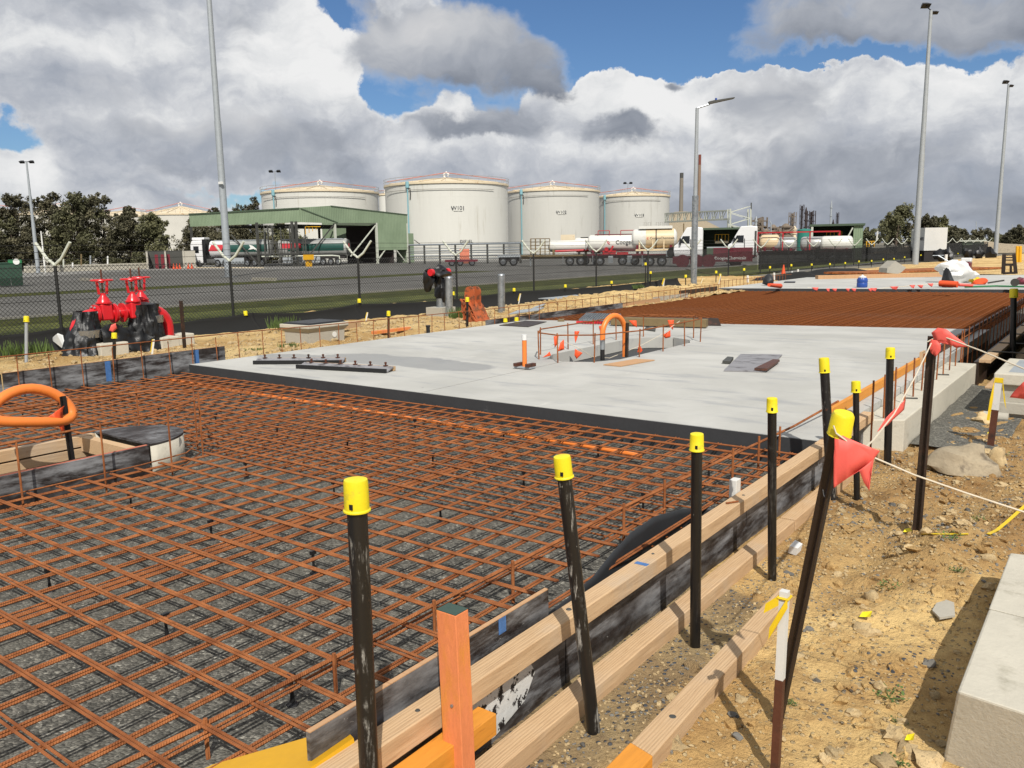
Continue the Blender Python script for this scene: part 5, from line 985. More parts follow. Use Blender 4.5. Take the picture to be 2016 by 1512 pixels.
for i, (x0, x1, y, D) in enumerate(((1850, 1868, 500, 90), (1905, 1950, 497, 100))):
    mb = MB(); 
    for k in range(3): p = AD(x0+(x1-x0)*k/2, y, D); mb.stone((p.x, p.y, .25), .45, .45, .6, random.Random(k+i*7), 2, .5)
    tag(mb.build('wrapped_pipework', 'black_film', smooth=True), ('black wrapped pipework by the far fence', 'larger black wrapped pipework near the dark frame')[i], 'pipework')

# ================================================================ STONES, PEBBLES, WEEDS in the near dirt
rng = random.Random(21)
bases = {m_: [MB().stone((0, 0, 0), 1, rng.uniform(.6, .9), rng.uniform(.5, .75), rng, 2, .45).mesh('stone', m_, True) for _ in range(6)] for m_ in ('stone', 'stone_grey')}
big = [(1327, 1470, .055), (1890, 1100, .05), (1820, 1095, .045), (1715, 1180, .05), (1700, 1245, .06), (1640, 1235, .03), (1745, 1500, .055), (1790, 1480, .05), (1760, 1455, .05), (1830, 1500, .06), (1775, 1420, .03), (1605, 1335, .03), (1570, 1290, .03), (1850, 1045, .05), (1872, 1030, .045), (1800, 1060, .04), (1935, 1075, .03), (1768, 1460, .03), (1680, 1405, .035), (1855, 1460, .03), (1720, 1310, .025), (1840, 1365, .03), (1900, 985, .04), (1700, 975, .04), (1940, 890, .06), (1970, 965, .05)]
for x, y, r in big:
    p = G(x, y, -.36); o = link('stone', rng.choice(bases['stone']), dirt, (p.x, p.y, dirt_h(p.x, p.y)+r*.2), rng.uniform(0, 6)); o.scale = (r, r, r)
for k in range(265):
    y = 2.3+7.5*rng.random()**1.4; x = rng.uniform(-1.7, .1); r = rng.choice((.011, .013, .016, .020, .025, .034)); dens = .5+.5*math.exp(-((x+.6)/.5)**2-((y-5.8)/1)**2)
    if -1.47 < x < -1.28 and y < 4.5 or x < -1.74: continue
    if x > -.45 and 3.1 < y < 5.5: continue
    m_ = 'stone' if rng.random() < .8 else 'stone_grey'; o = link('stone', rng.choice(bases[m_]), dirt, (x, y, dirt_h(x, y)+r*.25), rng.uniform(0, 6)); o.scale = (r*rng.uniform(.8, 1.3), r, r)
for m_, N, cond in (('stone', 5600, 0), ('stone_grey', 5200, 1)):
    mb = MB()
    for k in range(N):
        y = 1.9+8*rng.random()**1.7; x = rng.uniform(-1.75, .3)
        f = fbm(x*1.0+4, y*1.0, 1.3, 3)
        if cond and f < .02 and not (x < -1.44 and y < 4.6): continue
        r = rng.uniform(.003, .0085)*(1.0 if y < 5 else 1.5); mb.stone((x, y, dirt_h(x, y)+r*.3), r*rng.uniform(.8, 1.5), r, r*.7, rng, 1, .3)
    o = mb.build('pebbles', m_); o['kind'] = 'stuff'; o['label'] = ('scattered tan pebbles over the near dirt', 'scattered blue grey gravel chips over the near dirt')[cond]; o['category'] = 'pebbles'
mb = MB(); rc = random.Random(55)
for k in range(2600):
    y = 3.2+6.5*rc.random()**1.2; x = rc.uniform(-1.6, .4); w_ = .25+.75*math.exp(-((x+.65)/.5)**2-((y-5.9)/1.3)**2)
    if rc.random() > w_ or (x > -.5 and 3.1 < y < 5.5) or (-1.5 < x < -1.25 and y < 4.6): continue
    r = .008+.034*rc.random()**2.5; mb.stone((x, y, dirt_h(x, y)+r*.1), r*rc.uniform(.8, 1.5), r, r*.75, rc, 1, .55)
o = mb.build('clods', 'dirt'); o['kind'] = 'stuff'; o['label'] = 'crumbled earth clods over the near dirt bank'; o['category'] = 'clods'
mb = MB(); rs = random.Random(77)
for k in range(5200):
    x = -11.6-5.2*rs.random()**1.3; y = 3.5+29*rs.random(); f = fbm(x, y, .7, 3); 
    if f < -.05 and rs.random() < .7: continue
    r = .012+.05*rs.random()**3; mb.stone((x, y, sand_h(x, y)+r*.25), r*rs.uniform(.8, 1.4), r, r*.7, rs, 1, .4)
o = mb.build('rubble', 'stone'); o['kind'] = 'stuff'; o['label'] = 'pale limestone rubble strewn over the left sand strip'; o['category'] = 'rubble'
def weed(p, s, seed, n=46):
    r_ = random.Random(seed); mb = MB()
    for k in range(n):
        a = r_.uniform(0, 6.28); L = s*r_.uniform(.25, 1); q = p+Vector((math.cos(a)*L, math.sin(a)*L, r_.uniform(.005, .05)*s/.1)); d = Vector((math.cos(a), math.sin(a), r_.uniform(-.2, .7))).normalized()*s*.24; w = Vector((-d.y, d.x, r_.uniform(-.01, .01)))*.42
        mb.add([q, q+d*.5+w, q+d, q+d*.5-w], [(0, 1, 2, 3)])
        if k % 5 == 0: mb.tube([p, q], .0015, 3, False)
    return mb
for i, (x, y, s, lab) in enumerate(((1750, 1375, .075, 'low green weed in the sandy dirt below the slab block'), (1748, 1175, .06, 'green weed beside the tan stone left of the flat mortar scrap'), (1865, 1125, .07, 'green weed patch below the pale flat stones'), (1880, 1165, .04, 'small weed tuft above the big slab block'), (1755, 1500, .06, 'weed tuft at the bottom edge among stones'), (1770, 1420, .035, 'tiny weed next to the corner of the slab block'), (1925, 1065, .05, 'weed tuft under the yellow tape strip'), (1557, 1390, .03, 'tiny weed at the foot of the survey stake'), (1990, 1345, .0, ''), (1975, 893, .06, 'little weed by the stone at the grey stake'))):
    if s: p = G(x, y, -.36); p.z = dirt_h(p.x, p.y); tag(weed(p, s, i+5).build('weed', 'weed'), lab, 'weed')
for i, (x, y, s, h) in enumerate(((570, 688, .22, .14), (30, 700, .5, .3), (70, 695, .35, .22), (500, 695, .2, .10), (560, 645, .4, .3), (905, 625, .3, .3), (1258, 568, .3, .2))):
    p = G(x, y, -.15); r_ = random.Random(i+90); mb = MB()
    for k in range(160):
        a = r_.uniform(0, 6.28); q = p+Vector((math.cos(a), math.sin(a), 0))*s*r_.random(); d = Vector((r_.uniform(-.3, .3), r_.uniform(-.3, .3), 1))*h*r_.uniform(.4, 1); w = Vector((math.cos(a), math.sin(a), 0))*.012
        mb.add([q-w, q+w, q+d+w*.2, q+d-w*.2], [(0, 1, 2, 3)])
    tag(mb.build('grass_tuft', 'weed'), ['leafy tuft at the left slab edge before the precast pit', 'wild grass tuft under the capped pale post', 'grass tuft left of the wrapped manifold', 'small grass tuft near the slab corner', 'tall grass tuft against the silt cloth', 'grass tuft at the foot of the left bollard', 'grass tuft on top of the sand mound'][i], 'grass tuft')
flat('mortar_scrap', [(1835, 1205), (1850, 1180), (1878, 1190), (1880, 1215), (1850, 1220)], .012, 'concrete', 'flat grey mortar scrap on the dirt near the slab block', 'scrap', -.305)
for i, (x, y, lab) in enumerate(((1705, 1205, 'crumpled yellow plastic scrap beside the tan stone'), (1792, 1440, 'tiny yellow scrap near the corner of the slab block'), (1788, 1044, 'yellow scrap at the foot of the bunting picket'), (1950, 847, 'yellow scrap near the grey stake'))):
    p = G(x, y, -.30); p.z = dirt_h(p.x, p.y); s = .028 if i != 1 else .016; mb = MB(); mb.add([p+Vector((-s, -s, .02)), p+Vector((s, -s*.8, .03)), p+Vector((s*.9, s, .045)), p+Vector((-s*.8, s*.9, .03)), p+Vector((0, 0, .015))], [(0, 1, 4), (1, 2, 4), (2, 3, 4), (3, 0, 4)]); tag(mb.build('plastic_scrap', 'cap_yellow'), lab, 'scrap')
q = [G(1945, 1065, -.20), G(1963, 1045, -.18), G(1985, 1025, -.16), G(2030, 985, -.12)]
for k_ in q: k_.z = max(k_.z, dirt_h(k_.x, k_.y)+.015)
mb = MB()
for a, b in zip(q, q[1:]): mb.beam(a, b, .022, .003)
tag(mb.build('barrier_tape', 'yellow_tape'), 'strip of yellow tape lying on the dirt at the right edge', 'tape')
q = [G(1812, 1052, -.22), G(1835, 1062, -.2), G(1862, 1066, -.2), G(1905, 1068, -.2)]
for k_ in q: k_.z = max(k_.z, dirt_h(k_.x, k_.y)+.012)
mb = MB()
for a, b in zip(q, q[1:]): mb.beam(a, b, .015, .003)
tag(mb.build('barrier_tape', 'yellow_tape'), 'thin buried yellow tape right of the bunting picket', 'tape')
p = G(1560, 1090, -.36); o = MB().prism([p+Vector((-.03, 0, 0)), p+Vector((.03, -.02, 0)), p+Vector((.045, .03, .02)), p+Vector((-.01, .05, .03))], (0.01, .0, .05)).build('plastic_cup', 'white_plastic'); tag(o, 'little white plastic block on the dirt next to the fourth post', 'block')

gz = -.42
def gp(x, D): p = AD(x, 500, D); p.z = gz; return p

# ================================================================ STORAGE TANKS
def storage_tank(xpx, hw, D, rim_y, label, sign=None, pipe=None, m='tank_white', rise=.13, ring=True, sub=None, sy=410, text2=None):
    c = AD(xpx, 490, D); Rr = D*hw/FPX*1.0; b = Vector((c.x, c.y, -.45)); Hc = AD(xpx, rim_y, D-Rr).z
    t = thing('storage_tank', label, 'storage tank', b); n = 72
    MB().lathe([(Rr, -.45), (Rr, Hc)], (b.x, b.y, 0), n).build('shell', m, t, True)
    for k in range(1, 6): z_ = Hc*k/6.2; MB().lathe([(Rr+.002, z_-.03), (Rr+.007, z_-.02), (Rr+.007, z_+.02), (Rr+.002, z_+.03)], (b.x, b.y, 0), n).build('plate_seam', m, t, True)
    MB().lathe([(Rr+.01, Hc-.35), (Rr+.22, Hc-.30), (Rr+.22, Hc+.05), (Rr-.1, Hc+.06)], (b.x, b.y, 0), n).build('rim_walkway', 'tank_cream', t, True)
    ap = Hc+Rr*rise; MB().lathe([(Rr-.02, Hc+.03), (Rr*.5, Hc+(ap-Hc)*.52), (.25, ap), (0, ap)], (b.x, b.y, 0), n).build('roof', 'tank_cream', t, True)
    for k in range(18):
        a = k*math.pi/9+.1; u = Vector((math.cos(a), math.sin(a), 0)); MB().beam(Vector((b.x, b.y, 0))+u*(Rr-.1)+Vector((0, 0, Hc+.12)), Vector((b.x, b.y, 0))+u*.4+Vector((0, 0, ap+.06)), .18, .14).build('roof_rib', 'tank_cream', t)
    mb = MB()
    for z in (.55, 1.05): mb.tube([(b.x+(Rr+.18)*math.cos(i*2*math.pi/n), b.y+(Rr+.18)*math.sin(i*2*math.pi/n), Hc+z) for i in range(n+1)], .035, 4, False)
    for i in range(0, n, 2): a = i*2*math.pi/n; mb.tube([(b.x+(Rr+.18)*math.cos(a), b.y+(Rr+.18)*math.sin(a), Hc), (b.x+(Rr+.18)*math.cos(a), b.y+(Rr+.18)*math.sin(a), Hc+1.1)], .035, 4)
    mb.build('guard_rail', 'rail_grey', t); mb = MB()
    for s in (-.5, .5):                         # red stair rails up the roof
        u = _r.copy(); p0 = Vector((b.x, b.y, 0))-u*Rr*.97+_h*s; p1 = Vector((b.x, b.y, 0))+_h*s; p2 = Vector((b.x, b.y, 0))+u*Rr*.97+_h*s
        mb.tube([p0+Vector((0, 0, Hc+1.0)), p1+Vector((0, 0, ap+1.0)), p2+Vector((0, 0, Hc+1.0))], .05, 4)
    mb.build('roof_stair_rail', 'rail_red', t)
    q = Vector((b.x, b.y, ap)); MB().tube([q-_r*.3, q-_r*.45+Vector((0, 0, .7)), q+Vector((0, 0, 1.1)), q+_r*.45+Vector((0, 0, .7)), q+_r*.3+Vector((0, 0, .35))], .2, 8).build('roof_vent', 'sign_white', t, True)
    fr = (Vector((0, 0, 0))-Vector((b.x, b.y, 0))).normalized(); sd_ = Vector((-fr.y, fr.x, 0))      # toward the viewer, and sideways (image right is -sd_)
    def on(px, yy_, off=.06):
        s = (px-xpx)/hw; s = max(-.98, min(.98, s)); u = fr*math.sqrt(1-s*s)+_r*s; u.z = 0; u.normalize(); p = Vector((b.x, b.y, 0))+u*(Rr+off); z = AD(px, yy_, (p.xy).length).z; return Vector((p.x, p.y, z)), u
    if ring:
        mb = MB()
        for i in range(30):
            a0 = math.atan2(fr.y, fr.x)+(-1.2+2.0*i/30); a1 = a0+2.0/30; mb.tube([(b.x+(Rr+.25)*math.cos(a0), b.y+(Rr+.25)*math.sin(a0), Hc-1.3), (b.x+(Rr+.25)*math.cos(a1), b.y+(Rr+.25)*math.sin(a1), Hc-1.3)], .06, 5)
        mb.build('spray_ring', 'rail_grey', t)
    if pipe:
        p, u = on(pipe, 400, .25); MB().tube([(p.x, p.y, -.4), (p.x, p.y, Hc-.9)], .13, 8).build('riser_pipe', 'pipe_blue', t, True)
        MB().lathe([(.22, Hc-1.0), (.35, Hc-.9), (.35, Hc+.1), (.2, Hc+.2)], (p.x, p.y, 0), 10).build('foam_chamber', 'pipe_blue', t, True); p2 = p+_r*.45; MB().tube([(p2.x, p2.y, Hc-3), (p2.x+.1, p2.y, Hc-2), (p2.x, p2.y, Hc-1)], .12, 6).build('valve_loop', 'steel_dark', t)
    def plate(px, py, txt, w, h, size):
        p, u = on(px, py, .10); r2 = Vector((-u.y, u.x, 0)); 
        o = MB().hexa([p-r2*w-u*.06-Vector((0, 0, h)), p+r2*w-u*.06-Vector((0, 0, h)), p+r2*w-u*.06+Vector((0, 0, h)), p-r2*w-u*.06+Vector((0, 0, h))], [p-r2*w-Vector((0, 0, h)), p+r2*w-Vector((0, 0, h)), p+r2*w+Vector((0, 0, h)), p-r2*w+Vector((0, 0, h))]).build('sign_plate', 'tank_white', t)
        text_mb(txt, size, p+u*.02, r2, (0, 0, 1), .01).build('lettering', 'print_dark', o)
    if sign: plate(*sign)
    if text2: plate(*text2)
    return t, on
t1_, on1 = storage_tank(882.5, 117, 165, 357, 'large pale storage tank marked W101 and DIESEL', (902, 410, 'W101', .8, .48, 1.0), 816, text2=(916, 476, 'DIESEL', .9, .48, .85))
MB().tube([AD(771, 370, 164), AD(772, 470, 164)], .08, 6).build('ladder', 'rail_red', t1_)
storage_tank(1088.5, 89.5, 191, 372, 'grey storage tank marked W102 right of the diesel tank', (1104, 418, 'W102', .75, .42, .9), 1031, 'tank_grey')
storage_tank(1246, 68, 214, 383, 'smaller looking grey storage tank marked W103', (1257, 424, 'W103', .75, .42, .9), 1191, 'tank_grey')
storage_tank(636.5, 107, 180, 373, 'pale storage tank rising behind the green loading canopy', None, 564)
storage_tank(764, 14, 250, 382, 'narrow pale tank squeezed between the two big tanks', None, None, ring=False)
storage_tank(362, 65, 230, 420, 'white tank with ribbed dome roof behind the trees', None, None, 'wall_white', .22, False)
storage_tank(255, 70, 260, 424, 'white tank mostly hidden behind the dark trees', None, None, 'wall_white', .16, False)
storage_tank(125, 65, 270, 420, 'white tank glimpsed through the tree gaps', None, None, 'wall_white', .2, False)
storage_tank(-8, 35, 250, 415, 'pale tank at the left picture edge behind trees', None, None, 'wall_white', .2, False)
o_ = AD(1340, 488, 260); mb = MB(); mb.lathe([(24, -.4), (22, 1), (2, 11.5), (0, 11.6)], (o_.x, o_.y, 0), 32); tag(mb.build('stockpile', 'rock', smooth=True), 'big grey brown conical stockpile behind the third tank', 'stockpile')

# ================================================================ LOADING CANOPY
cn = thing('loading_canopy', 'green steel loading canopy with ribbed cladding over a fuel truck', 'canopy', (-98, 84, -.43)); KX = -90.5; KY = 74.8; LX = -117.0; RY = 95.6
P0 = Vector((KX, KY, 0)); P1 = AD(373, 430, 132); P1.z = 0; nf = (P1-P0).normalized(); nn = Vector((-nf.y, nf.x, 0)); nn = nn if nn.y > 0 else -nn
MB().prism([P0+Vector((0, 0, 5.48)), P1+Vector((0, 0, 5.40)), P1+Vector((0, 0, 7.15)), P0+Vector((0, 0, 7.30))], nn*.12).build('front_fascia', 'cladding', cn)
MB().beam(P0-nn*.05+Vector((0, 0, 7.34)), P1-nn*.05+Vector((0, 0, 7.2)), .16, .17).build('gutter', 'steel_green_dark', cn)
MB().prism([(KX, KY+.13, 5.5), (KX, 89.0, 5.6), (KX, 89.0, 1.6), (KX, RY, 1.6), (KX, RY, 6.85), (KX, 80.3, 7.72), (KX, KY+.13, 7.32)], (.1, 0, 0)).build('gable_wall', 'cladding', cn)
MB().prism([(KX+.11, KY, 5.48), (KX+.11, 81.2, 5.42), (KX+.11, KY, 7.28)], (.12, 0, 0)).build('return_panel', 'cladding', cn)
MB().beam((KX+.24, KY, 7.28), (KX+.24, 81.3, 5.5), .12, .14).build('barge_trim', 'steel_green_dark', cn); MB().beam((KX+.05, 80.3, 7.78), (KX+.05, RY, 6.92), .25, .14).build('barge_trim', 'steel_green_dark', cn)
V3 = lambda p, dy, z: Vector((p.x, p.y+dy, z))
MB().prism([V3(P1, .15, 7.14), V3(P0, .15, 7.30), (KX, 80.3, 7.74), V3(P1, 6, 7.6)], (0, 0, .08)).build('roof_sheet', 'cladding', cn); MB().prism([V3(P1, 6, 7.6), (KX, 80.3, 7.74), (KX, RY, 6.88), V3(P1, 21, 6.8)], (0, 0, .08)).build('roof_sheet', 'cladding', cn)
MB().box(-110, KX-.2, RY-.1, RY, 3.6, 6.75).build('rear_wall', 'cladding', cn); MB().box(-101, KX-.3, 92.6, 92.8, -.4, 5.3).build('inner_wall', 'plant_dark', cn)
cq = [(KX, 80.9, 1), (KX, 89.0, 1), (KX, RY-.1, 1), (-103, 88.8, 0), (-108, 88.0, 0)]+[(gp(x, D_).x, gp(x, D_).y, 0) for x, D_ in ((509, 121), (578, 117.5), (586, 117.5), (380, 131))]
for x, y, f in cq: MB().box(x-.14, x+.14, y-.14, y+.14, -.43, 5.6 if x > -108 else 5.3).build('column', 'steel_pale' if f else 'steel_dark', cn)
for p, q, f in ((AX(659, 440, KX), gp(590, 117), 0), (AX(742, 440, KX), AX(690, 505, KX), 1), (AX(742, 515, KX), AX(758, 492, KX), 1), (AX(798, 515, KX), AX(780, 492, KX), 1), (AD(455, 462, 124), gp(512, 121), 0), (AX(659, 441, KX), AX(742, 441, KX), 0)): MB().beam(p, q, .14, .14).build('brace', 'steel_pale' if f else 'steel_dark', cn)
for x in (-96, -102, -107): MB().box(x-.12, x+.12, KY+.5 if x > -100 else KY-1, RY-.5, 5.15, 5.4).build('rafter', 'steel_dark', cn)
MB().tube([gp(515, 119)+Vector((0, 0, 1.4)), gp(655, 116)+Vector((0, 0, 1.4)), gp(668, 116)+Vector((0, 0, 1.3)), gp(668, 116)+Vector((0, 0, .4))], .09, 8).build('pipe_rail', 'steel_pale', cn, True)
mb = MB(); rl = random.Random(5)
for k in range(18):
    x = rl.uniform(522, 604); D_ = rl.uniform(116.5, 118.5); p = gp(x, D_); z0 = rl.uniform(.2, 2.2); z1 = rl.uniform(3.0, 5.6); r_ = rl.uniform(.05, .13); mb.tube([p+Vector((0, 0, z0)), p+Vector((0, 0, z1)), p+_r*rl.uniform(-1, 1)+Vector((0, 0, z1))], r_, 6)
for k in range(4): z = .8+.5*k; mb.tube([gp(535, 117.5)+Vector((0, 0, z)), gp(585, 117)+Vector((0, 0, z))], .06, 6)
mb.build('loading_arms', 'steel_dark', cn); mb = MB()
for k in range(4): p = gp(604+7*k, 118); mb.tube([p+Vector((0, 0, 4.3+.2*k)), p+Vector((0, 0, 5.3)), p+_r*.6+Vector((0, 0, 5.3))], .05, 6)
mb.build('yellow_hand_rail', 'yellow_steel', cn)
_p = gp(607, 114.5); MB().box(_p.x-.3, _p.x+.3, _p.y-.3, _p.y+.3, -.43, .45).build('yellow_stand', 'yellow_steel', cn); MB().box(_p.x-.55, _p.x+.55, _p.y-.45, _p.y+.45, .45, 1.2).build('yellow_box', 'yellow_steel', cn)
an = thing('canopy_annex', 'small green lean-to on the right end of the loading canopy', 'annex', (-91.5, 96.4, -.4)); MB().box(-93, KX-.2, RY+.02, RY+1.6, -.43, 4.1).build('wall', 'cladding', an); MB().beam((KX-.1, RY+1.6, 3.1), (KX+1.2, RY+1.9, 2.2), .1, .1).build('bracket', 'steel_dark', an)
MB().beam((-118, 66.4, -.38), (-88, 66.4, -.38), .35, .16).build('kerb', 'tank_cream') ; struct(bpy.data.objects['kerb']) if 'kerb' in bpy.data.objects else None

# ================================================================ VEHICLES
def frame_of(p0, p1):
    d = (Vector(p1)-Vector(p0)); d.z = 0; d.normalize(); y = Vector((-d.y, d.x, 0)); o = Vector(p0); return Matrix(((d.x, y.x, 0, o.x), (d.y, y.y, 0, o.y), (0, 0, 1, o.z), (0, 0, 0, 1)))
def put(mb, M, name, m, parent, smooth=False, bevel=0): mb.v = [tuple(M @ Vector(v)) for v in mb.v]; return mb.build(name, m, parent, smooth, bevel)
def wheel(t, M, x, y, r=.5, w=.3, rim='chrome'):
    o = put(MB().lathe([(r*.6, -w/2), (r*.92, -w/2), (r, -w*.3), (r, w*.3), (r*.92, w/2), (r*.6, w/2)], (x, y, r), 20, 'y'), M, 'wheel', 'tyre', t, True)
    put(MB().lathe([(.12, -w/2-.02), (r*.30, -w/2+.0), (r*.62, -w/2-.005), (r*.62, w/2)], (x, y, r), 16, 'y'), M, 'rim', rim, o, True)
def barrel(x0, x1, z, r, y=0, n=24, e=.35): return MB().lathe([(0, x0), (r*.55, x0+.04), (r*.86, x0+e*.45), (r, x0+e), (r, x1-e), (r*.86, x1-e*.45), (r*.55, x1-.04), (0, x1)], (0, y, z), n, 'x')
def bands(mb_, *a): return mb_
def tank_trailer(name, p0, p1, tanks, label, axles, frame_m='chassis', deck=1.15, ladder=None, logo=None, extra=None, walk=True, mud='galv_dull'):
    M = frame_of(p0, p1); L = (Vector(p1)-Vector(p0)).length; t = thing(name, label, 'trailer', p0)
    for s in (-.45, .45): put(MB().box(.3, L-.3, s-.06, s+.06, deck-.35, deck-.02), M, 'chassis_rail', frame_m, t)
    put(MB().box(.2, L-.2, -1.15, 1.15, deck-.03, deck+.07), M, 'deck', frame_m, t)
    for (x0, x1, z, r, m) in tanks:
        o = put(barrel(x0, x1, z, r), M, 'tank', m, t, True)
        for k in range(2, 4): xx = x0+(x1-x0)*k/5; put(MB().lathe([(r+.004, -.04), (r+.02, -.03), (r+.02, .03), (r+.004, .04)], (xx, 0, z), 24, 'x'), M, 'strap', 'chassis', o, True) if False else None
        put(MB().box(x0+.5, x0+.75, -.75, .75, deck+.07, z-r*.6), M, 'saddle', frame_m, t); put(MB().box(x1-.75, x1-.5, -.75, .75, deck+.07, z-r*.6), M, 'saddle', frame_m, t)
        if walk: put(MB().box(x0+.8, x1-.8, -.3, .3, z+r-.02, z+r+.06), M, 'walkway', frame_m, t)
    for x in axles:
        for s in (-1.0, 1.0): wheel(t, M, x, s)
    for x in (axles[0]-.75, axles[-1]+.75): put(MB().box(x-.03, x+.03, -1.2, -.75, .25, deck-.05), M, 'mudflap', mud, t)
    put(MB().box(1.2, 1.35, -.8, -.65, .05, deck-.05), M, 'landing_leg', 'galv_dull', t)
    if extra: extra(t, M, L)
    if logo:
        x, z, txt, size, m = logo; r = tanks[0][3]; c = Vector((x, -r-.015, z)); put(text_mb(txt, size, c, (1, 0, 0), (0, 0, 1), .012), M, 'lettering', m, t)
    return t, M
def rack(x0, x1, z0, z1, m='rusty_frame'):
    def f(t, M, L):
        mb = MB()
        for y in (-1.1, 1.1):
            for i in range(5): x = x0+(x1-x0)*i/4; mb.tube([(x, y, z0), (x, y, z1)], .035, 5)
            for i in range(5): z = z0+(z1-z0)*(i+1)/5; mb.tube([(x0, y, z), (x1, y, z)], .03, 5)
        put(mb, M, 'rack', m, t)
    return f
def ex1(t, M, L):
    rack(1.3, 3.4, 1.2, 3.0)(t, M, L); put(MB().box(1.0, 8.5, -1.2, 1.2, 1.05, 1.22), M, 'side_rail', 'rusty_frame', t); put(MB().tube([(4, -1.0, 1.6), (8, -1.0, 1.7)], .12, 8), M, 'hose_tube', 'frame_red', t); put(MB().lathe([(.3, -.5), (.3, .5)], (8.4, -1.1, 1.6), 14, 'x'), M, 'red_drum', 'frame_red', t, True)
D = 93
tank_trailer('tanker_trailer', gp(1022, D), gp(1192, D), [(3.2, 8.0, 2.15, .62, 'tanker_white')], 'rusty flat trailer with mesh rack and small white tank', [5.6, 6.8], 'rusty_frame', extra=ex1, walk=False)
tag(MB().hexa([gp(1104, 97)+Vector((0, 0, 2.6)), gp(1132, 97)+Vector((0, 0, 2.6)), gp(1132, 98.5)+Vector((0, 0, 2.6)), gp(1104, 98.5)+Vector((0, 0, 2.6))], [gp(1104, 97)+Vector((0, 0, 3.45)), gp(1132, 97)+Vector((0, 0, 3.45)), gp(1132, 98.5)+Vector((0, 0, 3.45)), gp(1104, 98.5)+Vector((0, 0, 3.45))]).build('site_hut_roof', 'tank_cream'), 'cream box just above the small white trailer tank', 'box')
tank_trailer('tanker_trailer', gp(1126, 96), gp(1200, 96), [(.2, 4.2, 2.25, .82, 'tanker_white')], 'short white tanker trailer behind the longer lettered one', [1.5, 2.7], extra=lambda t, M, L: put(MB().box(.05, .12, -.6, .4, 1.6, 2.7), M, 'end_cabinet', 'galv', t))
def ex3(t, M, L):
    put(MB().box(.05, .12, -.6, .4, 1.7, 2.8), M, 'end_cabinet', 'galv', t)
    mb = MB()
    for x0, x1 in ((1.4, 2.6), (3.8, 6.2)):
        for x in (x0, x1): mb.tube([(x, -.5, 3.25), (x, -.5, 3.7)], .04, 5)
        mb.tube([(x0, -.5, 3.7), (x1, -.5, 3.7)], .04, 5)
    put(mb, M, 'top_rail', 'frame_red', t); mb = MB(); mb.box(1.9, 3.3, -1.2, -.9, 1.2, 1.6); mb.lathe([(.22, -.1), (.22, .1)], (2.3, -1.2, 1.75), 12, 'y'); mb.box(3.4, 4.6, -1.2, -1.0, 1.15, 1.45); mb.beam((2.6, -1.2, 1.3), (3.0, -1.2, 2.1), .2, .2); put(mb, M, 'pump_gear', 'frame_red', t)
    for x in (2.5, 4.5, 6.0): put(MB().box(x, x+.5, -1.2, -1.1, .3, 1.05), M, 'mudguard', 'galv_dull', t)
    put(text_mb('c', .5, Vector((2.45, -.93, 2.52)), (1, 0, 0), (0, 0, 1), .02), M, 'logo_mark', 'print_red', t); put(text_mb('c', .45, Vector((2.58, -.93, 2.40)), (1, 0, 0), (0, 0, 1), .02), M, 'logo_mark', 'print_red', t)
tank_trailer('tanker_trailer', gp(1152, 91), gp(1275, 91), [(.25, 6.7, 2.38, .90, 'tanker_white')], 'long white tanker trailer with dark lettering and red pump gear', [1.6, 4.0, 5.3], 'truck_maroon', logo=(4.95, 2.45, 'CoogeeChem', .60, 'print_dark'), extra=ex3)
def ex4(t, M, L):
    put(MB().lathe([(.98, 1.6), (.995, 1.61), (.995, 4.35), (.98, 4.36)], (0, 0, 2.75), 24, 'x'), M, 'cream_jacket', 'tanker_cream', t, True); put(MB().lathe([(1.0, 2.55), (1.02, 2.56), (1.02, 2.65), (1.0, 2.66)], (0, 0, 2.75), 24, 'x'), M, 'strap', 'chassis', t, True)
    put(MB().box(.9, 4.2, -.7, .7, 3.72, 4.0), M, 'top_box', 'tanker_white', t); mb = MB()
    for x in (1.4, 1.8, 2.6, 3.0, 3.4): mb.tube([(x, -.3, 3.9), (x, -.3, 4.35), (x+.25, -.3, 4.35), (x+.25, -.3, 3.9)], .03, 5)
    put(mb, M, 'top_hoops', 'rail_grey', t); put(MB().box(.6, 4.4, -.95, .95, 1.55, 1.72), M, 'cradle', 'tanker_cream', t)
    for x in (.9, 2.2, 3.3): put(MB().box(x, x+.15, -.98, -.85, 1.7, 2.6), M, 'cradle_post', 'tanker_cream', t)
    o = put(MB().lathe([(.3, -.15), (.55, -.15), (.55, .15), (.3, .15)], (4.25, -1.15, 1.35), 20, 'y'), M, 'spare_wheel', 'tyre', t, True)
    put(MB().box(3.6, 4.1, -1.2, -.9, .95, 1.6), M, 'locker', 'galv_dull', t)
    put(text_mb('c', .4, Vector((1.78, -1.01, 2.8)), (1, 0, 0), (0, 0, 1), .02), M, 'logo_mark', 'print_red', t)
tank_trailer('tanker_trailer', gp(1240, 86), gp(1338, 86), [(.15, 4.7, 2.75, .98, 'tanker_white')], 'white tanker trailer with cream jacket and spare wheel nearest the light pole', [2.0, 3.2], 'truck_maroon', logo=(3.2, 2.78, 'CoogeeChemicals', .33, 'print_dark'), extra=ex4, walk=False)

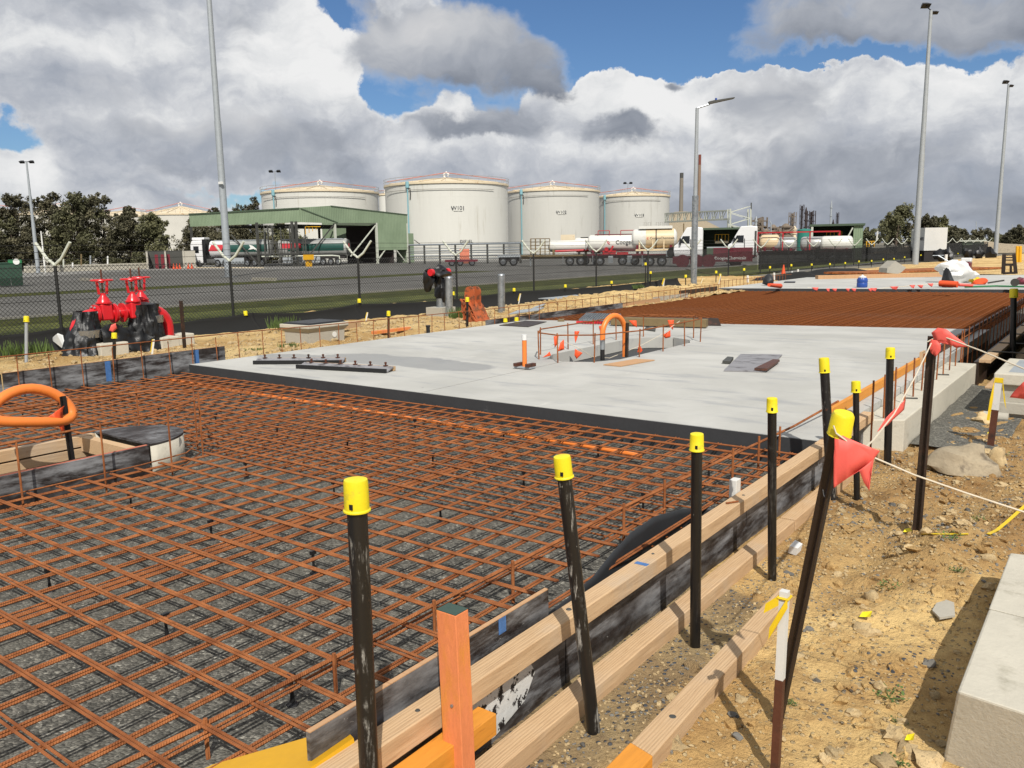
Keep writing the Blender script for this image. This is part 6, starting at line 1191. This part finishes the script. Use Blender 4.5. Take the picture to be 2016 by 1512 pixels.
def prime_mover(p0, p1, label, wheels_, skirt, cabx=(0, 2.6), m='truck_white', h=3.6, name='prime_mover'):
    M = frame_of(p0, p1); t = thing(name, label, 'truck', p0); a, b = cabx
    prof = [(a, 1.55), (a+.1, 1.0), (b, 1.0), (b, h-.1), (b-.6, h), (a+1.2, h-.05), (a+.75, 2.95), (a+.35, 2.2), (a+.05, 2.0)]
    put(MB().prism([(x, -1.2, z) for x, z in prof], (0, 2.4, 0)), M, 'cab', m, t, bevel=.06)
    put(MB().prism([(a+.85, -1.212, 2.9), (a+.55, -1.212, 2.25), (a+1.5, -1.212, 2.2), (a+1.5, -1.212, 2.9)], (0, .01, 0)), M, 'side_window', 'glass_dark', t)
    put(MB().prism([(a+.34, -1.0, 2.22), (a+.74, -1.0, 2.93), (a+.74, 1.0, 2.93), (a+.34, 1.0, 2.22)], (-.03, 0, .015)), M, 'windscreen', 'glass_dark', t)
    put(MB().box(a+.55, a+.7, -1.45, -1.22, 2.1, 2.7), M, 'mirror', 'plastic_black', t); put(MB().box(a+1.55, a+1.62, -1.215, -1.2, 1.1, 2.6), M, 'door_seam', 'chassis', t)
    put(MB().box(a-.08, a+.35, -1.22, 1.22, .3, .98), M, 'bumper', skirt, t, bevel=.05); put(MB().box(a+.35, b, -1.2, 1.2, .85, .99), M, 'sill', skirt, t); put(MB().box(a+.2, p1d(p0, p1), -.5, .5, .7, 1.0), M, 'chassis_rail', 'chassis', t)
    for x in wheels_:
        for s in (-1.05, 1.05): wheel(t, M, x, s, .52)
        put(MB().lathe([(.60, -.2), (.64, -.2), (.64, .2), (.60, .2)], (x, -1.05, .52), 20, 'y'), M, 'mudguard', skirt, t, True)
    return t, M
def p1d(a, b): return (Vector(b)-Vector(a)).length
t, M = prime_mover(gp(1329, 83), gp(1470, 83), 'white and maroon prime mover half hidden by the street light pole', [.75, 2.1, 3.2], 'truck_maroon', (-.1, 2.6), h=3.75)
put(MB().box(3.6, 7.2, -1.24, -1.2, .45, 1.75), M, 'side_skirt', 'truck_maroon', t); put(MB().box(3.0, 5.6, -1.1, 1.1, 1.75, 1.85), M, 'deck', 'galv_dull', t); put(MB().box(3.0, 5.2, -1.23, -.9, 1.1, 1.74), M, 'fuel_tank', 'steel_green_dark', t)
put(text_mb('CoogeeChemicals', .40, Vector((5.15, -1.25, .78)), (1, 0, 0), (0, 0, 1), .012), M, 'lettering', 'sign_white', t); put(text_mb('c', .5, Vector((3.85, -1.25, .82)), (1, 0, 0), (0, 0, 1), .02), M, 'logo_mark', 'sign_white', t); put(text_mb('2', .5, Vector((1.2+.9, -1.25, 1.4)), (1, 0, 0), (0, 0, 1)), M, 'fleet_mark', 'sign_white', t) if False else None
t, M = prime_mover(gp(1432, 85), gp(1486, 85), 'white truck cab with sloped roof fairing left of the steel tanks', [.8], 'truck_maroon', (0, 2.75), h=3.8)
put(MB().tube([(2.6, -1.25, 1.0), (2.6, -1.25, 3.3)], .09, 8), M, 'exhaust_stack', 'steel_dark', t, True)
# the truck under the canopy
TY = 75.3
_a, _b = gp(383, 127), gp(688, 120); _k = (_b-_a).length/26.3; M = frame_of(_a, _b) @ Matrix.Diagonal((_k, 1.0, 1.05, 1)); ft = thing('fuel_truck', 'white cab fuel truck with silver tanks parked under the green canopy', 'truck', _a)
put(MB().prism([(0, -1.25, .5), (0, -1.25, 3.0), (.25, -1.25, 3.5), (2.0, -1.25, 3.55), (2.0, -1.25, .5)], (0, 2.5, 0)), M, 'cab', 'truck_white', ft, bevel=.1); put(MB().box(-.02, .05, -1.1, 1.1, 1.9, 2.9), M, 'windscreen', 'glass_dark', ft); put(MB().box(.5, 1.4, -1.265, -1.24, 1.9, 2.8), M, 'side_window', 'glass_dark', ft); put(MB().box(.2, 2.3, -1.0, 1.0, 3.56, 3.95), M, 'roof_fairing', 'truck_white', ft, bevel=.1)
put(MB().box(2.0, 2.5, -1.2, 1.2, .6, 3.7), M, 'intake_panel', 'plastic_black', ft); put(MB().box(1.0, 6, -.5, .5, .6, 1.0), M, 'chassis_rail', 'chassis', ft); put(MB().box(2.6, 4.1, -1.25, -.8, .5, 1.1), M, 'fuel_tank', 'chrome', ft)
for x in (1.3, 4.4, 5.7): wheel(ft, M, x, -1.1, .52)
def fuel_trailer(x0, x1, tagx, label):
    t = thing('fuel_trailer', label, 'trailer', M @ Vector((x0, 0, 0)))
    o = put(barrel(x0, x1, 2.35, 1.12, n=28, e=.2), M, 'tank', 'tanker_steel', t, True); put(MB().box(x0+.5, x1-.5, -.6, .6, .9, 1.25), M, 'chassis_rail', 'chassis', t)
    a0, a1 = (R(-20), R(30))
    mb = MB(); mb.grid(lambda u, v: (x0+1.9+(x1-x0-2.4)*u, -1.135*math.cos(a0+(a1-a0)*v), 2.35+1.135*math.sin(a0+(a1-a0)*v)), 4, 6); put(mb, M, 'green_band', 'tanker_green', o, True)
    for k in range(3): wheel(t, M, x1-1.5-1.25*k, -1.1, .5)
    put(MB().box(x0+1, x1-4.5, -1.2, -1.05, .45, 1.2), M, 'side_box', 'galv_dull', t); put(MB().box(x0+.8, x1-.8, -.4, .4, 3.45, 3.56), M, 'walkway', 'galv_dull', t); return t, o
t, o = fuel_trailer(2.9, 13.4, 0, 'front silver fuel trailer with red and green bands under the canopy')
put(MB().prism([(3.0, -1.13, 2.15), (3.5, -1.14, 2.95), (5.6, -1.14, 2.95), (5.2, -1.14, 2.15)], (0, -.02, 0)), M, 'red_panel', 'print_red', o); put(barrel(2.88, 6.0, 2.36, 1.13, n=28, e=.2), M, 'white_nose', 'truck_white', o, True)
put(MB().prism([(9.6, -1.15, 2.2), (10.6, -1.15, 2.35), (11.2, -1.15, 2.1), (11.3, -1.15, 2.2), (10.5, -1.15, 2.75), (9.9, -1.15, 2.9), (10.1, -1.15, 2.5)], (0, -.02, 0)), M, 'bird_mark', 'sign_white', o)
t, o = fuel_trailer(14.4, 26.2, 0, 'rear silver fuel trailer with green band reaching past the canopy column'); put(MB().prism([(15.2, -1.14, 2.35), (15.2, -1.14, 3.0), (18.6, -1.14, 3.0), (18.6, -1.14, 2.35)], (0, -.02, 0)), M, 'red_panel', 'print_red', o)
put(MB().lathe([(1.0, 26.16), (1.05, 26.2), (1.05, 26.26), (1.0, 26.28)], (0, 0, 2.35), 24, 'x'), M, 'end_ring', 'steel_dark', o, True); put(MB().box(26.24, 26.3, -.25, .25, 2.4, 2.9), M, 'end_sign', 'print_red', o)

# steel tank containers on trailers, far right of the yard
def ex6(t, M, L):
    for x in (.2, 2.9, 5.7, 8.7): 
        mb = MB()
        for s in (-1.15, 1.15): mb.beam((x, s, 1.2), (x, s, 3.3), .12, .12)
        mb.beam((x, -1.15, 3.25), (x, 1.15, 3.25), .12, .12); put(mb, M, 'end_frame', 'frame_red', t)
    for s in (-1.15, 1.15): put(MB().beam((.2, s, 3.28), (8.7, s, 3.28), .12, .12), M, 'top_rail', 'frame_red', t)
D = 98
tank_trailer('tank_container_trailer', gp(1487, D), gp(1670, D), [(.4, 2.6, 2.2, .85, 'tanker_cream'), (1.7, 4.4, 1.98, .78, 'tanker_steel'), (4.7, 7.6, 1.98, .78, 'tanker_steel')], 'trailer of steel tank drums in red frames behind the dark fence', [6, 7.2, 8.4], 'truck_maroon', extra=ex6, walk=False)
tank_trailer('tanker_trailer', gp(1608, D-2), gp(1680, D-2), [(.3, 3.6, 1.95, .82, 'tanker_white')], 'small white tanker in front of the far right green shed', [1.6, 2.8], 'truck_maroon', walk=False)

# ================================================================ SHEDS, RACKS, GANTRY, PLANT
def shed(x0, x1, yt, D, label, depth=9, right=28):
    a = gp(x0, D); b = gp(x1, D); Mx = frame_of(a, b); L = (b-a).length; h = AD(x0, yt, D).z+.42; t = thing('open_shed', label, 'shed', a); W = right
    put(MB().box(-.2, L+.2, -.3, depth, h-.25, h), Mx, 'roof', 'steel_green_dark', t); put(MB().box(0, L, depth-.2, depth, 0, h-.25), Mx, 'rear_wall', 'steel_green_dark', t); put(MB().box(0, .2, 0, depth-.2, 0, h-.25), Mx, 'side_wall', 'steel_green_dark', t); put(MB().box(L-W, L, 0, .2, 0, h-.25), Mx, 'front_panel', 'cladding', t); put(MB().box(L-.2, L, .2, depth-.2, 0, h-.25), Mx, 'side_wall', 'cladding', t)
    put(MB().beam((L-W-.1, -.1, h-.5), (L*.55, -.1, .6), .15, .15), Mx, 'brace', 'steel_pale', t); put(MB().box(0, .25, -.25, 0, 0, h-.25), Mx, 'column', 'steel_pale', t)
    put(MB().box(L*.3, L*.6, 2, 2.2, 2.2, 2.5), Mx, 'platform', 'tank_cream', t); mb = MB()
    for k in range(5): mb.tube([(L*.3+L*.3*k/4, 2, 2.5), (L*.3+L*.3*k/4, 2, 3.4)], .04, 5)
    mb.tube([(L*.3, 2, 3.4), (L*.6, 2, 3.4)], .04, 5); put(mb, Mx, 'platform_rail', 'yellow_steel', t)
shed(1595, 1697, 442, 112, 'open green shed right of the refinery with pale end wall', right=1.1)
shed(1380, 1470, 449, 115, 'low open green shed behind the two prime movers', right=.3)
# steel pipe rack by the diesel tank
pr_ = thing('pipe_rack', 'long galvanised pipe rack in front of the diesel tank', 'pipe rack', gp(808, 118)); a = gp(806, 120); b = gp(1025, 112); Mx = frame_of(a, b); L = (b-a).length
for k in range(8): put(MB().box(L*k/7-.1, L*k/7+.1, -.1, .1, 0, 2.6), Mx, 'post', 'steel_dark', pr_)
for z, r in ((2.65, .14), (2.1, .06), (1.8, .08), (1.5, .08), (1.1, .1), (.7, .08)): put(MB().tube([(0, 0, z), (L, 0, z)], r, 6), Mx, 'pipe', 'galv', pr_, True)
o = thing('equipment_cabinet', 'salmon red equipment cabinet by the pipe rack', 'cabinet', gp(914, 108)); a = gp(905, 108); Mx = frame_of(a, gp(925, 108)); put(MB().box(0, 1.25, 0, .8, .15, 2.0), Mx, 'body', 'salmon', o, bevel=.03); put(MB().box(.05, 1.2, -.02, 0, .25, 1.9), Mx, 'door', 'salmon', o)
o = thing('flat_trailer', 'low dark red flat trailer left of the pipe rack cabinet', 'trailer', gp(876, 101)); Mx = frame_of(gp(876, 101), gp(940, 101)); put(MB().box(0, 3.9, -1, 1, .5, .75), Mx, 'deck', 'truck_maroon', o)
for x in (.8, 1.8, 3.2): wheel(o, Mx, x, -.8, .4)
o = thing('flat_trailer', 'dark axled trailer end right of the pipe rack cabinet', 'trailer', gp(985, 97)); Mx = frame_of(gp(980, 97), gp(1022, 97)); put(MB().box(0, 2.6, -1.1, 1.1, 1.0, 1.3), Mx, 'deck', 'galv_dull', o); put(MB().box(.1, 2.5, -.8, .8, .5, .98), Mx, 'underframe', 'chassis', o)
for x in (.6, 1.8): wheel(o, Mx, x, -.9, .48)
# gantry
ga = thing('pipe_gantry', 'pale truss gantry carrying pipes right of the third tank', 'gantry', AD(1400, 490, 160)); A0 = AD(1312, 455, 175); A1 = AD(1440, 449, 150); A2 = AD(1481, 438, 146); hgt = (AD(1440, 413, 150).z-AD(1440, 432, 150).z)
A0 = AD(1312, 437, 175); A1 = AD(1438, 431, 150); B0 = AD(1312, 420, 175); B1 = AD(1438, 414, 150)
for s in (0, 1.6):
    off = _h*s
    put_ = lambda p, q, w, n_='chord': MB().beam(p+off, q+off, w, w).build(n_, 'steel_pale', ga)
    put_(A0, A1, .28); put_(B0, B1, .2)
    for k in range(10):
        p = A0.lerp(A1, k/9); q = B0.lerp(B1, k/9); put_(p, q, .14, 'web_post')
        if k < 9: put_(p, B0.lerp(B1, (k+.5)/9), .1, 'web_brace')
    for x in (1438, 1478): put_(AD(x, 488, 149), AD(x, 411, 149), .22, 'tower_leg')
    for k in range(6): put_(AD(1438 if k % 2 else 1478, 478-12*k, 149), AD(1478 if k % 2 else 1438, 466-12*k, 149), .1, 'tower_brace')
MB().tube([AD(1479, 412, 149), AD(1479, 399, 149)], .1, 6).build('mast', 'steel_dark', ga)
for (x, yt, hw, D, m, lab, band) in ((1339.5, 341, 3.4, 330, 'chimney_grey', 'grey concrete chimney right of the third tank', (341, 378, 'steel_dark')), (1374, 305, 2.6, 420, 'chimney_brown', 'taller brown chimney with red top behind the light pole', (305, 330, 'chimney_red'))):
    b = AD(x, 489, D); t = thing('chimney', lab, 'chimney', b); r = hw*D/FPX; zt = AD(x, yt, D).z; MB().lathe([(r*1.25, -1), (r, zt)], (b.x, b.y, 0), 20).build('shaft', m, t, True); z0 = AD(x, band[1], D).z; MB().lathe([(r*1.03, z0), (r*1.01, zt+.1), (r*.8, zt+.12)], (b.x, b.y, 0), 20).build('top_band', band[2], t, True)
def tower(x, w, yb, yt, D, m, label, lattice=False, name='process_tower'):
    b = AD(x, yb, D); zt = AD(x, yt, D).z; r = w/2*D/FPX; t = thing(name, label, 'tower', (b.x, b.y, -.4))
    if lattice:
        for sx_ in (-1, 1):
            for sy_ in (-1, 1): MB().beam((b.x+sx_*r, b.y+sy_*r, 0), (b.x+sx_*r, b.y+sy_*r, zt), r*.22, r*.22).build('leg', m, t)
        n = 6
        for k in range(n):
            z0 = zt*(k+.3)/n; mb = MB()
            for s in (-1, 1): mb.beam((b.x-r, b.y+s*r, z0), (b.x+r, b.y+s*r, z0), r*.18, r*.18); mb.beam((b.x+s*r, b.y-r, z0), (b.x+s*r, b.y+r, z0), r*.18, r*.18)
            mb.build('platform', m, t); MB().beam((b.x-r, b.y-r, z0), (b.x+r, b.y-r, min(zt, z0+zt/n)), r*.14, r*.14).build('brace', m, t)
        MB().lathe([(r*.45, 0), (r*.45, zt*.97)], (b.x, b.y, 0), 12).build('vessel', m, t, True)
    else:
        MB().lathe([(r, 0), (r, zt*.9), (r*.7, zt*.95), (r*.3, zt)], (b.x, b.y, 0), 14).build('vessel', m, t, True)
        for k in range(4): z0 = zt*(.3+.18*k); MB().lathe([(r*1.5, z0), (r*1.5, z0+.4)], (b.x, b.y, 0), 12).build('platform', m, t)
    return t
tower(1576, 6, 488, 403, 330, 'plant_dark', 'tall dark lattice tower of the refinery', True); tower(1584, 4, 488, 408, 335, 'plant_dark', 'slim dark column beside the tall lattice tower'); tower(1595, 11, 488, 415, 325, 'plant_dark', 'wide dark open steel frame tower of the refinery', True)
tower(1633, 3.2, 488, 395, 340, 'galv_dull', 'tall thin silver stack right of the dark towers'); tower(1646, 4, 488, 418, 380, 'plant_dark', 'thin lattice stack right of the silver stack', True); tower(1638, 3, 488, 432, 330, 'plant_dark', 'short dark stub stack behind the green shed')
tower(1493, 22, 488, 428, 260, 'plant_steel', 'rusty process structure left of the refinery', True); tower(1487, 4, 488, 426, 255, 'galv_dull', 'leaning silver duct on the rusty process structure'); tower(1521, 12, 488, 442, 260, 'plant_steel', 'small process vessel with platforms in the refinery'); tower(1546, 16, 488, 440, 255, 'plant_steel', 'broad silver process vessel in the refinery'); tower(1558, 10, 488, 418, 262, 'plant_steel', 'rusty stepped structure right of the broad vessel', True); tower(1563, 6, 486, 445, 240, 'tank_cream', 'cream vertical drum in the refinery'); tower(1507, 11, 488, 450, 250, 'plant_steel', 'low process drum in the refinery'); tower(1533, 12, 488, 450, 250, 'plant_steel', 'low rusty frame between refinery vessels', True)
b = AD(1583, 488, 210); tag(MB().lathe([(13*210/FPX, -.4), (13*210/FPX, AD(1583, 452, 210).z), (0, AD(1583, 450, 210).z)], (b.x, b.y, 0), 32).build('green_tank', 'teal_tank', smooth=True), 'squat teal green tank left of the far right shed', 'tank')
rpw = thing('refinery_pipework', 'tangle of rusty pipework between the refinery vessels', 'pipework', AD(1525, 488, 250))
for k in range(60):
    x = rl.uniform(1483, 1572); D = rl.uniform(235, 265); y0 = rl.uniform(455, 482); p = AD(x, y0, D); q = AD(x+rl.uniform(-18, 18), y0+rl.choice((0, 0, -12)), D); MB().tube([p, q], rl.uniform(.12, .35), 5).build('pipe', 'plant_steel', rpw)
p = AD(1492, 478, 215); tag(MB().tube([AD(1518, 488, 200), AD(1518, 440, 200), AD(1516, 435, 200)], .12, 6).build('lamp_post', 'galv_dull'), 'thin grey lamp post in front of the refinery', 'lamp post')
p = AD(1390, 452, 240); tag(MB().tube([AD(1346, 490, 170), AD(1346, 440, 170)], .12, 6).build('lamp_post', 'rusty_frame'), 'thin tan post below the pipe gantry', 'post')
# container and low huts on the right
ct = thing('shipping_container', 'white shipping container standing behind the far dark fence', 'container', gp(1792, 100)); a = gp(1792, 100); Mx = frame_of(a, gp(1838, 96)); L = 3.0
put(MB().box(0, 1.55, 0, 2.4, 1.1, 3.4), Mx, 'side', 'container_white', ct); put(MB().box(1.56, 2.7, -.02, 2.4, 1.1, 3.45), Mx, 'end_doors', 'container_white', ct)
for k in range(6): put(MB().box(.1+.24*k, .2+.24*k, -.03, -.005, 1.2, 3.3), Mx, 'corrugation', 'container_white', ct)
put(text_mb('MRI', .5, Vector((2.15, -.03, 2.3)), (1, 0, 0), (0, 0, 1), .02), Mx, 'lettering', 'print_dark', ct); put(MB().box(.1, 2.6, .1, 2.3, 0, 1.08), Mx, 'stand', 'chassis', ct)
o = thing('lookout_hut', 'pale green low roofed hut beyond the far fence', 'hut', gp(1900, 140)); Mx = frame_of(gp(1893, 140), gp(1926, 140)); put(MB().box(0, 2.8, 0, 2, 0, 1.9), Mx, 'wall', 'cladding', o); put(MB().box(-.3, 3.1, -.3, 2.3, 1.92, 2.1), Mx, 'roof', 'steel_pale', o)
tag(MB().beam(AD(1726, 474, 90), AD(1728, 455, 90), .12, .12).build('white_post', 'white_paint'), 'white post in front of the right hand trees', 'post')
o = thing('yellow_barrier', 'yellow steel barrier frame behind the far fence', 'barrier', gp(1713, 88))
for x in (1706, 1711, 1716, 1721): MB().tube([AD(x, 486, 88), AD(x, 475, 88)], .05, 6).build('post', 'yellow_steel', o)
MB().tube([AD(1705, 476, 88), AD(1722, 475, 88)], .05, 6).build('rail', 'yellow_steel', o)
for i, (x, yt) in enumerate(((1922, 436), (1993, 442), (1932, 450))):
    tag(MB().tube([AD(x, 480, 300), AD(x, yt, 300)], .15, 5).build('lamp_post', 'galv_dull'), ('distant lamp post above the right treeline', 'distant lamp post right of the farther mast', 'short distant lamp post above the right treeline')[i], 'lamp post')
p = AD(1880, 487, 160); mb = MB(); mb.grid(lambda u, v: (p.x-14+30*u, p.y-4+10*v, -.4+1.9*max(0, math.sin(math.pi*u)*math.sin(math.pi*v)+.2*noise.noise(Vector((u*6, v*6, 2))))), 30, 12); tag(mb.build('rubble_mound', 'rock', smooth=True), 'low grey rubble mound beyond the far fence', 'mound')

# ================================================================ LEFT YARD
for i, (x0, x1, y0) in enumerate(((0, 22, 516), (20, 46, 513))):
    D = 66; a = AD(x0-(14 if i == 0 else 0), 548, D); a.z = -.42; b = AD(x1, 548, D); b.z = -.42; Mx = frame_of(a, b); L = (b-a).length; o = thing('waste_bin', ('dark green waste bin at the left picture edge', 'dark green waste bin with bright green lid on the left')[i], 'bin', a); h = AD(x1, y0+(3 if i == 0 else 6), D).z+.42
    put(MB().hexa([(.05, .05, .05), (L-.05, .05, .05), (L-.05, .9, .05), (.05, .9, .05)], [(0, 0, h), (L, 0, h), (L, 1, h), (0, 1, h)]), Mx, 'body', 'bin_green', o)
    if i: put(MB().box(-.03, L+.03, -.05, 1.05, h+.01, h+.28), Mx, 'lid', 'lid_green', o, bevel=.05); put(MB().lathe([(.2, 0), (.2, .01)], (L*.6, -.055, h+.14), 12, 'y'), Mx, 'lid_badge', 'sign_white', o)
    else: put(MB().box(-.03, L+.03, -.05, 1.05, h+.01, h+.08), Mx, 'lid', 'bin_green', o)
bay = thing('pump_bay', 'open concrete walled bay with red pumps left of the fuel truck', 'bay', gp(330, 122)); D = 122
a = gp(287, D); b = gp(384, D); Mx = frame_of(a, b); L = (b-a).length
put(MB().box(0, L, 3, 3.2, 0, 2.4), Mx, 'rear_wall', 'steel_dark', bay)
for k, x in enumerate((0, L*.37, L*.74, L-.2)): put(MB().prism([(x, 0, 0), (x, 3, 0), (x, 3, 2.4), (x, 0, 2.4)], (.22, 0, 0)), Mx, 'wall', 'concrete', bay)
put(MB().box(L*.74, L, .1, .3, 0, 2.35), Mx, 'front_panel', 'concrete', bay)
for k in range(3): o = put(MB().box(L*.17+.75*k, L*.17+.4+.75*k, 1, 1.5, 0, 1.9), Mx, 'pump', 'maroon_pump', bay); 
for i, x in enumerate((340, 346, 352, 369, 376)):
    p = gp(x, 118); o = thing('traffic_cone', ORD[i]+' orange traffic cone from the left in front of the pump bay', 'cone', p, 'cones by the pump bay'); MB().lathe([(.17, .03), (.03, .72)], p, 10).build('cone', 'cone_orange', o, True); MB().box(p.x-.2, p.x+.2, p.y-.2, p.y+.2, p.z, p.z+.03).build('base', 'cone_orange', o)
p = AD(1543, 521, 55); p.z = -.38; o = thing('traffic_cone', 'orange traffic cone seen through the dark fence right of the street light', 'cone', p); MB().lathe([(.16, .03), (.03, .72)], p, 10).build('cone', 'cone_orange', o, True); MB().box(p.x-.2, p.x+.2, p.y-.2, p.y+.2, p.z, p.z+.03).build('base', 'cone_orange', o)
w0 = gp(45, 116); w1 = gp(288, 125)
tag(MB().beam(w0+Vector((0, 0, .35)), w1+Vector((0, 0, .35)), .3, .9).build('low_wall', 'concrete_pale'), 'low pale concrete wall in front of the left trees', 'wall')
for i, (x, yb, yt, m_) in enumerate(((125, 527, 510, 'steel_pale'), (143, 527, 517, 'sign_white'), (160, 523, 500, 'rusty_frame'), (178, 520, 503, 'galv_dull'), (212, 520, 504, 'sign_white'))):
    b = AD(x, yb, 112); tag(MB().tube([b, AD(x, yt, 112)], .09, 6).build('marker_post', m_), ['pale marker post with cross plate by the low wall', 'white marker post by the low wall', 'tan marker post at the low wall', 'curved grey marker post at the low wall', 'white marker post right along the low wall'][i], 'post')
for i, (x, y, w) in enumerate(((520, 552, 22), (172, 552, 12))):
    a = G(x-w, y, -.4); b = G(x+w, y+1, -.4); tag(MB().beam(a+Vector((0, 0, .1)), b+Vector((0, 0, .1)), .25, .22).build('wheel_stop', 'concrete_pale'), ('pale concrete wheel stop on the yard behind the fence', 'grey concrete wheel stop behind the manifold')[i], 'wheel stop')

# ================================================================ TREES
def tree(base, H, W, seed, label, leaf='leaf_a', group=None, dens=1., lobes=7, crown0=.22, leafs=.34, trunk=.22):
    r_ = random.Random(seed); b = Vector(base); t = thing('tree', label, 'tree', b, group)
    tm = MB(); tm.tube([b, b+Vector((r_.uniform(-.2, .2), r_.uniform(-.2, .2), H*.35)), b+Vector((r_.uniform(-.5, .5), r_.uniform(-.5, .5), H*.7))], [trunk, trunk*.75, trunk*.3], 7)
    mb = MB(); cl = []
    for k in range(lobes):
        a = r_.uniform(0, 6.28); zz = crown0+(1-crown0)*(k+.5)/lobes; rad = W*.5*(math.sin(math.pi*min(1, (zz-crown0)/(1-crown0)*.85+.15))**.7)*r_.uniform(.3, .95)
        c = b+Vector((math.cos(a)*rad, math.sin(a)*rad, H*zz*.93)); s = W*r_.uniform(.15, .33)*(1.15-.45*zz)
        cl.append((c, s)); tm.tube([b+Vector((0, 0, H*zz*.55)), b.lerp(c, .6)+Vector((0, 0, H*.03)), c], [trunk*.35, trunk*.25, trunk*.1], 5)
    for c, s in cl:
        for m_ in range(int(13*dens)):
            d = Vector((r_.gauss(0, 1), r_.gauss(0, 1), r_.gauss(0, .8))); d = d.normalized()*r_.random()**.45; cc = c+Vector((d.x*s, d.y*s, d.z*s*.95)); cr = s*r_.uniform(.22, .38)
            for q in range(58):
                e_ = Vector((r_.gauss(0, 1), r_.gauss(0, 1), r_.gauss(0, 1))).normalized()*cr*r_.random()**.4; p = cc+e_
                u = Vector((r_.gauss(0, 1), r_.gauss(0, 1), r_.gauss(0, 1))).normalized(); v = u.cross(Vector((r_.gauss(0, 1), r_.gauss(0, 1), 1))).normalized(); l_ = leafs*.72*r_.uniform(.6, 1.3)
                mb.add([p-u*l_*.5, p+v*l_*.28, p+u*l_*.5, p-v*l_*.28], [(0, 1, 2, 3)])
    tm.build('trunk', 'bark', t, True); mb.build('crown', leaf, t); return t
TG = 'dark trees in front of the white tanks'
for i, (x, yt, w, D, lab) in enumerate(((-12, 398, 60, 140, 'dark tree cut by the left picture edge'), (40, 380, 62, 138, 'dark spiky tree behind the slim twin floodlight mast'), (105, 379, 70, 140, 'dark tree with open gaps right of the slim mast'), (155, 380, 75, 134, 'tallest dense dark tree in the left group'), (205, 378, 72, 136, 'dense dark tree with upright tip in the left group'), (258, 402, 62, 136, 'rounded dark tree left of the dome roofed tank'), (303, 418, 52, 134, 'lower dark tree just left of the white dome tank'),
                                        (392, 440, 70, 150, 'dark bushy tree behind the canopy left end'), (430, 402, 42, 190, 'distant dark tree tip behind the tall mast'), (470, 405, 40, 192, 'distant dark tree tip right of the tall mast'), (508, 388, 44, 190, 'dark round tree tip left of the canopy tank'), (470, 445, 90, 150, 'dark tree seen under the canopy roof'), (545, 450, 80, 155, 'dark tree deep behind the loading arms'))):
    b = gp(x, D); H = AD(x, yt, D).z+.42; tree(b, H, w*D/FPX*1.4, i+31, lab, 'leaf_a' if i % 3 else 'leaf_b', TG, 1.25, 16, .04, .46)
for i, (x, yt, w, D, lab) in enumerate(((1763, 406, 80, 150, 'broad eucalyptus left of the tall right mast'), (1818, 424, 60, 152, 'eucalyptus directly behind the tall right mast'), (1848, 428, 55, 155, 'eucalyptus with a bare side branch right of the mast'), (1880, 446, 60, 150, 'low rounded tree right of the eucalyptus group'), (1712, 453, 45, 160, 'low dark tree beside the green shed end wall'), (1925, 456, 60, 190, 'low distant tree in the right treeline'), (1962, 462, 50, 190, 'low distant tree behind the farther mast'), (2005, 450, 50, 185, 'low distant tree at the right picture edge'), (1360, 452, 34, 230, 'dark bush under the pipe gantry'), (1438, 444, 30, 260, 'dark bush at the gantry tower foot'))):
    b = gp(x, D); H = AD(x, yt, D).z+.42; tree(b, H, w*D/FPX, i+61, lab, 'leaf_b' if i % 2 == 0 else 'leaf_a', 'trees at the right', 1.5, 12, .30 if i < 3 else .06, .48)
b = gp(1020/4.03, 126); 
for i, (x, yt, D) in enumerate(((265, 500, 128), (215, 505, 128), (235, 508, 130))):
    b = gp(x, D); H = AD(x, yt, D).z+.42; tree(b, H, 2.6, i+90, ('yellow green shrub behind the low wall near the pump bay', 'green shrub behind the low wall in the middle', 'small shrub beside the yellow green shrub')[i], 'leaf_b', None, .6, 4, .05, .25, .06)
